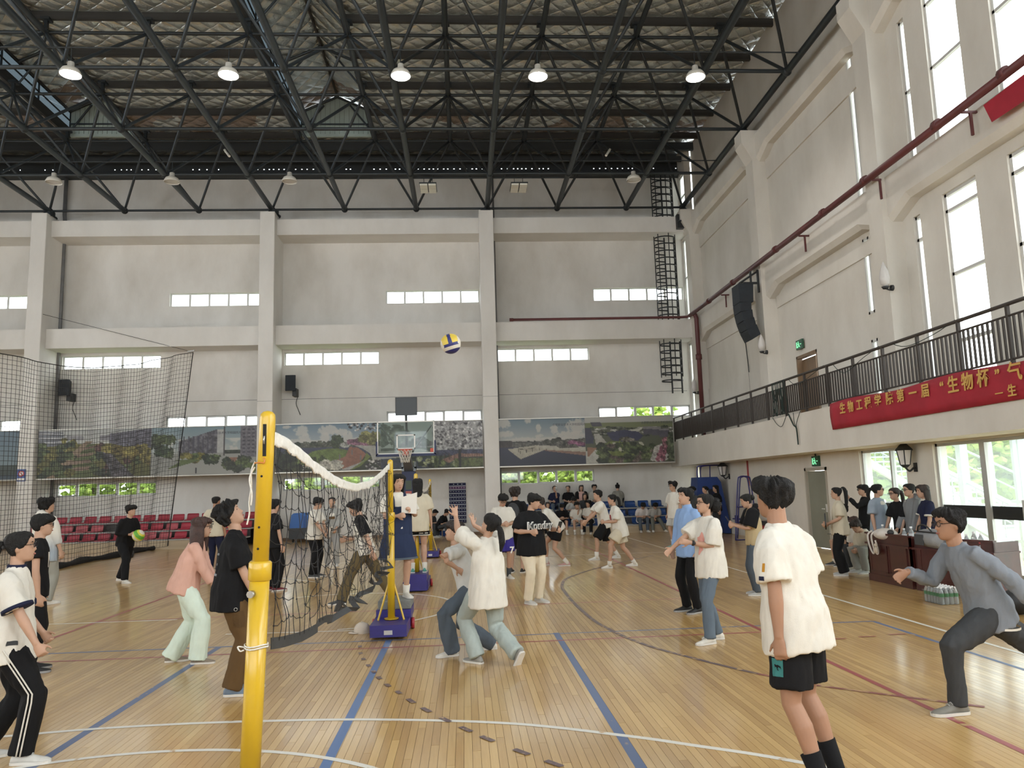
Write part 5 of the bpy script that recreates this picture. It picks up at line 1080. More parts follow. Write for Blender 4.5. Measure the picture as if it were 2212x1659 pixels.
desk(6.95, 12.62, -math.pi/2, 1.3, .82, .55, 'brown wooden desk with white backpack on it'); desk(7.18, 11.25, -math.pi/2+.34, 1.3, .82, .55, 'brown wooden desk behind the running man')
M_BOT = mat('clear_bottle_plastic', (.78, .82, .84), .12, 0, trans=.7); M_LABG = mat('green_label', (.03, .17, .07), .45); M_CAPW = mat('white_cap', (.7, .7, .7), .4); M_LABR = mat('red_label', (.4, .05, .06), .45)
def bottle(x, y, z, h, lab, labm, cat='bottle', group='bottles on the desks', parent=None):
    t = thing('water_bottle', (x, y, z), lab, cat, group) if parent is None else parent; r = h*.145
    o = G().add(glathe([(0, 0), (r*.9, 0), (r, h*.05), (r, h*.35), (r*.93, h*.4), (r, h*.45), (r, h*.66), (r*.8, h*.76), (r*.42, h*.88), (r*.4, h*.93), (0, h*.93)], (x, y, z), 10)).build('bottle_body' if parent is None else 'bottle', M_BOT, t, True)
    q = t if parent is None else o
    G().add(glathe([(r*1.02, h*.44), (r*1.02, h*.64)], (x, y, z), 10)).build('label_wrap', labm, q, True); G().add(glathe([(r*.46, h*.91), (r*.46, h), (0, h)], (x, y, z), 10)).build('cap', M_CAPW, q, True)
for i, (x, y, h, m_, lab) in enumerate(((7.12, 13.0, .3, M_LABR, 'pink-capped drink bottle on the desk behind the white backpack'), (7.2, 12.86, .26, M_CAPW, 'short water bottle beside the pink-capped bottle'), (7.1, 12.32, .27, M_CAPW, 'water bottle between the backpack and the grey bag'), (7.16, 12.22, .3, M_CAPW, 'taller water bottle left of the grey bag'), (7.4, 12.1, .28, M_CAPW, 'water bottle behind the grey bag'), (7.35, 10.95, .28, M_CAPW, 'water bottle behind the neck of the running man'), (7.3, 11.05, .24, M_CAPW, 'short bottle right of the black shoulder bag'), (7.38, 10.85, .26, M_LABR, 'bottle nearest the glazed doors on the desk'))): bottle(x, y, .65, h, lab, m_)
# grey gym bag, white backpack, black bag
M_GBAG = mat('grey_nylon', (.28, .29, .30), .6, 0, .1, 10, bump=.3); M_MESH = mat('dark_mesh', (.06, .065, .07), .6); M_WBAG = mat('white_canvas', (.66, .62, .57), .8, bump=.4, bscale=30); M_TOY = mat('cream_plush', (.52, .45, .36), .9)
t = thing('gym_bag', (7.15, 11.6, .65), 'grey gym bag with dark mesh window on the desk', 'bag')
rings = [[(7.15+.17*w_*math.cos(a), yy_, .65+.14*hh+.14*hh*math.sin(a)) for a in np.linspace(0, 2*math.pi, 13)[:-1]] for yy_, w_, hh in ((11.92, .7, .8), (11.85, 1, 1), (11.6, 1.05, 1.05), (11.35, 1, 1), (11.27, .7, .8))]
G().add(gloft(rings)).build('bag_body', M_GBAG, t, True); box('mesh_window', 6.965, 6.98, 11.6, 11.82, .7, .86, M_MESH, t); G().tube(smooth_pts([(7.02, 11.8, .9), (6.98, 11.7, .99), (7.0, 11.55, 1.0), (7.02, 11.42, .9)]), .012, 6).build('carry_strap', M_BLACK, t, True); G().tube([(7.02, 11.9, .90), (7.02, 11.3, .90)], .012, 6).build('zip', M_BLACK, t)
t = thing('white_backpack', (7.0, 12.75, .65), 'small white backpack with plush charm hanging over the desk', 'bag')
G().add(gell((7.05, 12.8, .80), .17, .26, .10, None, 16, 10)).build('bag_body', M_WBAG, t, True)
for dy in (0, .12): G().tube(smooth_pts([(6.94, 13.02-dy, .85), (6.88, 13.06-dy, .78), (6.885, 13.05-dy, .62), (6.90, 12.98-dy, .48), (6.90, 12.93-dy, .52), (6.89, 12.97-dy, .7)]), .016, 6).build('shoulder_strap', M_WBAG, t, True)
G().add(gell((6.88, 12.83, .54), .035, .045, .06, None, 10, 8)).add(gell((6.88, 12.83, .62), .03, .035, .035, None, 10, 8)).build('plush_charm', M_TOY, t, True); G().add(gell((7.0, 12.55, .84), .05, .06, .05, None, 10, 8)).build('black_pocket', M_BLACK, t, True)
t = thing('black_shoulder_bag', (7.2, 11.12, .65), 'black bag with yellow patch at the end of the grey gym bag', 'bag'); G().add(gell((7.16, 11.14, .77), .1, .09, .13, None, 14, 10)).build('bag_body', M_BLACK, t, True); G().add(gell((7.07, 11.14, .74), .02, .05, .05, None, 10, 8)).build('yellow_patch', mat('yellow_patch', (.6, .4, .05), .6), t, True); G().tube(smooth_pts([(7.16, 11.22, .85), (7.14, 11.18, .95), (7.16, 11.1, .95), (7.16, 11.06, .85)]), .014, 6).build('handle', M_WBAG, t, True)
t = thing('water_multipack', (6.6, 10.62, 0), 'shrink-wrapped pack of green-labelled water bottles on the floor', 'bottle pack')
for a in range(6):
    for b_ in range(4): bottle(6.48+.068*b_, 10.82-.068*a, .0, .235, '', M_LABG, parent=t)
g = G().box(6.44, 6.725, 10.44, 10.86, .002, .17); o = g.build('shrink_film', glass_mat('shrink_film', (.93, .95, .95), .10), t)
o = mk('black_backpack', *gell((6.9, 9.55, .16), .22, .16, .16, None, 16, 10), mat('black_nylon', (.012, .013, .016), .55, bump=.4, bscale=12), None, True); tag(o, 'black backpack on the floor at the right edge behind the runner', 'bag')
# cap on the floor
t = thing('baseball_cap', (-1.37, 10.14, 0), 'beige baseball cap lying on the floor beside the post base', 'cap'); M_CAPB = mat('beige_cotton', (.55, .48, .40), .85, 0, .06, 20)
prof = [(.105, .0), (.107, .03), (.098, .07), (.075, .105), (.04, .125), (.008, .13), (0, .13)]; G().add(glathe(prof, (-1.33, 10.14, 0), 20)).build('crown', M_CAPB, t, True); G().add(glathe([(0, .128), (.012, .13), (.012, .138), (0, .14)], (-1.33, 10.14, 0), 8)).build('top_button', M_CAPB, t, True)
v = []; n_ = 12
for k in range(n_+1):
    a = math.radians(105+150*k/n_); v += [(-1.33+.10*math.cos(a), 10.14+.10*math.sin(a), .02), (-1.33+.10*math.cos(a)-.075*max(0, math.cos(math.radians(-75+150*k/n_)))**.6, 10.14+.115*math.sin(a), .008)]
o = mk('brim', v, [(2*k, 2*k+1, 2*k+3, 2*k+2) for k in range(n_)], M_CAPB, t, True); md = o.modifiers.new('s', 'SOLIDIFY'); md.thickness = .004
# ---------------------------------------------------------------- balls
def ball(name, c, r, panels, label, rot):
    """panelled ball: every face of a subdivided sphere takes the colour of its panel"""
    t = thing(name, c, label, 'ball'); names = {}
    v, f = gell((0, 0, 0), r, r, r, None, 64, 44); R_ = Matrix.Rotation(rot[0], 3, 'X') @ Matrix.Rotation(rot[1], 3, 'Y') @ Matrix.Rotation(rot[2], 3, 'Z')
    v = [R_ @ Vector(p) for p in v]; me = {}
    inv = R_.inverted()
    for q in f:
        n_ = inv @ (sum((Vector(v[i]) for i in q), Vector())/len(q)).normalized(); k = panels(n_); me.setdefault(k, []).append(q)
    for k, fs in me.items():
        used = sorted({i for q in fs for i in q}); ix = {i: j for j, i in enumerate(used)}
        mk('%s_panels' % k[0], [Vector(c)+v[i] for i in used], [tuple(ix[i] for i in q) for q in fs], mat('ball_'+k[0], k[1], .45), t, True)
def vb_panels(n_):
    a = (abs(n_.x), abs(n_.y), abs(n_.z)); i = a.index(max(a)); nxt = ((n_.y, n_.z, n_.x) if False else (n_.x, n_.y, n_.z))
    p, q = [nxt[(i+1) % 3]/a[i], nxt[(i+2) % 3]/a[i]]
    s = 0 if q < -.33 else (1 if q < .33 else 2)
    Y_, B_, W_ = ('yellow', (.62, .46, .06)), ('navy', (.018, .022, .13)), ('white', (.62, .58, .50))
    return (W_, B_, Y_)[s] if i != 1 else (B_, W_, Y_)[s]
def vb2(n_):
    # camera side (-y): vertical navy band up, horizontal navy band, white below, navy at the bottom
    Y_, B_, W_ = ('yellow', (.62, .46, .06)), ('navy', (.018, .022, .13)), ('white', (.62, .58, .50))
    if n_.z > .02: return B_ if abs(n_.x-.0) < .17 and n_.y < 0 else (W_ if abs(n_.x) > .78 else Y_)
    if n_.z > -.3: return B_ if abs(n_.x) < .72 else W_
    if n_.z > -.62: return W_
    return B_
ball('volleyball', (-.14, 9.35, 3.53), .125, vb2, 'yellow, blue and white volleyball flying in mid-air', (.12, -.28, 0))
def vb3(n_):
    k = math.sin(4.2*n_.z+1.4*n_.x); G_ = ('green', (.10, .34, .03)); Y_ = ('lime_yellow', (.55, .50, .05)); W_ = ('white', (.66, .66, .60))
    return G_ if k > .35 else (Y_ if k > -.6 else W_)
ball('green_volleyball', tuple(onY(299, 1157, 17.1)), .125, vb3, 'green and yellow volleyball in the hand of the player in black', (.3, .5, 0))
# ---------------------------------------------------------------- outside the windows
M_LEAF = [mat('foliage_%d' % k, c, .8, 0, .35, 5, bump=.6, bscale=8) for k, c in enumerate(((.26, .36, .05), (.33, .44, .09), (.18, .28, .04)))]
M_BARK = mat('bark', (.12, .09, .07), .9); M_OUT = mat('pale_paving', (.62, .62, .60), .8, 0, .06, 2); M_STAIR = mat('blue_grey_stair_steel', (.42, .50, .54), .5, .1)
og = box('ground_outside', 9.6, 60, -20, 60, -.2, -.03, M_OUT); tag(og, 'pale paving outside the glazed wall', kind='structure'); og = box('ground_outside', -40, 60, 30.8, 70, -.3, -.1, mat('grass_outside', (.15, .24, .05), .9, 0, .3, 1)); tag(og, 'grass outside the end wall', kind='structure')
rs = np.random.RandomState(21)
def tree(x, y, h, r, label, grp):
    t = thing('leafy_tree', (x, y, 0), label, 'tree', grp); G().tube([(x, y, -.1), (x+.1, y, h*.4), (x, y, h*.75)], [.18, .13, .06], 8).build('trunk', M_BARK, t, True)
    n_ = 420; P = rs.randn(n_, 3); P /= np.linalg.norm(P, axis=1)[:, None]; P *= rs.rand(n_, 1)**.4; g = [G(), G(), G()]
    for p in P:
        c = Vector((x+p[0]*r, y+p[1]*r, h*.62+p[2]*h*.42)); s = r*rs.uniform(.07, .13); vv, ff = gell(c, s, s, s*.7, None, 6, 4); vv = [Vector(q)+Vector(rs.randn(3)*s*.25) for q in vv]; g[rs.randint(3)].add((vv, ff))
    for k in range(3): g[k].build('foliage', M_LEAF[k], t, kind='stuff')
k = 0
for x, y, h, r, w_ in ((-14, 37, 3.0, 2.3, 'behind the left lower strip window'), (-11.5, 38, 3.2, 2.2, 'right of the leftmost bush outside'), (-6, 37, 3.0, 2.2, 'behind the lower strip window left of the referee'), (-3.2, 38, 3.2, 2.4, 'behind the lower strip window at the referee'), (2.2, 36.5, 2.9, 2.2, 'behind the lower strip window above the seated crowd'), (5.2, 37.5, 3.2, 2.4, 'outside right of the crowd window'), (9.5, 38, 6.2, 2.6, 'tall one behind the far right strip window'), (13, 39, 6.6, 2.8, 'outermost on the far right')):
    tree(x, y, h, min(r, 1.45), 'bright green tree outside the end wall, '+w_, 'trees outside the end wall')
for i, x in enumerate(np.arange(-18.5, 9.5, 2.35)):
    tree(float(x), 34.2+.5*(i % 2), 3.3+.3*math.sin(i*2.1), 1.12, 'yellow-green bush in the hedge outside the end wall, number %s from the left' % ('first second third fourth fifth sixth seventh eighth ninth tenth eleventh twelfth'.split()[i]), 'hedge outside the end wall')
for x, y, h, r, w_ in ((17.5, 30, 6, 3.2, 'seen beyond the outdoor stair at left'), (18, 25, 6, 3.0, 'seen through the narrow glazed window'), (18, 20.5, 5.6, 3.0, 'seen through the left glazed door'), (18.5, 16.2, 6, 3.1, 'seen through the right glazed door'), (19, 34, 6.4, 3.2, 'farthest beyond the side wall'), (22, 12, 6, 3.2, 'nearest outside the entrance')):
    tree(x, y, h*.55, 1.9, 'bright green tree outside the side wall, '+w_, 'trees outside the side wall')
t = thing('outdoor_stair', (12.5, 20, 0), 'blue-grey steel staircase outside the glazed doors', 'staircase')
for yq in (15.5, 17.4, 19.5, 22.5): box('stair_post', 11.5, 11.68, yq-.09, yq+.09, -.03, 3.0, M_STAIR, t); box('stair_post', 13.6, 13.78, yq-.09, yq+.09, -.03, 3.0, M_STAIR, t)
for x in (11.6, 13.2): mk('stringer', *gtube([(x, 24.5, 3.2), (x, 16.0, .2)], .13, 4), M_STAIR, t); G().tube([(x, 24.5, 4.1), (x, 16.0, 1.1)], .03, 6).tube([(x, 24.5, 3.7), (x, 16.0, .7)], .02, 6).build('handrail', M_STAIR, t)
for k in range(20): box('tread', 11.6, 13.2, 16.1+.42*k, 16.38+.42*k, .25+.148*k, .29+.148*k, M_STAIR, t); cyl('rail_bar', (11.6, 16.2+.42*k, .3+.148*k), (11.6, 16.2+.42*k, 1.18+.148*k), .014, M_STAIR, t)
box('porch_beam', 9.8, 14, 14.6, 14.8, 2.5, 2.75, M_STAIR, t)
for yq in (12.4, 13.5, 15.2): box('screen_bar', 11.2, 11.28, yq-.04, yq+.04, -.03, 2.6, M_STAIR, t)
for z in (.35, 1.15): box('screen_rail', 11.2, 11.28, 9.0, 15.4, z, z+.06, M_STAIR, t)
# tall building and eave seen through the upper windows
o = G().add(prism([(12.5, 11.0), (15, 10.4), (15, 13), (12.5, 13)], 12.6, 14.2)).build('outside_eave', M_WALL2); tag(o, 'pale eave corner outside the upper window', 'building', kind='structure')

# net bundle caught on the balcony railing
t = thing('tangled_net', (8.2, 19.2, 3.3), 'tangle of dark green netting hanging from the balcony railing', 'net'); rs = np.random.RandomState(8); M_GN = mat('dark_green_cord', (.02, .035, .03), .9)
def drape(pts, r=.008): G().tube(smooth_pts(pts, 4), r, 5).build('cord', M_GN, t)
for k in range(9): y_ = 19.9-.1*k; drape([(8.21, y_, 4.3), (8.20, y_-.05*rs.rand(), 4.0), (8.21, y_+.08*rs.randn(), 3.7), (8.2, y_+.06*rs.randn(), 3.42)], .012)
drape([(8.17, 19.9, 3.4), (8.15, 19.6, 3.2), (8.15, 19.3, 3.12), (8.15, 19.0, 3.35)]); drape([(8.17, 18.9, 3.4), (8.15, 18.6, 3.1), (8.15, 18.45, 3.0), (8.15, 18.42, 2.6)], .018); drape([(8.17, 18.2, 3.4), (8.15, 18.4, 3.15), (8.15, 18.45, 3.0)]); drape([(8.17, 18.6, 3.4), (8.15, 18.55, 3.2), (8.15, 18.45, 3.0)])
for k in range(3): drape([(8.26, 19.0-2.4*k, 4.32), (8.22, 18.4-2.4*k, 4.1+.05*rs.randn()), (8.24, 17.6-2.4*k, 4.2), (8.26, 17.0-2.4*k, 4.33)], .007)
# ---------------------------------------------------------------- people
SKIN = [mat('skin_%d' % k, c, .5, 0, .05, 12, spec=.35) for k, c in enumerate(((.41, .235, .155), (.45, .275, .19), (.345, .19, .12)))]
M_EYE = mat('eye_dark', (.015, .012, .010), .25); M_LIP = mat('lips', (.34, .12, .10), .5); M_GLS = mat('spectacle_frame', (.03, .025, .025), .3, .3); M_LENS = glass_mat('spectacle_lens', (.9, .9, .9), .12)
HAIRC = {'black': mat('hair_black', (.0075, .0068, .0065), .62, 0, .3, 30, bump=.6, bscale=120, spec=.3), 'brown': mat('hair_brown', (.020, .012, .009), .6, 0, .3, 30, bump=.5, bscale=90), 'auburn': mat('hair_auburn', (.036, .013, .008), .55, 0, .4, 20, bump=.5, bscale=90)}
FABC = {}
def fabric(c, var=.05):
    k = tuple(round(x, 3) for x in c)
    if k not in FABC: FABC[k] = mat('fabric_%d' % len(FABC), c, .85, 0, var, 7, bump=.12, bscale=160, spec=.25)
    return FABC[k]
CL = dict(white=S(208, 204, 194), cream=S(196, 187, 166), black=S(17, 17, 19), grey=S(128, 132, 136), lgrey=S(176, 176, 172), dgrey=S(62, 64, 66), navy=S(28, 32, 56), jean=S(94, 107, 120), djean=S(80, 89, 99), ljean=S(158, 168, 164), pink=S(202, 160, 144), mint=S(206, 220, 206), olive=S(96, 84, 58), brown=S(92, 70, 42), khaki=S(214, 202, 178), sky=S(132, 160, 200), tan=S(178, 160, 124), denim=S(38, 48, 74), gsweat=S(122, 128, 136), purple=S(58, 50, 130), greypant=S(146, 146, 138), red=S(150, 40, 50))
TEX = {}
def wrinkle_tex(sz):
    k = round(sz, 3)
    if k not in TEX:
        x = bpy.data.textures.new('wrinkle', 'CLOUDS'); x.noise_scale = sz; x.noise_depth = 2; TEX[k] = x
    return TEX[k]
FOLD = []
for k_, (rx_, sc_) in enumerate(((.18, (1, 1, 4.5)), (-.3, (1, 1, 3.0)))):
    o = bpy.data.objects.new('fold_space', None); o.rotation_euler = (rx_*.6, rx_, 0); o.scale = sc_; o.empty_display_size = .05; link(o, ceil); FOLD.append(o)
def solid(name, prims, m, parent, voxel, smooth=2, wr=0.0, wsz=.1):
    """union of closed shells fused into one continuous skin by voxel remeshing"""
    g = G()
    for p in prims: g.add(p)
    o = mk(name, g.v, g.f, m, parent, True)
    md = o.modifiers.new('fuse', 'REMESH'); md.mode = 'VOXEL'; md.voxel_size = voxel; md.use_smooth_shade = True
    if smooth: s = o.modifiers.new('smooth', 'SMOOTH'); s.factor = .5; s.iterations = smooth
    if wr:
        d = o.modifiers.new('wrinkle', 'DISPLACE'); d.texture = wrinkle_tex(wsz*.62); d.strength = wr*1.25; d.mid_level = .5; d.texture_coords = 'OBJECT'; d.texture_coords_object = FOLD[hash(name) % 2 if wr > .03 else 0]
        sm2 = o.modifiers.new('soften', 'SMOOTH'); sm2.factor = .4; sm2.iterations = 1
    return o
def ik(a, b, l1, l2, pole):
    a, b = Vector(a), Vector(b); d = b-a; L = d.length
    if L > (l1+l2)*.998: b = a+d*((l1+l2)*.998/L); d = b-a; L = d.length
    L = max(L, abs(l1-l2)+.02); u = d.normalized(); x = (l1*l1-l2*l2+L*L)/(2*L); h = math.sqrt(max(0, l1*l1-x*x))
    p = Vector(pole)-u*Vector(pole).dot(u); p = p.normalized() if p.length > 1e-5 else u.orthogonal().normalized()
    return a+u*x+p*h, b
def rotv(v, axis, ang): return Matrix.Rotation(ang, 3, axis) @ v
HT = [0, .06, .15, .25, .36, .48, .58, .68, .78, .88, .95, 1.0]
HFR = [.064, .084, .088, .091, .090, .089, .086, .093, .090, .074, .05, .004]; HBK = [.012, .0, -.03, -.048, -.066, -.085, -.095, -.1, -.1, -.088, -.066, -.02]; HWD = [.022, .042, .054, .061, .067, .072, .074, .076, .077, .069, .052, .012]
def head_pt(a, t, s, off=0.0, female=False):
    """point of the head surface in head space: forward, right, up (chin = 0)"""
    tt = min(1, max(0, t)); fr = np.interp(tt, HT, HFR); bk = np.interp(tt, HT, HBK); wd = np.interp(tt, HT, HWD)
    ca, sa = math.cos(a), math.sin(a); cx = (fr+bk)/2*.0+(-.008); rx = (fr-cx) if ca > 0 else (cx-bk)
    e = .86 if ca > 0 else 1.0
    x = cx+rx*math.copysign(abs(ca)**e, ca); y = wd*math.copysign(abs(sa)**.95, sa)
    if off == 0.0 and ca > 0:
        ay = abs(y)
        nose = .026*math.exp(-(y/.0105)**2)*max(0, min(1, (t-.335)/.045))*max(0, min(1, (.62-t)/.22)); x += nose
        x -= .009*math.exp(-((ay-.031)/.014)**2-((t-.56)/.045)**2)
        x += .005*math.exp(-(y/.02)**2-((t-.245)/.03)**2)
        x -= .004*math.exp(-(y/.025)**2-((t-.31)/.02)**2)
    n = Vector((ca, sa, (t-.5)*1.1)); 
    z = .225*t
    p = Vector((x, y, z))
    if off: p += n.normalized()*off
    return p*s
def head_shell(s, off_fn=None, nt_=26, na=36, t0=0.0, seed=0):
    v = []; f = []
    ts = [t0+(1-t0)*(1-(1-i/(nt_-1))**1.0) for i in range(nt_)]
    for t in ts:
        for j in range(na):
            a = 2*math.pi*j/na; v.append(head_pt(a, t, s, off_fn(a if a <= math.pi else a-2*math.pi, t) if off_fn else 0.0))
    for i in range(nt_-1):
        for j in range(na): f.append((i*na+j, i*na+(j+1) % na, (i+1)*na+(j+1) % na, (i+1)*na+j))
    f.append(tuple(reversed(range(na)))); f.append(tuple((nt_-1)*na+j for j in range(na))); return v, f
def person(label, at, H=1.68, face=0.0, lean=0.0, side=0.0, twist=0.0, pelvis=(0, 0, None), feet=None, hands=None, head=(0, 0, 0), sit=False, z0=0.0, female=False, fat=1.0, top=None, bottom=None, shoe=CL['white'], sole=None, sock=None, hair=('short', 'black'), glasses=False, skin=1, pole=None, grip=.35, fdir=(None, None), group=None, kpole=None, spread=0.0, pal=(None, None), stoop=0.0, elb=None):
    top = dict(top or {}); bottom = dict(bottom or {})
    s = H/1.70; X0, Y0 = at; D = math.hypot(X0, Y0); near, mid = D < 9.6, D < 17.5
    vox = .0075 if near else (.011 if mid else .016)
    a = math.radians(face); F = Vector((math.cos(a), math.sin(a), 0)); R = Vector((math.sin(a), -math.cos(a), 0)); U = Vector((0, 0, 1)); O = Vector((X0, Y0, z0))
    W = lambda p: O+F*(p[0]*s)+R*(p[1]*s)+U*(p[2]*s)
    t = thing('person', O, label, 'person', group)
    sm = SKIN[skin]
    # ---- skeleton
    pz = pelvis[2] if pelvis[2] is not None else (.50 if sit else .93)
    pel = W((pelvis[0], pelvis[1], pz))
    la = math.radians(lean); tw = math.radians(twist); sd = math.radians(side)
    up_ = rotv(rotv(U, R, -la), F, sd); tf = rotv(rotv(F, U, tw), R, -la); tr = rotv(rotv(R, U, tw), F, sd); tr = (tr-up_*tr.dot(up_)).normalized(); tf = up_.cross(tr).normalized()
    if tf.dot(F) < 0 and abs(twist) < 90: tf = -tf
    st = math.radians(stoop); up2 = rotv(up_, tr, -st); tf2 = rotv(tf, tr, -st)
    SP = lambda h, f_=0, r_=0: (pel+up_*(h*s)+tf*(f_*s)+tr*(r_*s)) if h <= .25 or not stoop else (pel+up_*(.25*s)+up2*((h-.25)*s)+tf2*(f_*s)+tr*(r_*s))
    sw = (.165 if female else .185)*(1+.12*(fat-1)); hw = .092
    neck = SP(.50); 
    sh = [SP(.445, -.012, q*sw) for q in (1, -1)]
    hip = [pel+R*(q*hw*s)-U*(.03*s) for q in (1, -1)]
    if feet is None: feet = ((.40, .12, .075), (.40, -.12, .075)) if sit else ((.0, .11, .075), (.0, -.11, .075))
    ank = []; knee = []
    for k in (0, 1):
        fz = feet[k]; tgt = W(fz[:3]); kp = (F*1.0+R*((.12 if k == 0 else -.12))) if kpole is None else F*kpole[0]+R*(kpole[1]*(1 if k == 0 else -1))
        kn, an = ik(hip[k], tgt,   .428*s, .418*s, kp); knee.append(kn); ank.append(an)
    if hands is None: hands = ((.04, .25, .80), (.04, -.25, .80))
    el = []; wr = []
    for k in (0, 1):
        tgt = W(hands[k][:3]); q = 1 if k == 0 else -1
        pl = (-tf*.7+tr*q*.45-U*.5) if pole is None else F*pole[0]+R*(pole[1]*q)+U*pole[2]
        if elb and elb[k] is not None: pl = F*elb[k][0]+R*elb[k][1]+U*elb[k][2]
        e_, w_ = ik(sh[k], tgt, .285*s, .255*s, pl); el.append(e_); wr.append(w_)
    # ---- head frame
    hy, hp, hr_ = [math.radians(x) for x in head]
    hu = (up2*.55+U*.45).normalized(); hf = (tf2-hu*tf2.dot(hu)).normalized(); hrt = hf.cross(hu)
    hf = rotv(hf, hu, -hy); hrt = hf.cross(hu); hf = rotv(hf, hrt, hp); hu = rotv(hu, hrt, hp); hrt = rotv(hrt, hf, hr_); hu = rotv(hu, hf, hr_)
    hs = s*(1.0 if not female else .97)
    hb = neck+(hu*.6+up2*.4)*(.036*s)+hf*(.024*s)      # chin level point on the head axis
    HP = lambda p: hb+hf*p[0]+hrt*p[1]+hu*p[2]
    T = lambda vf: ([HP(p) for p in vf[0]], vf[1])
    # ---- skin
    prim = [T(head_shell(hs, None, 30 if near else 20, 40 if near else 24))]
    for q in (1, -1): prim.append(gell(HP((-.012*hs, q*.076*hs, .105*hs)), .018*hs, .010*hs, .031*hs, (hf, hrt, hu), 10, 8))
    nr = (.047 if female else .054)*s*(1+.25*(fat-1))
    prim.append(gtube([neck-up2*(.06*s), neck+up2*(.02*s), HP((-.022*hs, 0, .06*hs)), HP((-.02*hs, 0, .10*hs))], [nr*1.1, nr*1.03, nr*.95, nr*.9], 14))
    bw = .92*fat
    tors = [(SP(-.02), .15*bw, .10*bw), (SP(.10), .135*bw, .095*bw), (SP(.25), .145*bw, .10*bw), (SP(.38), .13*bw, .085*bw), (SP(.445), .085, .06), (SP(.50), .05, .05)]
    prim.append(gloft([[c+tr*(rx*s*math.cos(j*math.pi/8))+tf2*(ry*s*math.sin(j*math.pi/8)) for j in range(16)] for c, rx, ry in tors]))
    ar = s*(.93 if female else 1.0)*(1+.35*(fat-1))
    for k in (0, 1):
        q = 1 if k == 0 else -1
        m1 = sh[k].lerp(el[k], .45); m2 = el[k].lerp(wr[k], .3)
        prim.append(gtube([sh[k].lerp(neck, .22)-up2*.025*s, sh[k]-up2*.012*s, m1, el[k], m2, wr[k].lerp(el[k], .12), wr[k]], [.02*ar, .03*ar, .040*ar, .038*ar, .040*ar, .027*ar, .026*ar], 12))
        # hand: palm, four fingers, thumb
        d = (wr[k]-el[k]).normalized()
        if fdir[k] is not None: d = (F*fdir[k][0]+R*fdir[k][1]+U*fdir[k][2]).normalized()
        pn = -tr*q if pal[k] is None else (F*pal[k][0]+R*pal[k][1]+U*pal[k][2])   # palm normal
        pn = (pn-d*pn.dot(d)); pn = pn.normalized() if pn.length > 1e-3 else d.orthogonal().normalized()
        ac = d.cross(pn).normalized(); 
        th_side = ac if ac.dot(F) > 0 else -ac
        hsz = s*(.92 if female else 1.0)
        prim.append(gtube([wr[k], wr[k]+d*(.03*hsz), wr[k]+d*(.085*hsz), wr[k]+d*(.095*hsz)], [.026*hsz, .036*hsz, .041*hsz, .034*hsz], 12, ref=ac, ry=[.02*hsz, .017*hsz, .014*hsz, .010*hsz]))
        rf = max(.0078*hsz, vox*1.02)
        for i, (o_, L_) in enumerate(((.03, .070), (.0105, .080), (-.0105, .074), (-.03, .058))):
            p0 = wr[k]+d*(.08*hsz)+th_side*(o_*hsz); cu = grip*(1+.1*i); d1 = (d+th_side*(o_*(4+spread*9))).normalized()
            d1r = (d1*math.cos(cu*.7)+pn*math.sin(cu*.7)); d2 = (d1*math.cos(cu*1.9)+pn*math.sin(cu*1.9)); d3 = (d1*math.cos(cu*2.7)+pn*math.sin(cu*2.7))
            p1 = p0+d1r*(L_*.45*hsz); p2 = p1+d2*(L_*.33*hsz); p3 = p2+d3*(L_*.27*hsz)
            prim.append(gtube([p0-d*.02*hsz, p0, p1, p2, p3], [rf*1.1, rf*1.1, rf, rf*.95, rf*.75], 7))
        p0 = wr[k]+d*(.025*hsz)+th_side*(.025*hsz); dt = (d*.65+th_side*(.75+spread*.3)+pn*.35*(1-spread)).normalized(); p1 = p0+dt*(.036*hsz); p2 = p1+(dt*.75+d*.5+pn*.2*grip).normalized()*(.03*hsz); p3 = p2+(d*.8+dt*.3+pn*.4*grip).normalized()*(.022*hsz)
        prim.append(gtube([p0-dt*.015, p0, p1, p2, p3], [rf*1.5, rf*1.45, rf*1.25, rf*1.1, rf*.8], 8))
    bare = bottom.get('kind') in ('shorts', 'skirt')
    lg = s*(1+.3*(fat-1))
    if bare:
        for k in (0, 1):
            h_, n_, a_ = hip[k], knee[k], ank[k]; cf = (a_-n_).normalized(); bkw = -(F-cf*F.dot(cf)).normalized()
            prim.append(gtube([h_+U*.04*s, h_.lerp(n_, .3), h_.lerp(n_, .75), n_, n_.lerp(a_, .3)+bkw*.014*s, n_.lerp(a_, .62)+bkw*.006*s, a_, a_-U*.03*s], [.085*lg, .083*lg, .063*lg, .053*lg, .054*lg, .042*lg, .034*lg, .034*lg], 14))
    body = solid('body', prim, sm, t, vox, 2 if near else 1)
    # ---- face
    ang = lambda y_, t_: math.asin(max(-.98, min(.98, y_/np.interp(t_, HT, HWD))))
    for q in (1, -1):
        e = head_pt(ang(q*.031, .565), .565, hs, 0.0); G().add(gell(HP(e)+hf*(.0015*hs), .004*hs, .0125*hs, .0052*hs, (hf, hrt, hu), 10, 6)).build('eye', M_EYE, t, True)
        if mid:
            e = head_pt(ang(q*.031, .665), .665, hs, 0.0); G().add(gell(HP(e)+hf*(.001*hs), .004*hs, .018*hs, .0038*hs, (hf, hrt, hu), 8, 6)).build('eyebrow', HAIRC['black'], t, True)
    if mid: e = head_pt(0, .245, hs, 0.0); G().add(gell(HP(e)-hf*(.001*hs), .0065*hs, .021*hs, .0075*hs, (hf, hrt, hu), 10, 6)).build('lips', M_LIP, t, True)
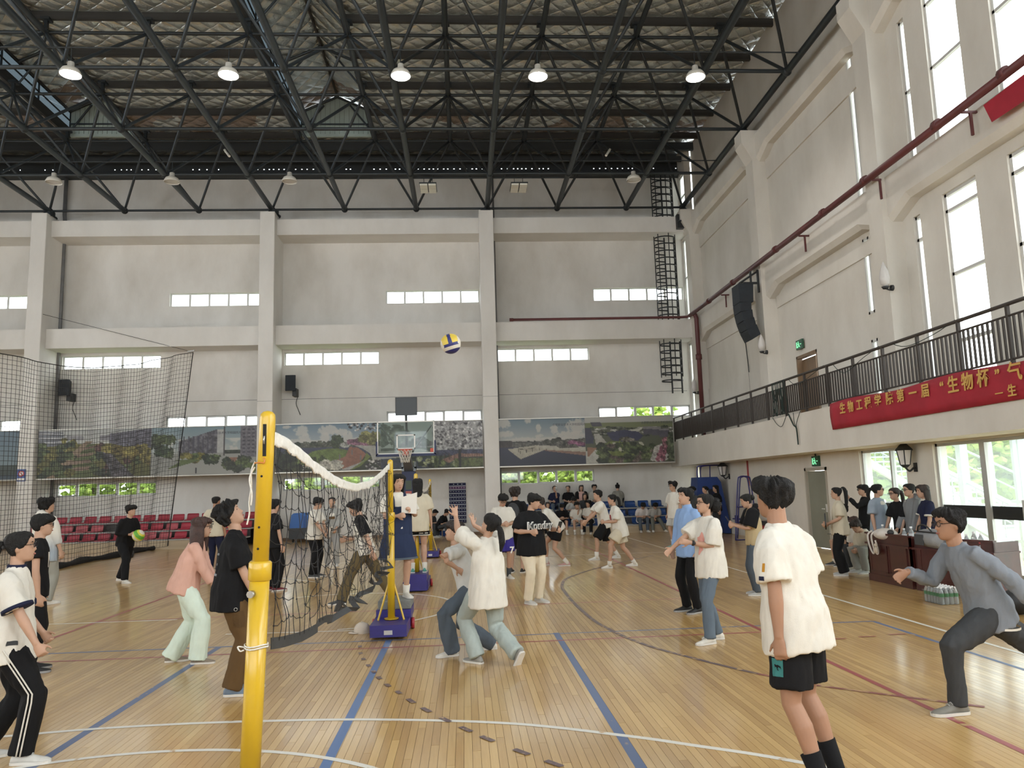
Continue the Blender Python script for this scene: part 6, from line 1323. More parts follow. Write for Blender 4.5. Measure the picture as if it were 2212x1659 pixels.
    if glasses:
        gg = thing('spectacles', HP((.1*hs, 0, .125*hs)), parent=t)
        for q in (1, -1):
            c = HP((.098*hs, q*.033*hs, .124*hs)); rg = [c+hrt*(.026*hs*math.cos(x*math.pi/8))+hu*(.020*hs*math.sin(x*math.pi/8)) for x in range(17)]; G().tube(rg, .0026*hs if near else .004*hs, 5, False).build('rim', M_GLS, gg)
            G().add(([c]+rg[:16], [(0, 1+i, 1+(i+1) % 16) for i in range(16)])).build('lens', M_LENS, gg)
            G().tube([HP((.096*hs, q*.058*hs, .128*hs)), HP((.0, q*.080*hs, .130*hs)), HP((-.02*hs, q*.079*hs, .118*hs))], .0024*hs if near else .0035*hs, 5).build('temple', M_GLS, gg)
        G().tube([HP((.1*hs, -.008*hs, .126*hs)), HP((.1*hs, .008*hs, .126*hs))], .0026*hs, 5).build('bridge', M_GLS, gg)
    # ---- hair
    style, hc = hair[0], HAIRC[hair[1]]; rs_ = np.random.RandomState(int(abs(X0*37+Y0*91)*10) % 99991); ph = rs_.rand(6)*6.28
    prm = {'short': (.79, .52, .19, .025), 'crop': (.82, .56, .24, .010), 'fringe': (.66, .50, .17, .026), 'bushy': (.76, .48, .14, .034), 'tied': (.80, .46, .16, .014), 'long': (.79, .40, .10, .020), 'bob': (.72, .34, .05, .026)}[style]
    NA = 64; gridn = [rs_.rand(14, n_) for n_ in (26, 47, 78)]
    def nz(k_, a_, t_):
        g_ = gridn[k_]; n_ = g_.shape[1]; x_ = (a_/(2*math.pi) % 1)*n_; y_ = max(0, min(11.99, t_*(4, 5, 7)[k_]+2)); xi = int(x_); yi = int(y_); fx = x_-xi; fy = y_-yi; fx = fx*fx*(3-2*fx)
        return (g_[yi, xi % n_]*(1-fx)+g_[yi, (xi+1) % n_]*fx)*(1-fy)+(g_[yi+1, xi % n_]*(1-fx)+g_[yi+1, (xi+1) % n_]*fx)*fy
    amp = {'bushy': 1.15, 'short': .85, 'fringe': .7, 'crop': .4}.get(style, .5)
    def off(a_, t_):
        q = abs(a_); tl = np.interp(q, [0, .75, 1.05, 1.45, 2.0, 3.15], [prm[0], prm[0]-.01, prm[1]+.12, prm[1], prm[2]+.08, prm[2]])
        tl += (nz(1, a_, .5)-.5)*.10+(nz(2, a_, .2)-.5)*.06
        k = 1/(1+math.exp(-max(-20, min(20, (t_-tl)*(40 if near else 28))))); thk = prm[3]*(1+.35*max(0, t_-.6))
        th = thk*(1+amp*((nz(0, a_, t_)-.5)*1.3+(nz(1, a_, t_)-.5)*.9+(nz(2, a_, t_)-.5)*.7))
        if q < 1.2: th *= 1-(1-q/1.2)*.55*(1-max(0, min(1, (t_-tl)/.16)))
        return -.014+k*(th+.014)
    hp_ = T(head_shell(hs, off, 46 if near else 32, 112 if near else 60)); 
    h_ob = mk('hair', *hp_, hc, t, True)
    if style in ('bob', 'long'):
        L = hair[2] if len(hair) > 2 else (.30 if style == 'bob' else .45); rings = []
        # curtain of hair around the back and sides
        a0 = 1.2 if style == 'bob' else 1.38; nA = 15; nL = 9; outer = []; inner = []
        for i in range(nL):
            f_ = i/(nL-1); z = (.62-.0*f_)*.225-f_*L
            ro, ri = [], []
            for j in range(nA):
                aa = a0+(2*math.pi-2*a0)*j/(nA-1); p = head_pt(aa, max(.38, .62-f_*.4), 1.0, 0.0); wv = .004*math.sin(j*2.2+i*.8+ph[3]); fl_ = (1.0+.10*f_) if style == 'bob' else (1-.28*f_*(abs(math.sin(aa))))
                ex = ((.030+.024*math.sin(min(1, f_*1.25)*math.pi*.62)) if style == 'bob' else .026)+wv-(.012*max(0, f_-.75)*4 if style == 'bob' else 0)
                bx_ = p.x*fl_-(.03*f_ if style == 'long' else .012*f_); by_ = p.y*fl_
                n2 = Vector((p.x+.008, p.y, 0)).normalized(); ro.append(Vector((bx_, by_, 0))+n2*ex); ri.append(Vector((bx_, by_, 0))+n2*(ex-.034))
            hang = (hu*.25+U*.75).normalized() if style == 'long' else hu
            base = HP(Vector((0, 0, .62*.225))*hs)
            outer.append([base+(hf*p.x+hrt*p.y)*hs-hang*(f_*L*s)-(tf2*(.03*f_*s) if style == 'long' else Vector()) for p in ro]); inner.append([base+(hf*p.x+hrt*p.y)*hs-hang*(f_*L*s)-(tf2*(.03*f_*s) if style == 'long' else Vector()) for p in ri])
        mk('hair_lengths', *gloft([o_+i_[::-1] for o_, i_ in zip(outer, inner)]), hc, t, True)
    if style == 'tied':
        kind = hair[2] if len(hair) > 2 else 'pony'; b0 = HP(Vector((-.105, 0, .15))*hs)
        if kind == 'bun': G().add(gell(HP(Vector((-.115, 0, .14))*hs), .045*hs, .05*hs, .05*hs, (hf, hrt, hu), 14, 10)).build('hair_bun', hc, t, True)
        elif kind == 'topbun': G().add(gell(HP(Vector((-.03, 0, .255))*hs), .04*hs, .042*hs, .04*hs, (hf, hrt, hu), 14, 10)).build('hair_bun', hc, t, True)
        elif kind == 'puff':
            v_, f_ = gell(HP(Vector((-.14, 0, .10))*hs), .07*hs, .065*hs, .085*hs, (hf, hrt, hu), 22, 16); v_ = [Vector(p)+Vector(rs_.randn(3))*.006 for p in v_]; mk('hair_bun', v_, f_, hc, t, True)
        else:
            L = hair[3] if len(hair) > 3 else .34; bk_ = -tf2; zt_ = .20 if kind == 'high' else .13
            b0 = HP(Vector((-.095, 0, zt_))*hs); pts = [b0, b0-hf*(.045*s)+hu*(.01*s), b0-hf*(.075*s)-U*(.06*s), b0-hf*(.07*s)-U*(L*.55*s)+bk_*.01, b0-hf*(.055*s)-U*(L*s)]
            G().tube(smooth_pts([tuple(p) for p in pts], 5), list(np.interp(np.linspace(0, 1, 21), [0, .15, .4, .75, 1], [.016*s, .026*s, .036*s, .034*s, .010*s])), 12).build('ponytail', hc, t, True)
            G().add(gell(b0-hf*.02*s, .02*s, .024*s, .024*s, (hf, hrt, hu), 10, 6)).build('hair_tie', fabric(CL['lgrey']) if kind == 'high' else fabric(CL['dgrey']), t, True)
    # ---- top garment
    vg = .011 if near else (.015 if mid else .021)
    if top:
        c = fabric(top['c']); lo = (1+(top.get('loose', 1.0)-1)*.5)*fat; ln = top.get('len', .10); sl = top.get('sl', .42); w1 = top.get('hem', 1.0)
        mk_ = 1.0 if not female else .93
        hem = pel+(-up_*.55-U*.45).normalized()*(ln*s)
        rg = [(hem, .212*lo*w1*mk_, .162*lo*w1), (pel-up_*.0, .203*lo*mk_*(1+w1)/2, .155*lo*(1+w1)/2), (SP(.14), .186*lo*mk_, .132*lo), (SP(.28), .190*lo*mk_, .128*lo), (SP(.39), .172*mk_*max(1, lo*.92), .112*max(1, lo*.9)), (SP(.45), .128*mk_, .086), (SP(.485), .088, .068), (SP(.508), .068, .060)]
        pr = [gloft([[c_+tr*(rx*s*math.cos(j*math.pi/10))+(tf if i_ < 3 else tf2)*(ry*s*math.sin(j*math.pi/10)) for j in range(20)] for i_, (c_, rx, ry) in enumerate(rg)])]
        for k in (0, 1):
            A, B_, C_ = sh[k], el[k], wr[k]; sr = (1+(top.get('sr', 1.0)-1)*.6)*s*(1+.3*(fat-1))
            if sl <= .55:
                tip = A.lerp(B_, min(1, sl*1.75)); pr.append(gtube([A.lerp(neck, .55)-up2*.045*s, A.lerp(neck, .15)-up2*.022*s, A.lerp(tip, .3)-up2*.01*s, tip], [.055*s, .066*s, .074*sr, .082*sr*top.get('flare', 1.0)], 14))
            else:
                f_ = (sl-.5)*2; tip = B_.lerp(C_, min(1, f_)); pr.append(gtube([A.lerp(neck, .55)-up2*.04*s, A.lerp(neck, .12)-up2*.018*s, A.lerp(B_, .5), B_, B_.lerp(tip, .5), tip], [.055*s, .066*s, .064*sr, .058*sr, .054*sr, .045*sr], 14))
        so = solid('shirt', pr, c, t, vg, 5 if near else 3, top.get('wr', .030 if near else .024)*(1), .11)
        if top.get('c2'):   # contrasting lower body panel or sleeves
            pass
        if top.get('sleeve_c'):
            for k in (0, 1):
                A, B_, C_ = sh[k], el[k], wr[k]; sr = top.get('sr', 1.0)*s*1.06; tip = A.lerp(B_, min(1, sl*1.75)) if sl <= .55 else B_.lerp(C_, min(1, (sl-.5)*2))
                pts = [A.lerp(neck, .35), A.lerp(neck, .05), A.lerp(B_, .5) if sl > .55 else A.lerp(tip, .5)]+([B_] if sl > .55 else [])+[tip]; rr = [.078*s, .086*sr, .088*sr]+([.07*sr] if sl > .55 else [])+[.092*sr if sl <= .55 else .05*sr]
                solid('sleeve', [gtube(pts, rr, 14)], fabric(top['sleeve_c']), so, vg, 3, .012, .1)
        if top.get('trim') is not None:
            tc_ = fabric(top['trim'])
            for k in (0, 1):
                A, B_ = sh[k], el[k]; tip = A.lerp(B_, min(1, sl*1.75)); dd = (B_-A).normalized(); sr = top.get('sr', 1.0)*s
                mk('sleeve_trim', *gtube([tip-dd*.018*s, tip+dd*.006*s], [.0875*sr, .089*sr], 20), tc_, so, True)
            mk('collar_trim', *gtube([SP(.492), SP(.520)], [.080*s, .069*s], 20, ref=tr, ry=[.066*s, .060*s]), tc_, so, True)
        if top.get('hood'):
            v_, f_ = gell(SP(.50, -.085), .115*s, .07*s, .085*s, (tr, tf2, up2), 16, 10); solid('hood', [(v_, f_), gtube([SP(.50, -.05, q_*.1) for q_ in (1, .5, 0, -.5, -1)], .045*s, 10)], c if top['hood'] is True else fabric(top['hood']), so, vg, 3, .015, .08)
        if top.get('collar'):
            mk('collar', *gtube([SP(.50, -.005), SP(.545, .0)], [.070*s, .062*s], 20, ref=tr, ry=[.066*s, .058*s], cap=False), c, so, True)
    else: so = None
    # ---- bottoms
    if bottom:
        c = fabric(bottom['c']); k_ = bottom['kind']; wd = bottom.get('w', 1.0); hipf = fat
        ring = lambda c_, rx, ry: [c_+R*(rx*s*math.cos(j*math.pi/10))+F*(ry*s*math.sin(j*math.pi/10)) for j in range(20)]
        if sit: pr = [gloft([ring(pel+U*.10*s, .155*hipf, .115*hipf), ring(pel, .175*hipf, .135*hipf), ring(pel-U*.07*s, .165*hipf, .13*hipf), ring(pel-U*.09*s, .12, .1)])]
        else: pr = [gloft([ring(pel+up_*.09*s, .150*hipf, .112*hipf), ring(pel+U*.02*s, .172*hipf, .130*hipf), ring(pel-U*.06*s, .178*hipf, .135*hipf), ring(pel-U*.11*s, .13*hipf, .11*hipf)])]
        if k_ == 'skirt':
            L = bottom.get('len', .35); pr = [gloft([ring(pel+U*.10*s, .16, .12), ring(pel, .185, .15), ring(pel-U*L*.5*s, .235*wd, .20*wd), ring(pel-U*L*s, .265*wd, .225*wd)])]
        for k in (0, 1):
            if k_ == 'skirt': break
            h_, n_, a_ = hip[k], knee[k], ank[k]; q = 1 if k == 0 else -1
            h0 = h_-R*(q*.012*s)
            if k_ == 'pants':
                lw = bottom.get('leg', wd); fin = a_+(a_-n_).normalized()*(bottom.get('drop', .01)*s)
                pr.append(gtube([h0+U*.03*s, h_.lerp(n_, .3), h_.lerp(n_, .8), n_, n_.lerp(fin, .35), n_.lerp(fin, .8), fin], [.098*s*hipf, .098*s*wd*hipf, .080*s*wd, .074*s*wd, .070*s*lw, .066*s*lw, .068*s*lw], 14))
            else:
                L = bottom.get('len', .8); tip = h_.lerp(n_, min(L, 1.0)) if L <= 1 else n_.lerp(a_, L-1)
                pr.append(gtube([h0+U*.03*s, h_.lerp(tip, .4), tip], [.1*s*hipf, .104*s*wd*hipf, .108*s*wd*hipf*bottom.get('flare', 1.0)], 14))
        bo = solid({'pants': 'trousers', 'shorts': 'shorts', 'skirt': 'skirt'}[k_], pr, c, t, vg, 4 if near else 3, bottom.get('wr', .028 if near else .022), .12)
        if bottom.get('stripe'):
            for k in (0, 1):
                q = 1 if k == 0 else -1; h_, n_, a_ = hip[k], knee[k], ank[k]
                for dd in (-.012, .012):
                    P_ = []
                    for f_ in np.linspace(.05, 1, 14):
                        c_ = h_.lerp(n_, f_*2) if f_ <= .5 else n_.lerp(a_, f_*2-1); rr = np.interp(f_, [0, .3, .5, 1], [.112, .088, .08, .074])*s*wd; P_.append(c_+R*(q*rr)+F*dd*s)
                    G().tube(P_, .0055*s, 6, ref=F).build('side_stripe', fabric(bottom['stripe']), bo, True)
    else: bo = None
    # ---- shoes
    if shoe is not None:
        mshoe = mat('shoe_%.2f_%.2f_%.2f' % tuple(shoe), shoe, .6, 0, .08, 20); msole = mat('sole_%.2f_%.2f_%.2f' % tuple(sole or (.62, .60, .56)), sole or (.62, .60, .56), .6)
        for k in (0, 1):
            fz = feet[k]; yw = math.radians(fz[3] if len(fz) > 3 else (-8 if k == 0 else 8)); pt = math.radians(fz[4] if len(fz) > 4 else 0)
            fd = rotv(F, U, yw); rd = Vector((fd.y, -fd.x, 0)); ud = Vector(U)
            if pt: fd = rotv(fd, rd, pt); ud = rotv(ud, rd, pt)
            b0 = ank[k]-ud*(.075*s)-fd*(.065*s); fs = s*(.93 if female else 1.0)
            rows = [(-.005, .024, .055, .03), (.015, .036, .085, .03), (.06, .040, .105, .0), (.11, .039, .088, .0), (.16, .043, .066, 0), (.21, .047, .052, 0), (.25, .042, .043, 0), (.275, .026, .034, 0), (.283, .010, .026, 0)]
            rings = []; srings = []
            for x_, w_, h_, _ in rows:
                c_ = b0+fd*(x_*fs); rings.append([c_+rd*(w_*fs*math.cos(th))*(1 if math.sin(th) < .3 else .8)+ud*(fs*(.02+(h_-.02)*max(0, math.sin(th))**.8 if math.sin(th) > 0 else .02)) for th in np.linspace(0, 2*math.pi, 15)[:-1]])
                srings.append([c_+rd*(w_*1.1*fs*ca)+ud*(z_*fs) for ca, z_ in ((1, .002), (1.02, .024), (-1.02, .024), (-1, .002))])
            so_ = mk('shoe', *gloft(rings), mshoe, t, True); mk('sole', *gloft(srings), msole, so_, False)
            if near and mid: 
                g_ = G()
                for q_ in (.10, .125, .15): c_ = b0+fd*(q_*fs)+ud*((.098-.35*(q_-.09))*fs); g_.tube([c_-rd*.02*fs-ud*.008*fs, c_+ud*.002*fs, c_+rd*.02*fs-ud*.008*fs], .004*fs, 5)
                g_.build('laces', fabric(CL['lgrey']), so_, kind='stuff')
            if sock is not None and bare:
                sc_, sh_ = sock[0], sock[1]; up_leg = (knee[k]-ank[k]).normalized(); mk('sock', *gtube([ank[k]-U*.035*s, ank[k]+up_leg*.01*s, ank[k]+up_leg*(sh_*s)], [.043*s, .044*s, (.046+.055*sh_)*s*(1+.3*(fat-1))], 14), fabric(sc_), t, True)
    return dict(t=t, shirt=so, bottom=bo, pel=pel, SP=SP, tf=tf, tf2=tf2, tr=tr, up=up_, up2=up2, F=F, R=R, sh=sh, el=el, wr=wr, hip=hip, knee=knee, ank=ank, s=s, HP=HP, hf=hf, hrt=hrt, hu=hu, hs=hs, body=body)
def decal(name, poly_fn, P, m, parent, target, c, xd, yd, zd, size, off=.004):
    """flat shape laid on cloth: projected onto the garment along zd"""
    v, f = poly_fn; n = len(v); vv = [Vector(c)+Vector(xd)*(p[0]*size)+Vector(yd)*(p[1]*size) for p in v]
    o = mk(name, vv, f, m, parent); sw_ = o.modifiers.new('wrap', 'SHRINKWRAP'); sw_.target = target; sw_.wrap_method = 'NEAREST_SURFACEPOINT'; sw_.wrap_mode = 'ABOVE_SURFACE'; sw_.offset = off
    return o
def gridpoly(w_, h, nx=8, ny=8):
    v = [((i/nx-.5)*w_, (j/ny-.5)*h) for j in range(ny+1) for i in range(nx+1)]; f = [(j*(nx+1)+i, j*(nx+1)+i+1, (j+1)*(nx+1)+i+1, (j+1)*(nx+1)+i) for j in range(ny) for i in range(nx)]; return v, f
def phone(p, xd, yd, label):
    xd, yd = Vector(xd).normalized(), Vector(yd).normalized(); zd = xd.cross(yd); c = Vector(p); t = thing('smartphone', c, label, 'phone'); g = lambda w_, h, d0, d1: [c+xd*a+yd*b+zd*d for d in (d0, d1) for a, b in ((-w_, -h), (w_, -h), (w_, h), (-w_, h))]
    q = [(0, 3, 2, 1), (4, 5, 6, 7), (0, 1, 5, 4), (1, 2, 6, 5), (2, 3, 7, 6), (3, 0, 4, 7)]; o = mk('phone_body', g(.037, .077, -.004, .004), q, M_BLACK, t); mk('screen', g(.033, .071, .004, .0045), q, M_SCREEN, t); return t
# ---------------------------------------------------------------- cast
GF = lambda x, y: tuple(onZ(x, y)[:2])
XY = lambda x, Y: (onY(x, 1060, Y).x, Y)
# ---- foreground, right
q = person('player in white tee and black shorts standing in the right foreground, seen from behind', GF(1793, 1716), 1.78, 133, lean=7, pelvis=(.12, 0, .925), top=dict(c=CL['white'], loose=1.2, len=.19, sl=.5, sr=1.3, hem=1.05), bottom=dict(kind='shorts', c=CL['black'], len=.80, w=1.08), shoe=CL['white'], sock=(CL['black'], .17), hair=('short', 'black'), head=(18, 4, 0), skin=2, hands=((.10, .26, .80), (.10, -.25, .74)), feet=((.0, .13, .075), (-.02, -.12, .075)), grip=.6)
M_TEAL = fabric(S(58, 118, 116)); pt = q['hip'][1].lerp(q['knee'][1], .52)-q['R']*.13+q['F']*.03
decal('teal_patch', gridpoly(.085, .095), None, M_TEAL, q['bottom'], q['bottom'], pt, -q['F'], Vector((0, 0, 1)), None, 1.0, .003)
cat_ = [(-.9, .5), (-.5, .62), (-.1, .45), (.4, .5), (.8, .25), (.95, -.2), (.75, .05), (.5, .2), (.35, -.1), (.5, -.5), (.3, -.35), (.1, .1), (-.3, .15), (-.5, -.1), (-.7, .0), (-.5, .25), (-.8, .3)]
decal('leaping_mark', (cat_, [tuple(range(len(cat_)))]), None, fabric(CL['black']), q['bottom'], q['bottom'], pt-q['R']*.01, -q['F'], Vector((0, 0, 1)), None, .032, .006)
decal('white_patch', gridpoly(.05, .09), None, fabric(CL['white']), q['bottom'], q['bottom'], pt+Vector((0, 0, .10))+q['F']*.02, -q['F'], Vector((0, 0, 1)), None, 1.0, .003)
decal('sleeve_print', gridpoly(.016, .05, 2, 4), None, fabric(S(170, 120, 40)), q['shirt'], q['shirt'], q['sh'][1].lerp(q['el'][1], .58)-q['R']*.1, q['F'], Vector((0, 0, 1)), None, 1.0, .003)
decal('sleeve_tag', gridpoly(.03, .022, 2, 2), None, fabric(CL['navy']), q['shirt'], q['shirt'], q['sh'][1].lerp(q['el'][1], .78)-q['R']*.1+q['F']*.02, q['F'], Vector((0, 0, 1)), None, 1.0, .003)
for i, (c_, dz) in enumerate(((CL['red'], .02), (CL['olive'], -.03), (CL['navy'], -.08))): decal('chest_print', gridpoly(.10, .035, 4, 2), None, fabric(c_), q['shirt'], q['shirt'], q['SP'](.30+dz, .16, -.05), q['R'], q['up'], None, 1.0, .003)
RX, RY = onY(2138, 1340, 5.8).x, 5.8
q = person('running man in grey sweater and dark trousers at the right edge', (RX, RY), 1.74, 177, lean=21, pelvis=(0, 0, .735), stoop=4, top=dict(c=CL['gsweat'], loose=1.0, len=.13, sl=.98, sr=1.05), bottom=dict(kind='pants', c=CL['dgrey'], w=1.12, leg=.98), shoe=S(120, 118, 110), hair=('short', 'black'), head=(0, 12, 0), skin=2, hands=((.50, .16, .99), (-.20, -.30, .74)), feet=((-.78, .10, .16, 0, -40), (.33, -.06, .075)), fdir=((.8, 0, -.5), (-.2, 0, -1)), grip=.5, elb=((.1, .3, -1), (-.8, -.4, .4)), glasses=True)
hemc = q['pel']+(-q['up']*.55-Vector((0, 0, .45))).normalized()*.128*q['s']; mk('hem_trim', *gtube([hemc, hemc-Vector((0, 0, .016))], [.207*q['s'], .207*q['s']], 24, ref=q['tr'], ry=.152*q['s'], cap=False), fabric(CL['white']), q['shirt'], True)
# ---- foreground, left
q = person('girl in white ringer tee and striped black track pants cut by the left edge', GF(4, 1645), 1.60, 12, lean=3, pelvis=(.0, 0, .88), female=True, top=dict(c=CL['white'], loose=1.12, len=.17, sl=.5, sr=1.2, trim=CL['navy'], hem=1.12), bottom=dict(kind='pants', c=CL['black'], w=1.12, leg=1.2, stripe=CL['white']), shoe=S(196, 194, 188), hair=('tied', 'black', 'low', .26), head=(-6, 4, 0), hands=((.27, .24, .80), (.16, -.22, .86)), feet=((.16, .12, .075), (-.18, -.12, .075)), glasses=True, skin=1, grip=.9)
decal('hip_print', gridpoly(.09, .03, 4, 2), None, fabric(CL['dgrey']), q['shirt'], q['shirt'], q['SP'](-.02, .08, .18), q['F'], q['up'], None, 1.0, .003)
q = person('player in black sleeveless top half hidden behind the left edge girl', GF(62, 1452), 1.62, 25, female=False, lean=4, top=dict(c=CL['black'], loose=1.0, len=.12, sl=.3), bottom=dict(kind='pants', c=CL['black']), shoe=CL['black'], sole=(.3, .3, .3), hair=('fringe', 'black'), glasses=True, hands=((.06, .2, .82), (.06, -.2, .82)))
decal('white_stripe', gridpoly(.035, .16, 2, 6), None, fabric(CL['white']), q['shirt'], q['shirt'], q['SP'](.28, .14, .06), q['R'], q['up'], None, 1.0, .004)
q = person('woman with auburn bob in pink sweater and pale mint trousers', GF(398, 1432), 1.60, 8, lean=17, pelvis=(-.02, 0, .885), female=True, top=dict(c=CL['pink'], loose=1.12, len=.11, sl=.86, sr=.98, hem=1.06), bottom=dict(kind='pants', c=CL['mint'], w=1.15, leg=1.45, drop=.03), shoe=S(128, 116, 102), hair=('bob', 'auburn', .30), head=(4, 8, 0), hands=((.36, .04, .72), (.37, -.03, .72)), feet=((.16, .11, .075), (-.16, -.10, .075)), glasses=True, grip=.9, fdir=((.5, -.2, -1), (.5, .2, -1)))
q = person('player in oversized black tee and brown cargo trousers looking up beside the yellow post', GF(497, 1498), 1.72, 14, lean=2, pelvis=(.0, 0, .92), top=dict(c=CL['black'], loose=1.2, len=.20, sl=.53, sr=1.25), bottom=dict(kind='pants', c=CL['brown'], w=1.18, leg=1.25), shoe=S(110, 126, 144), hair=('bushy', 'black'), head=(0, 30, 0), hands=((.20, .20, .84), (.22, -.18, .86)), feet=((.02, .11, .075), (.08, -.10, .075)), grip=.7)
decal('cargo_pocket', gridpoly(.13, .14), None, fabric(S(82, 62, 37)), q['bottom'], q['bottom'], q['hip'][0].lerp(q['knee'][0], .55)+q['R']*.13, q['F'], Vector((0, 0, 1)), None, 1.0, .008)
mk('metal_ring', *gtube([q['hip'][0].lerp(q['knee'][0], .34)+q['R']*.135+q['F']*(.014*math.cos(k*.6))+Vector((0, 0, .014*math.sin(k*.6))) for k in range(11)], .003, 5), M_CHROME, q['bottom'])
for k in range(3): decal('back_print', gridpoly(.05, .02, 3, 2), None, fabric(CL['grey']), q['shirt'], q['shirt'], q['SP'](.30-.09*k, -.15, .09), q['R'], q['up'], None, 1.0, .003)
# dip-dyed hoodie
m, nt, b = nodes_of('dip_dyed_cotton'); g_ = nt.nodes.new('ShaderNodeNewGeometry'); sp = nt.nodes.new('ShaderNodeSeparateXYZ'); nt.links.new(g_.outputs['Position'], sp.inputs[0]); r = nt.nodes.new('ShaderNodeValToRGB'); r.color_ramp.elements[0].position = .45; r.color_ramp.elements[0].color = (*S(156, 168, 178), 1); r.color_ramp.elements[1].position = .62; r.color_ramp.elements[1].color = (*S(214, 210, 200), 1); nt.links.new(mth(nt, 'DIVIDE', sp.outputs[2], 2.0), r.inputs[0]); nt.links.new(r.outputs['Color'], b.inputs['Base Color']); b.inputs['Roughness'].default_value = .9
DIP = (.4999, .5001, .5002); FABC[tuple(round(x, 3) for x in DIP)] = m
q = person('tall student in dip-dyed white and grey hoodie standing by the net curtain', GF(90, 1306), 1.81, 62, top=dict(c=DIP, loose=1.25, len=.24, sl=.78, sr=1.35, hood=True), bottom=dict(kind='pants', c=CL['greypant'], w=1.2, leg=1.3), shoe=CL['white'], hair=('bushy', 'black'), head=(12, 4, 0), hands=((.10, .27, .80), (.10, -.27, .80)))
q = person('player in all black holding the green ball at left', GF(265, 1257), 1.70, -28, lean=13, pelvis=(.03, 0, .87), top=dict(c=CL['black'], loose=1.02, len=.12, sl=.95), bottom=dict(kind='pants', c=CL['black'], w=1.12, leg=1.2), shoe=CL['white'], hair=('fringe', 'black'), head=(-10, 4, 0), hands=((.24, .06, 1.0), (.34, -.12, .98)), feet=((.30, .20, .075), (-.30, -.16, .075)))
q = person('man with cropped hair in cream tee with a line drawing on the back', GF(462, 1238), 1.76, 72, top=dict(c=CL['cream'], loose=1.12, len=.12, sl=.5, sr=1.2), bottom=dict(kind='pants', c=CL['navy'], w=1.05), shoe=CL['black'], hair=('crop', 'black'), head=(14, 0, 0), skin=2)
ink = fabric(CL['dgrey'])
for (u, h_, w_, hh) in ((0, .36, .10, .010), (-.05, .31, .012, .08), (.05, .31, .012, .08), (0, .26, .10, .010), (-.03, .22, .012, .09), (.05, .21, .05, .03), (0, .16, .14, .02), (.03, .10, .012, .08)): decal('back_drawing', gridpoly(w_, hh, 4, 4), None, ink, q['shirt'], q['shirt'], q['SP'](h_, -.15, u), q['R'], q['up'], None, 1.0, .004)
# ---- behind the net
person('player in black tee and black trousers right behind the near post', GF(590, 1276), 1.67, 38, top=dict(c=CL['black'], loose=1.05, len=.14, sl=.48), bottom=dict(kind='pants', c=CL['black'], w=1.1, leg=1.15), shoe=S(110, 40, 48), hair=('fringe', 'black'), hands=((.06, .25, .78), (.08, -.24, .78)))
q = person('boy in white tee and black trousers reading a sheet behind the net', GF(678, 1247), 1.68, -18, lean=4, top=dict(c=CL['white'], loose=1.1, len=.13, sl=.48, sr=1.15), bottom=dict(kind='pants', c=CL['black'], w=1.02), shoe=CL['dgrey'], hair=('fringe', 'black'), head=(0, -14, 0), hands=((.30, .08, .92), (.30, -.06, .92)), glasses=True)
o = mk('paper_sheet', [q['wr'][0]+q['F']*.06+Vector((0, 0, .02))+q['R']*a_+Vector((0, 0, 1))*b_+q['F']*c_ for a_, b_, c_ in ((-.05, -.1, .05), (.12, -.1, .05), (.12, .12, .12), (-.05, .12, .12))], [(0, 1, 2, 3)], M_WHITEP); md = o.modifiers.new('s', 'SOLIDIFY'); md.thickness = .001; tag(o, 'white sheet of paper held by the boy behind the net', 'paper')
q = person('student in grey hoodie and grey trousers facing the camera behind the net', GF(717, 1223), 1.66, -84, top=dict(c=S(150, 150, 146), loose=1.15, len=.12, sl=.9, sr=1.15, hood=True), bottom=dict(kind='pants', c=S(154, 154, 152), w=1.08), shoe=CL['lgrey'], hair=('crop', 'black'), hands=((.22, .12, .92), (.22, -.12, .92)), skin=1)
decal('chest_print', gridpoly(.14, .07, 4, 3), None, fabric(CL['white']), q['shirt'], q['shirt'], q['SP'](.34, .16), q['R'], q['up'], None, 1.0, .004); decal('chest_print', gridpoly(.16, .06, 4, 3), None, fabric(CL['brown']), q['shirt'], q['shirt'], q['SP'](.26, .16), q['R'], q['up'], None, 1.0, .004)
q = person('boy in raglan tee with black sleeves walking left behind the net', GF(795, 1302), 1.70, 180, lean=9, pelvis=(.05, 0, .87), top=dict(c=CL['white'], loose=1.08, len=.12, sl=.52, sleeve_c=CL['black']), bottom=dict(kind='pants', c=CL['olive'], w=1.15, leg=1.25), shoe=CL['dgrey'], hair=('bushy', 'black'), head=(0, -16, 0), hands=((.34, .12, 1.0), (-.10, -.26, .82)), feet=((-.38, .10, .10, 0, -22), (.40, -.10, .075)))
phone(q['wr'][0]+q['F']*.06+Vector((0, 0, .03)), q['R'], q['F']+Vector((0, 0, .4)), 'smartphone in the hand of the boy in raglan tee')
# referee in denim pinafore on the stone block
q = person('referee girl in denim pinafore dress standing on the block with a score sheet', (-.90, 10.45), 1.62, -72, z0=.37, female=True, top=dict(c=CL['white'], loose=1.0, len=.0, sl=.45, sr=1.15), bottom=dict(kind='skirt', c=CL['denim'], len=.40, w=1.02), shoe=CL['white'], sock=(CL['white'], .10), hair=('long', 'black', .34), head=(-6, -8, 0), hands=((.26, .06, 1.12), (.24, -.13, 1.20)), skin=1, grip=.7)
pr = [gloft([[c_+q['tr']*(rx*q['s']*math.cos(j*math.pi/10))+q['tf']*(ry*q['s']*math.sin(j*math.pi/10)) for j in range(20)] for c_, rx, ry in ((q['SP'](-.09), .205, .165), (q['SP'](.05), .20, .158), (q['SP'](.20), .198, .152), (q['SP'](.31), .192, .142))])]
bib = solid('pinafore_bib', pr, fabric(CL['denim']), q['bottom'], .014, 3, .01, .1)
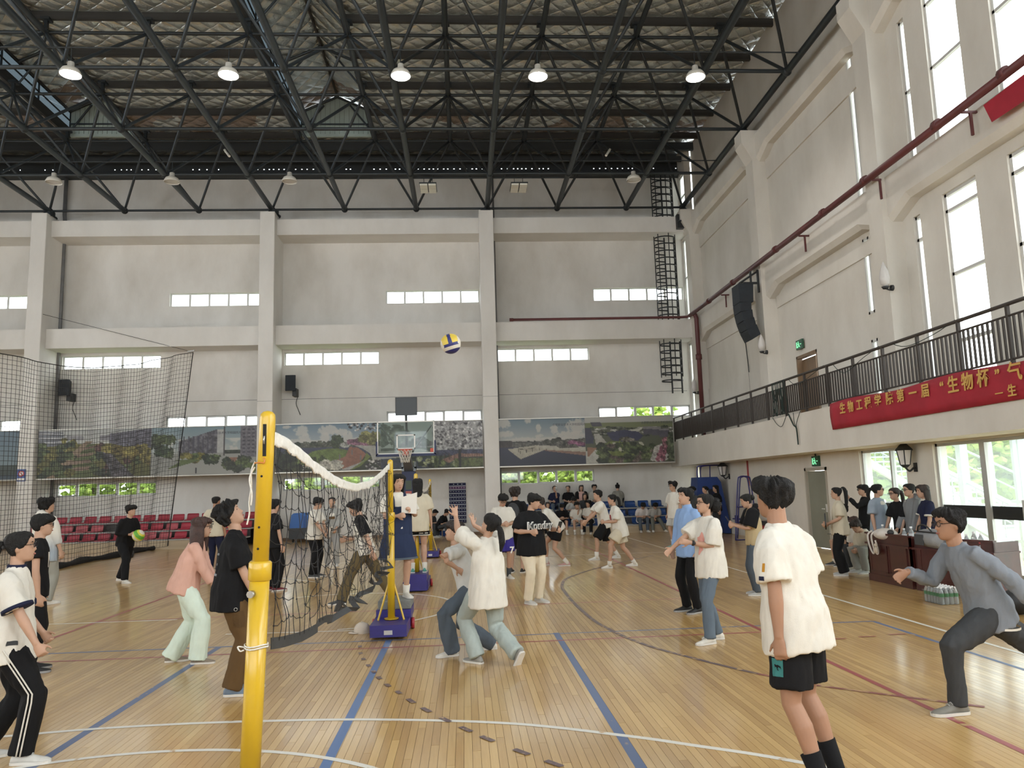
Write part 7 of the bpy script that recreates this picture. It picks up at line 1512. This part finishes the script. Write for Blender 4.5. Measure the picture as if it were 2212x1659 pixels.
for s_ in (-.09, .09): mk('pinafore_strap', *gtube([q['SP'](.28, .135, s_), q['SP'](.40, .115, s_), q['SP'](.492, .03, s_), q['SP'](.46, -.09, s_*.8), q['SP'](.3, -.135, s_*.6)], .022, 8, ref=q['tr'], ry=.007), fabric(CL['denim']), bib, True)
mk('hem_cuff', *gtube([q['pel']-Vector((0, 0, .36)), q['pel']-Vector((0, 0, .385))], [.262, .266], 28, ref=q['R'], ry=[.222, .226], cap=False), fabric(CL['djean']), q['bottom'], True)
c_ = q['wr'][1]+q['F']*.05+Vector((0, 0, .06)); o = mk('score_sheet', [c_+q['R']*a_+Vector((0, 0, 1))*b_+q['F']*d_ for a_, b_, d_ in ((-.06, -.12, .0), (.14, -.10, .0), (.15, .10, .06), (-.05, .16, .09))], [(0, 1, 2, 3)], M_WHITEP); md = o.modifiers.new('s', 'SOLIDIFY'); md.thickness = .001; tag(o, 'curled white score sheet in the hands of the referee', 'paper')
q = person('girl with long black hair in cream tee standing on the blue box, seen from behind', (-.86, 14.2), 1.68, 97, z0=.30, female=True, top=dict(c=CL['cream'], loose=1.2, len=.19, sl=.5, sr=1.25), bottom=dict(kind='shorts', c=CL['black'], len=.52, w=1.12), shoe=S(70, 140, 128), sock=(CL['white'], .10), hair=('long', 'black', .42), skin=1)
for k in (0, 1):
    for dz in (0, .035): mk('shorts_trim', *gtube([q['hip'][k].lerp(q['knee'][k], .50)-Vector((0, 0, dz-.02)), q['hip'][k].lerp(q['knee'][k], .50)-Vector((0, 0, dz-.006))], .121, 20, cap=False), fabric(CL['white']), q['bottom'], True)
# ---- the rally in the middle
q = person('girl with low ponytail in white tee and pale jeans reaching up for the ball', GF(1060, 1434), 1.64, 128, lean=-2, pelvis=(.02, 0, .80), female=True, top=dict(c=CL['white'], loose=1.25, len=.22, sl=.5, sr=1.25, hem=1.05), bottom=dict(kind='pants', c=CL['ljean'], w=1.12, leg=1.3), shoe=S(136, 134, 128), hair=('tied', 'black', 'low', .22), head=(-8, 30, 0), hands=((.36, .10, 1.42), (.42, -.10, 1.52)), feet=((-.26, .14, .12, 0, -58), (.12, -.08, .075)), fdir=((.2, -.1, 1), (.15, -.1, 1)), pal=((1, -.3, .2), (1, .3, .2)), grip=.15, spread=1.0, elb=((.3, 1, -.4), (.3, -1, -.4)), skin=1, kpole=(1, .1))
q = person('player in flared jeans lunging behind the girl reaching for the ball', GF(1012, 1412), 1.60, 193, lean=20, pelvis=(-.04, 0, .76), top=dict(c=S(196, 196, 192), loose=1.05, len=.10, sl=.42), bottom=dict(kind='pants', c=CL['djean'], w=1.05, leg=1.35, drop=.03), shoe=CL['white'], hair=('fringe', 'brown'), head=(10, 20, 0), hands=((.06, .16, 1.02), (.16, -.20, .98)), feet=((-.30, .12, .075), (.20, -.06, .075)), elb=((-.3, .6, -.6), (1, -.5, -.6)), female=True)
q = person('boy with spectacles in white tee and purple number seven shorts looking down', GF(1088, 1250), 1.66, -78, lean=3, top=dict(c=CL['white'], loose=1.15, len=.16, sl=.5, sr=1.2), bottom=dict(kind='shorts', c=CL['purple'], len=.88, w=1.15), shoe=CL['white'], sock=(CL['dgrey'], .14), hair=('fringe', 'black'), head=(0, -26, 0), hands=((.26, .06, 1.08), (.26, -.06, 1.08)), glasses=True)
tx = text_mesh('number', '7', .17, M_WHITEP, q['bottom'], q['hip'][1].lerp(q['knee'][1], .78)+q['F']*.135-q['R']*.05-Vector((0, 0, .04)), -q['R'], (0, 0, 1), .002, 'CENTER', .006)
tx.matrix_basis = Matrix((tuple(-q['R'])+(0,), tuple(Vector((0, 0, 1)))+(0,), tuple(-q['R'].cross(Vector((0, 0, 1))))+(0,), (0, 0, 0, 1))).transposed(); tx.matrix_basis.translation = q['hip'][1].lerp(q['knee'][1], .80)+q['F']*.14-q['R']*.02-Vector((0, 0, .05))
q = person('student in black with a small black backpack, seen from behind', (onY(1112, 1060, 16.4).x, 16.4), 1.77, 72, top=dict(c=CL['black'], loose=1.1, len=.15, sl=.5), bottom=dict(kind='shorts', c=CL['black'], len=1.0, w=1.3), shoe=CL['black'], hair=('bushy', 'brown'))
bp = solid('backpack', [gell(q['SP'](.27, -.19), .15, .09, .20, (q['tr'], q['tf'], q['up']), 16, 12), gell(q['SP'](.18, -.21), .13, .08, .12, (q['tr'], q['tf'], q['up']), 14, 10)], mat('black_nylon', (.012, .013, .016), .55), None, .016, 2); tag(bp, 'small black backpack on the back of the student in black', 'backpack')
q = person('sturdy student in black lettered tee and cream trousers checking a phone', GF(1152, 1303), 1.66, -52, fat=1.22, lean=2, top=dict(c=CL['black'], loose=1.06, len=.19, sl=.5, sr=1.1), bottom=dict(kind='pants', c=CL['khaki'], w=1.1, leg=1.15), shoe=S(190, 188, 182), hair=('fringe', 'black'), head=(-22, -14, 0), hands=((.24, .24, 1.12), (.32, -.27, 1.12)), skin=1, grip=.8)
phone(q['wr'][1]+q['F']*.05+Vector((0, 0, .06)), q['R'], q['F']*.5+Vector((0, 0, 1)), 'smartphone held by the student in the black lettered tee')
def chest_text(q, s_, size, m_, h_, fwd, r_=0, italic=0):
    Rt = -q['tr']; o_ = q['SP'](h_, fwd, r_)
    tx = text_mesh('chest_lettering', s_, size, m_, q['shirt'], o_, Rt, q['up'], .010, 'CENTER', .004); return tx
chest_text(q, 'Monday', .165, M_WHITEP, .225, .20); chest_text(q, 'Monday', .165, M_BLACK, .226, .2115).data.offset = -.008
q = person('player in white tee and black shorts bending forward behind the lettered tee', GF(1202, 1222), 1.72, 172, lean=36, pelvis=(-.06, 0, .84), top=dict(c=CL['white'], loose=1.1, len=.12, sl=.5, sr=1.15), bottom=dict(kind='shorts', c=CL['black'], len=.62, w=1.15), shoe=S(178, 140, 134), sock=(CL['white'], .11), hair=('short', 'brown'), hands=((.34, .14, .74), (.36, -.14, .74)), feet=((.22, .12, .075), (-.24, -.12, .075)))
q = person('player in white tee and long black shorts facing left with arms ready', GF(1312, 1208), 1.72, 188, lean=13, pelvis=(.03, 0, .87), top=dict(c=CL['white'], loose=1.12, len=.14, sl=.5, sr=1.2), bottom=dict(kind='shorts', c=CL['black'], len=.98, w=1.15), shoe=S(200, 198, 192), sock=(CL['white'], .12), hair=('short', 'black'), hands=((.46, .08, .88), (.48, -.04, .90)), feet=((-.30, .12, .075), (.30, -.12, .075)), head=(0, 4, 0))
q = person('sturdy player in white tee and cream shorts standing wide, facing left', GF(1344, 1225), 1.64, 183, lean=12, pelvis=(.02, 0, .86), fat=1.12, female=True, top=dict(c=CL['white'], loose=1.15, len=.20, sl=.5, sr=1.15), bottom=dict(kind='shorts', c=CL['cream'], len=.72, w=1.2), shoe=CL['white'], sock=(CL['white'], .08), hair=('tied', 'black', 'low', .26), hands=((.34, .08, 1.0), (.36, -.06, 1.0)), feet=((-.32, .12, .075), (.32, -.14, .075)), grip=.7)
decal('chest_mark', gridpoly(.06, .16, 3, 5), None, fabric(CL['red']), q['shirt'], q['shirt'], q['SP'](.26, .17, -.04), q['R'], q['up'], None, 1.0, .004)
q = person('tall student with spectacles in white tee and white shorts by the blue seats', GF(1462, 1183), 1.80, 205, top=dict(c=CL['white'], loose=1.12, len=.18, sl=.5, sr=1.2), bottom=dict(kind='shorts', c=CL['lgrey'], len=.85, w=1.12), shoe=S(120, 150, 138), sock=(CL['white'], .14), hair=('bushy', 'black'), glasses=True)
person('girl with dark hair behind the tall student in white', XY(1496, 23.0), 1.66, 200, female=True, top=dict(c=CL['dgrey'], sl=.5), bottom=dict(kind='pants', c=CL['black']), hair=('tied', 'black', 'bun'))
person('girl with dark hair in front of the blue stand, left one', XY(1524, 24.8), 1.64, 196, female=True, top=dict(c=CL['black'], sl=.5), bottom=dict(kind='pants', c=CL['black']), hair=('tied', 'black', 'bun'))
person('girl with long dark hair in front of the blue stand, right one', XY(1547, 25.2), 1.66, 190, female=True, top=dict(c=CL['black'], sl=.5), bottom=dict(kind='pants', c=CL['dgrey']), hair=('long', 'black', .3))
q = person('man in light blue button shirt and black trousers looking left', GF(1497, 1322), 1.68, 204, top=dict(c=CL['sky'], loose=1.06, len=.18, sl=.92, sr=1.05, collar=True), bottom=dict(kind='pants', c=CL['black'], w=1.02), shoe=CL['black'], sole=(.3, .3, .3), hair=('short', 'black'), head=(6, 2, 0), hands=((.10, .24, .80), (.05, -.24, .80)), skin=1)
q = person('woman in white tee with red splash print and blue jeans', GF(1545, 1386), 1.63, 192, lean=1, female=True, top=dict(c=CL['white'], loose=1.22, len=.20, sl=.55, sr=1.3), bottom=dict(kind='pants', c=CL['jean'], w=.98, leg=.95), shoe=S(206, 202, 192), hair=('tied', 'black', 'puff'), head=(4, 4, 0), hands=((.50, .10, 1.02), (.28, -.06, 1.14)), feet=((-.10, .10, .075), (.12, -.10, .075)), glasses=True, skin=1, elb=((-.4, .6, -.6), (-1, -.4, -.5)), grip=.3)
bl = [(.5*math.cos(a_)*(1+.35*math.sin(3*a_+.5)), .9*math.sin(a_)*(1+.25*math.sin(4*a_))) for a_ in np.linspace(0, 6.28, 40)[:-1]]; bl2 = [(0, 0)]+[(x_*f_, y_*f_) for f_ in (.5, 1) for x_, y_ in bl]; n_ = len(bl); ff = [(0, 1+i, 1+(i+1) % n_) for i in range(n_)]+[(1+i, 1+n_+i, 1+n_+(i+1) % n_, 1+(i+1) % n_) for i in range(n_)]
decal('red_splash', (bl2, ff), None, fabric(S(208, 150, 138)), q['shirt'], q['shirt'], q['SP'](.20, .15, -.06), q['F']*.45+q['R']*.75, q['up'], None, .125, .004)
cw = q['wr'][1].lerp(q['el'][1], .14); dw = (q['el'][1]-q['wr'][1]).normalized(); mk('watch_strap', *gtube([cw-dw*.012, cw+dw*.012], .031, 16), M_BLACK, q['t'], True); mk('watch_case', *gell(cw-q['R']*.03, .016, .016, .02, None, 10, 8), M_BLACK, q['t'], True)
q = person('girl in tan and black hoodie and blue jeans looking at her phone', GF(1640, 1285), 1.57, 168, lean=5, female=True, top=dict(c=CL['tan'], loose=1.15, len=.10, sl=.5, sr=1.25, sleeve_c=CL['black'], hood=CL['black']), bottom=dict(kind='pants', c=CL['djean'], w=1.15, leg=1.25), shoe=CL['lgrey'], hair=('tied', 'black', 'bun'), head=(-4, -14, 0), hands=((.34, .05, 1.18), (.34, -.06, 1.16)), skin=1, grip=.8)
phone(q['wr'][0]+q['F']*.07+Vector((0, 0, .05)), q['R'], q['F']*.6+Vector((0, 0, 1)), 'smartphone of the girl in tan and black hoodie')
# ---- group around the desks
q = person('girl with long high ponytail in white tee and wide black trousers holding a book', GF(1824, 1243), 1.60, 155, female=True, top=dict(c=CL['cream'], loose=1.15, len=.16, sl=.5, sr=1.2), bottom=dict(kind='pants', c=CL['black'], w=1.15, leg=1.5), shoe=CL['lgrey'], hair=('tied', 'black', 'high', .46), hands=((.20, .14, .98), (.22, -.16, 1.0)), skin=1)
o = mk('dark_book', *gbox(-.09, .09, -.012, .012, -.12, .12), M_BLACK); o.location = q['wr'][1]+q['F']*.04+Vector((0, 0, .04)); o.rotation_euler = (0, .5, math.radians(65)); tag(o, 'dark book held by the girl with long high ponytail', 'book')
q = person('smiling woman with spectacles in grey tee and blue jeans beside the desk', (onY(1893, 1060, 13.65).x, 13.65), 1.64, -58, female=True, top=dict(c=S(142, 154, 166), loose=1.05, len=.14, sl=.48), bottom=dict(kind='pants', c=CL['jean'], w=.98), shoe=CL['lgrey'], hair=('tied', 'black', 'low', .2), head=(-38, 0, 0), hands=((.06, .26, .85), (.22, -.12, 1.12)), glasses=True)
decal('white_undershirt', gridpoly(.14, .07, 4, 3), None, fabric(CL['white']), q['shirt'], q['shirt'], q['SP'](.42, .13), q['R'], q['up'], None, 1.0, .004)
q = person('student in black hoodie raising a phone behind the group', (onY(1866, 1060, 15.4).x, 15.4), 1.62, 168, female=True, top=dict(c=CL['black'], sl=.95, loose=1.1), bottom=dict(kind='pants', c=CL['black']), hair=('fringe', 'black'), hands=((.1, .22, .9), (.34, -.1, 1.42)), glasses=True)
phone(q['wr'][1]+q['F']*.03+Vector((0, 0, .08)), q['R'], (0, 0, 1), 'smartphone raised by the student in black hoodie')
q = person('girl in black tee with white shoulder stripes leaning over the desk', (onY(1944, 1060, 13.3).x, 13.3), 1.58, 186, lean=10, female=True, top=dict(c=CL['black'], loose=1.05, sl=.5), bottom=dict(kind='pants', c=CL['black']), shoe=CL['black'], hair=('tied', 'brown', 'low', .32), hands=((.25, .2, .84), (.2, -.2, .84)), glasses=True)
for dd in (-.014, .014): mk('shoulder_stripe', *gtube([q['sh'][1].lerp(q['el'][1], f_)+Vector((0, 0, .02))-q['R']*.066+q['F']*dd+Vector((0, 0, .05*(1-f_))) for f_ in (0, .25, .5, .8)], .006, 6), fabric(CL['white']), q['shirt'], True)
q = person('girl in grey hooded sweatshirt at the desk', (onY(1972, 1060, 12.95).x, 12.95), 1.64, 180, lean=5, female=True, top=dict(c=S(122, 124, 126), loose=1.15, sl=.95, hood=True), bottom=dict(kind='pants', c=CL['dgrey']), shoe=CL['white'], hair=('tied', 'black', 'low', .25), hands=((.25, .2, .86), (.2, -.2, .86)), glasses=True)
q = person('girl with long wavy dark hair in navy tee at the desk end', (onY(2004, 1060, 12.45).x, 12.45), 1.62, 165, lean=6, female=True, top=dict(c=CL['navy'], loose=1.05, sl=.45, trim=CL['white']), bottom=dict(kind='pants', c=CL['jean']), shoe=CL['white'], hair=('long', 'brown', .36), hands=((.2, .22, .82), (.15, -.24, .8)))
M_STOOL = mat('wooden_stool', (.16, .10, .06), .6, 0, .15, 5)
def stool(x, y, h, lab):
    t = thing('low_stool', (x, y, 0), lab, 'stool', 'low wooden stools'); o = box('seat_board', x-.16, x+.16, y-.16, y+.16, h-.03, h, M_STOOL, t)
    for a_ in (-.13, .13):
        for b_ in (-.13, .13): box('leg', x+a_-.015, x+a_+.015, y+b_-.015, y+b_+.015, 0, h-.03, M_STOOL, t)
def sitter(label, x, y, h, face, stl, **kw):
    stool(x, y, h, stl); return person(label, (x, y), kw.pop('H', 1.66), face, sit=True, pelvis=(0, 0, h+.09), **kw)
sx, sy = onY(1835, 1060, 15.6).x, 15.6
q = sitter('seated student in shorts half hidden behind the girl with high ponytail', sx, sy, .42, 188, 'low stool under the half hidden student in shorts', top=dict(c=CL['black'], sl=.5), bottom=dict(kind='shorts', c=CL['black'], len=.75), shoe=CL['dgrey'], sock=(CL['white'], .06), hair=('short', 'black'), hands=((.38, .06, .62), (.3, -.1, .62)), lean=18)
phone(q['wr'][0]+q['F']*.08+Vector((0, 0, .03)), q['R'], q['F'], 'smartphone of the half hidden seated student')
q = sitter('seated student with book over the head in printed white tee', onY(1858, 1060, 14.75).x, 14.75, .28, 205, 'low stool under the student with the book', H=1.6, top=dict(c=CL['white'], sl=.5, loose=1.05), bottom=dict(kind='pants', c=CL['dgrey']), shoe=CL['white'], hair=('fringe', 'auburn'), hands=((.34, .1, .5), (.34, -.1, .52)), lean=22, head=(0, -20, 0), feet=((.36, .12, .075), (.36, -.12, .075)))
decal('chest_letter', gridpoly(.08, .07, 3, 3), None, fabric(CL['navy']), q['shirt'], q['shirt'], q['SP'](.30, .15), q['R'], q['up'], None, 1.0, .004)
o = mk('open_booklet', *gbox(-.10, .10, -.07, .07, -.006, .006), M_WHITEP); o.location = q['HP']((.13*q['hs'], 0, .20*q['hs'])); o.rotation_euler = (.2, -.35, .4); tag(o, 'open booklet held at the forehead of the seated student', 'book')
q = sitter('seated student in white tee and grey sweatpants leaning over a phone', onY(1874, 1060, 14.3).x, 14.3, .28, 195, 'low stool under the student in grey sweatpants', H=1.6, top=dict(c=CL['cream'], sl=.5, loose=1.05), bottom=dict(kind='pants', c=CL['greypant'], w=1.15), shoe=CL['lgrey'], hair=('short', 'brown'), hands=((.38, .06, .44), (.38, -.05, .44)), lean=30, head=(0, -22, 0), feet=((.30, .12, .075), (.34, -.14, .075)))
# ---- two seated by the pocket chart
for x_, y_, f_, lab, cc in ((-1.02, 29.55, -25, 'seated student in dark clothes bent over a phone by the pocket chart', CL['black']), (-1.45, 29.75, -30, 'seated student in dark clothes partly behind the far yellow post', CL['dgrey'])):
    q = sitter(lab, x_, y_, .30, f_, 'low stool by the end wall, '+('right one' if x_ > -1.2 else 'left one'), top=dict(c=cc, sl=.5), bottom=dict(kind='pants', c=CL['dgrey']), shoe=CL['lgrey'], hair=('short', 'black'), lean=30, head=(0, -20, 0), hands=((.42, .05, .56), (.42, -.05, .56)), feet=((.42, .12, .075), (.40, -.12, .075)))
    phone(q['wr'][0]+q['F']*.08+Vector((0, 0, .03)), q['R'], q['F'], 'smartphone of the '+lab.split(' by ')[0].split(' partly')[0]+(' at the chart' if x_ > -1.2 else ' at the post'))
# ---- crowd on the blue grandstand
def seated(label, pxx, tier, c, hair, bc=CL['dgrey'], kind='pants', **kw):
    zt_, y_ = ((.30, 28.72), (.58, 29.32), (.88, 29.92))[tier]; x_ = onY(pxx, 1075, y_).x; dz = (-.30, -.28, -.30)[tier]
    a_ = dict(H=1.66, sit=True, pelvis=(0, 0, .17), feet=((.42, .13, dz+.08), (.42, -.13, dz+.08)), hands=((.30, .08, .30), (.30, -.08, .30)), top=dict(c=c, sl=.48), bottom=dict(kind=kind, c=bc, **({'len': .75} if kind == 'shorts' else {})), shoe=CL['white'], sock=(CL['white'], .1), hair=hair, lean=12, skin=1); a_.update(kw)
    return person(label, (x_, y_), a_.pop('H'), a_.pop('face', -90), z0=zt_, group='spectators on the blue grandstand', **a_)
q = seated('spectator in dark V-neck drinking from a bottle in the back row', 1199, 2, CL['navy'], ('tied', 'black', 'bun'), CL['djean'], female=True, lean=-2, hands=((.22, .12, .32), (.20, -.02, .72)), head=(0, 14, 0))
bottle(q['wr'][1].x+.0, q['wr'][1].y-.1, q['wr'][1].z+.02, .2, 'clear bottle raised by the drinking spectator', M_CAPW, group=None)
seated('spectator in black tee second from left in the back row', 1228, 2, CL['black'], ('tied', 'brown', 'low', .2), CL['black'], female=True, lean=0, head=(20, 0, 0))
seated('spectator in pink and black raglan top in the back row', 1256, 2, S(196, 160, 152), ('long', 'brown', .25), CL['lgrey'], female=True, lean=2, top=dict(c=S(196, 160, 152), sl=.5, sleeve_c=CL['black']))
seated('spectator with spectacles in grey sweater in the back row', 1284, 2, S(170, 166, 156), ('short', 'black'), CL['navy'], glasses=True, top=dict(c=S(170, 166, 156), sl=.9), lean=6)
seated('spectator with top bun in grey top turned away at the row end', 1335, 2, S(128, 126, 118), ('tied', 'black', 'topbun'), CL['black'], female=True, face=80, lean=8, feet=((.16, .1, .06), (.16, -.1, .06)), pelvis=(-.06, 0, .17))
seated('spectator in white tee bent far forward in the middle row', 1236, 1, CL['lgrey'], ('short', 'black'), CL['dgrey'], lean=38, head=(0, -20, 0))
seated('spectator with long dark hair and grey top in the middle row', 1262, 1, CL['dgrey'], ('long', 'brown', .3), CL['black'], female=True, lean=10)
seated('spectator in pale tee at the left end of the front row', 1182, 0, CL['lgrey'], ('long', 'brown', .2), CL['black'], female=True, lean=8)
q = seated('spectator in black tee and shorts looking at a phone in the front row', 1211, 0, CL['black'], ('short', 'black'), CL['black'], 'shorts', lean=28, head=(0, -24, 0)); phone(q['wr'][0]+q['F']*.08-q['R']*.06, q['R'], q['F'], 'smartphone of the front row spectator in black')
seated('spectator in white tee and white shorts with chin on hand in the front row', 1243, 0, CL['white'], ('short', 'black'), CL['lgrey'], 'shorts', lean=22, hands=((.30, .08, .22), (.28, -.06, .58)), head=(0, -8, 0))
seated('spectator in white tee and black trousers turned aside in the front row', 1271, 0, CL['white'], ('bushy', 'black'), CL['black'], lean=8, face=-110, head=(20, 0, 0))
q = seated('spectator in white tee and blue-grey jeans bent over a phone', 1383, 0, S(206, 200, 196), ('short', 'black'), CL['djean'], lean=34, head=(0, -30, 0), hands=((.36, .05, .28), (.36, -.05, .28))); phone(q['wr'][0]+q['F']*.07-q['R']*.05, q['R'], q['F'], 'smartphone of the spectator in blue-grey jeans')
seated('spectator in grey top and olive grey trousers bent forward at right', 1409, 0, S(168, 166, 160), ('short', 'black'), S(104, 106, 98), lean=36, head=(0, -30, 0), hands=((.36, .12, .18), (.36, -.05, .28)), feet=((.42, .14, -.22), (.52, -.3, -.22)))
# ---------------------------------------------------------------- lettering to mesh
dg = bpy.context.evaluated_depsgraph_get()
for o in [o for o in list(bpy.data.objects) if o.type == 'FONT']:
    me = bpy.data.meshes.new_from_object(o.evaluated_get(dg)); nm = o.name; par = o.parent; mb = o.matrix_basis.copy(); mpi = o.matrix_parent_inverse.copy(); mats_ = list(o.data.materials)
    o.name = 'tmp'; n_ = bpy.data.objects.new(nm, me); COL.objects.link(n_); n_.parent = par; n_.matrix_parent_inverse = mpi; n_.matrix_basis = mb
    if not me.materials:
        for q in mats_: me.materials.append(q)
    bpy.data.objects.remove(o)
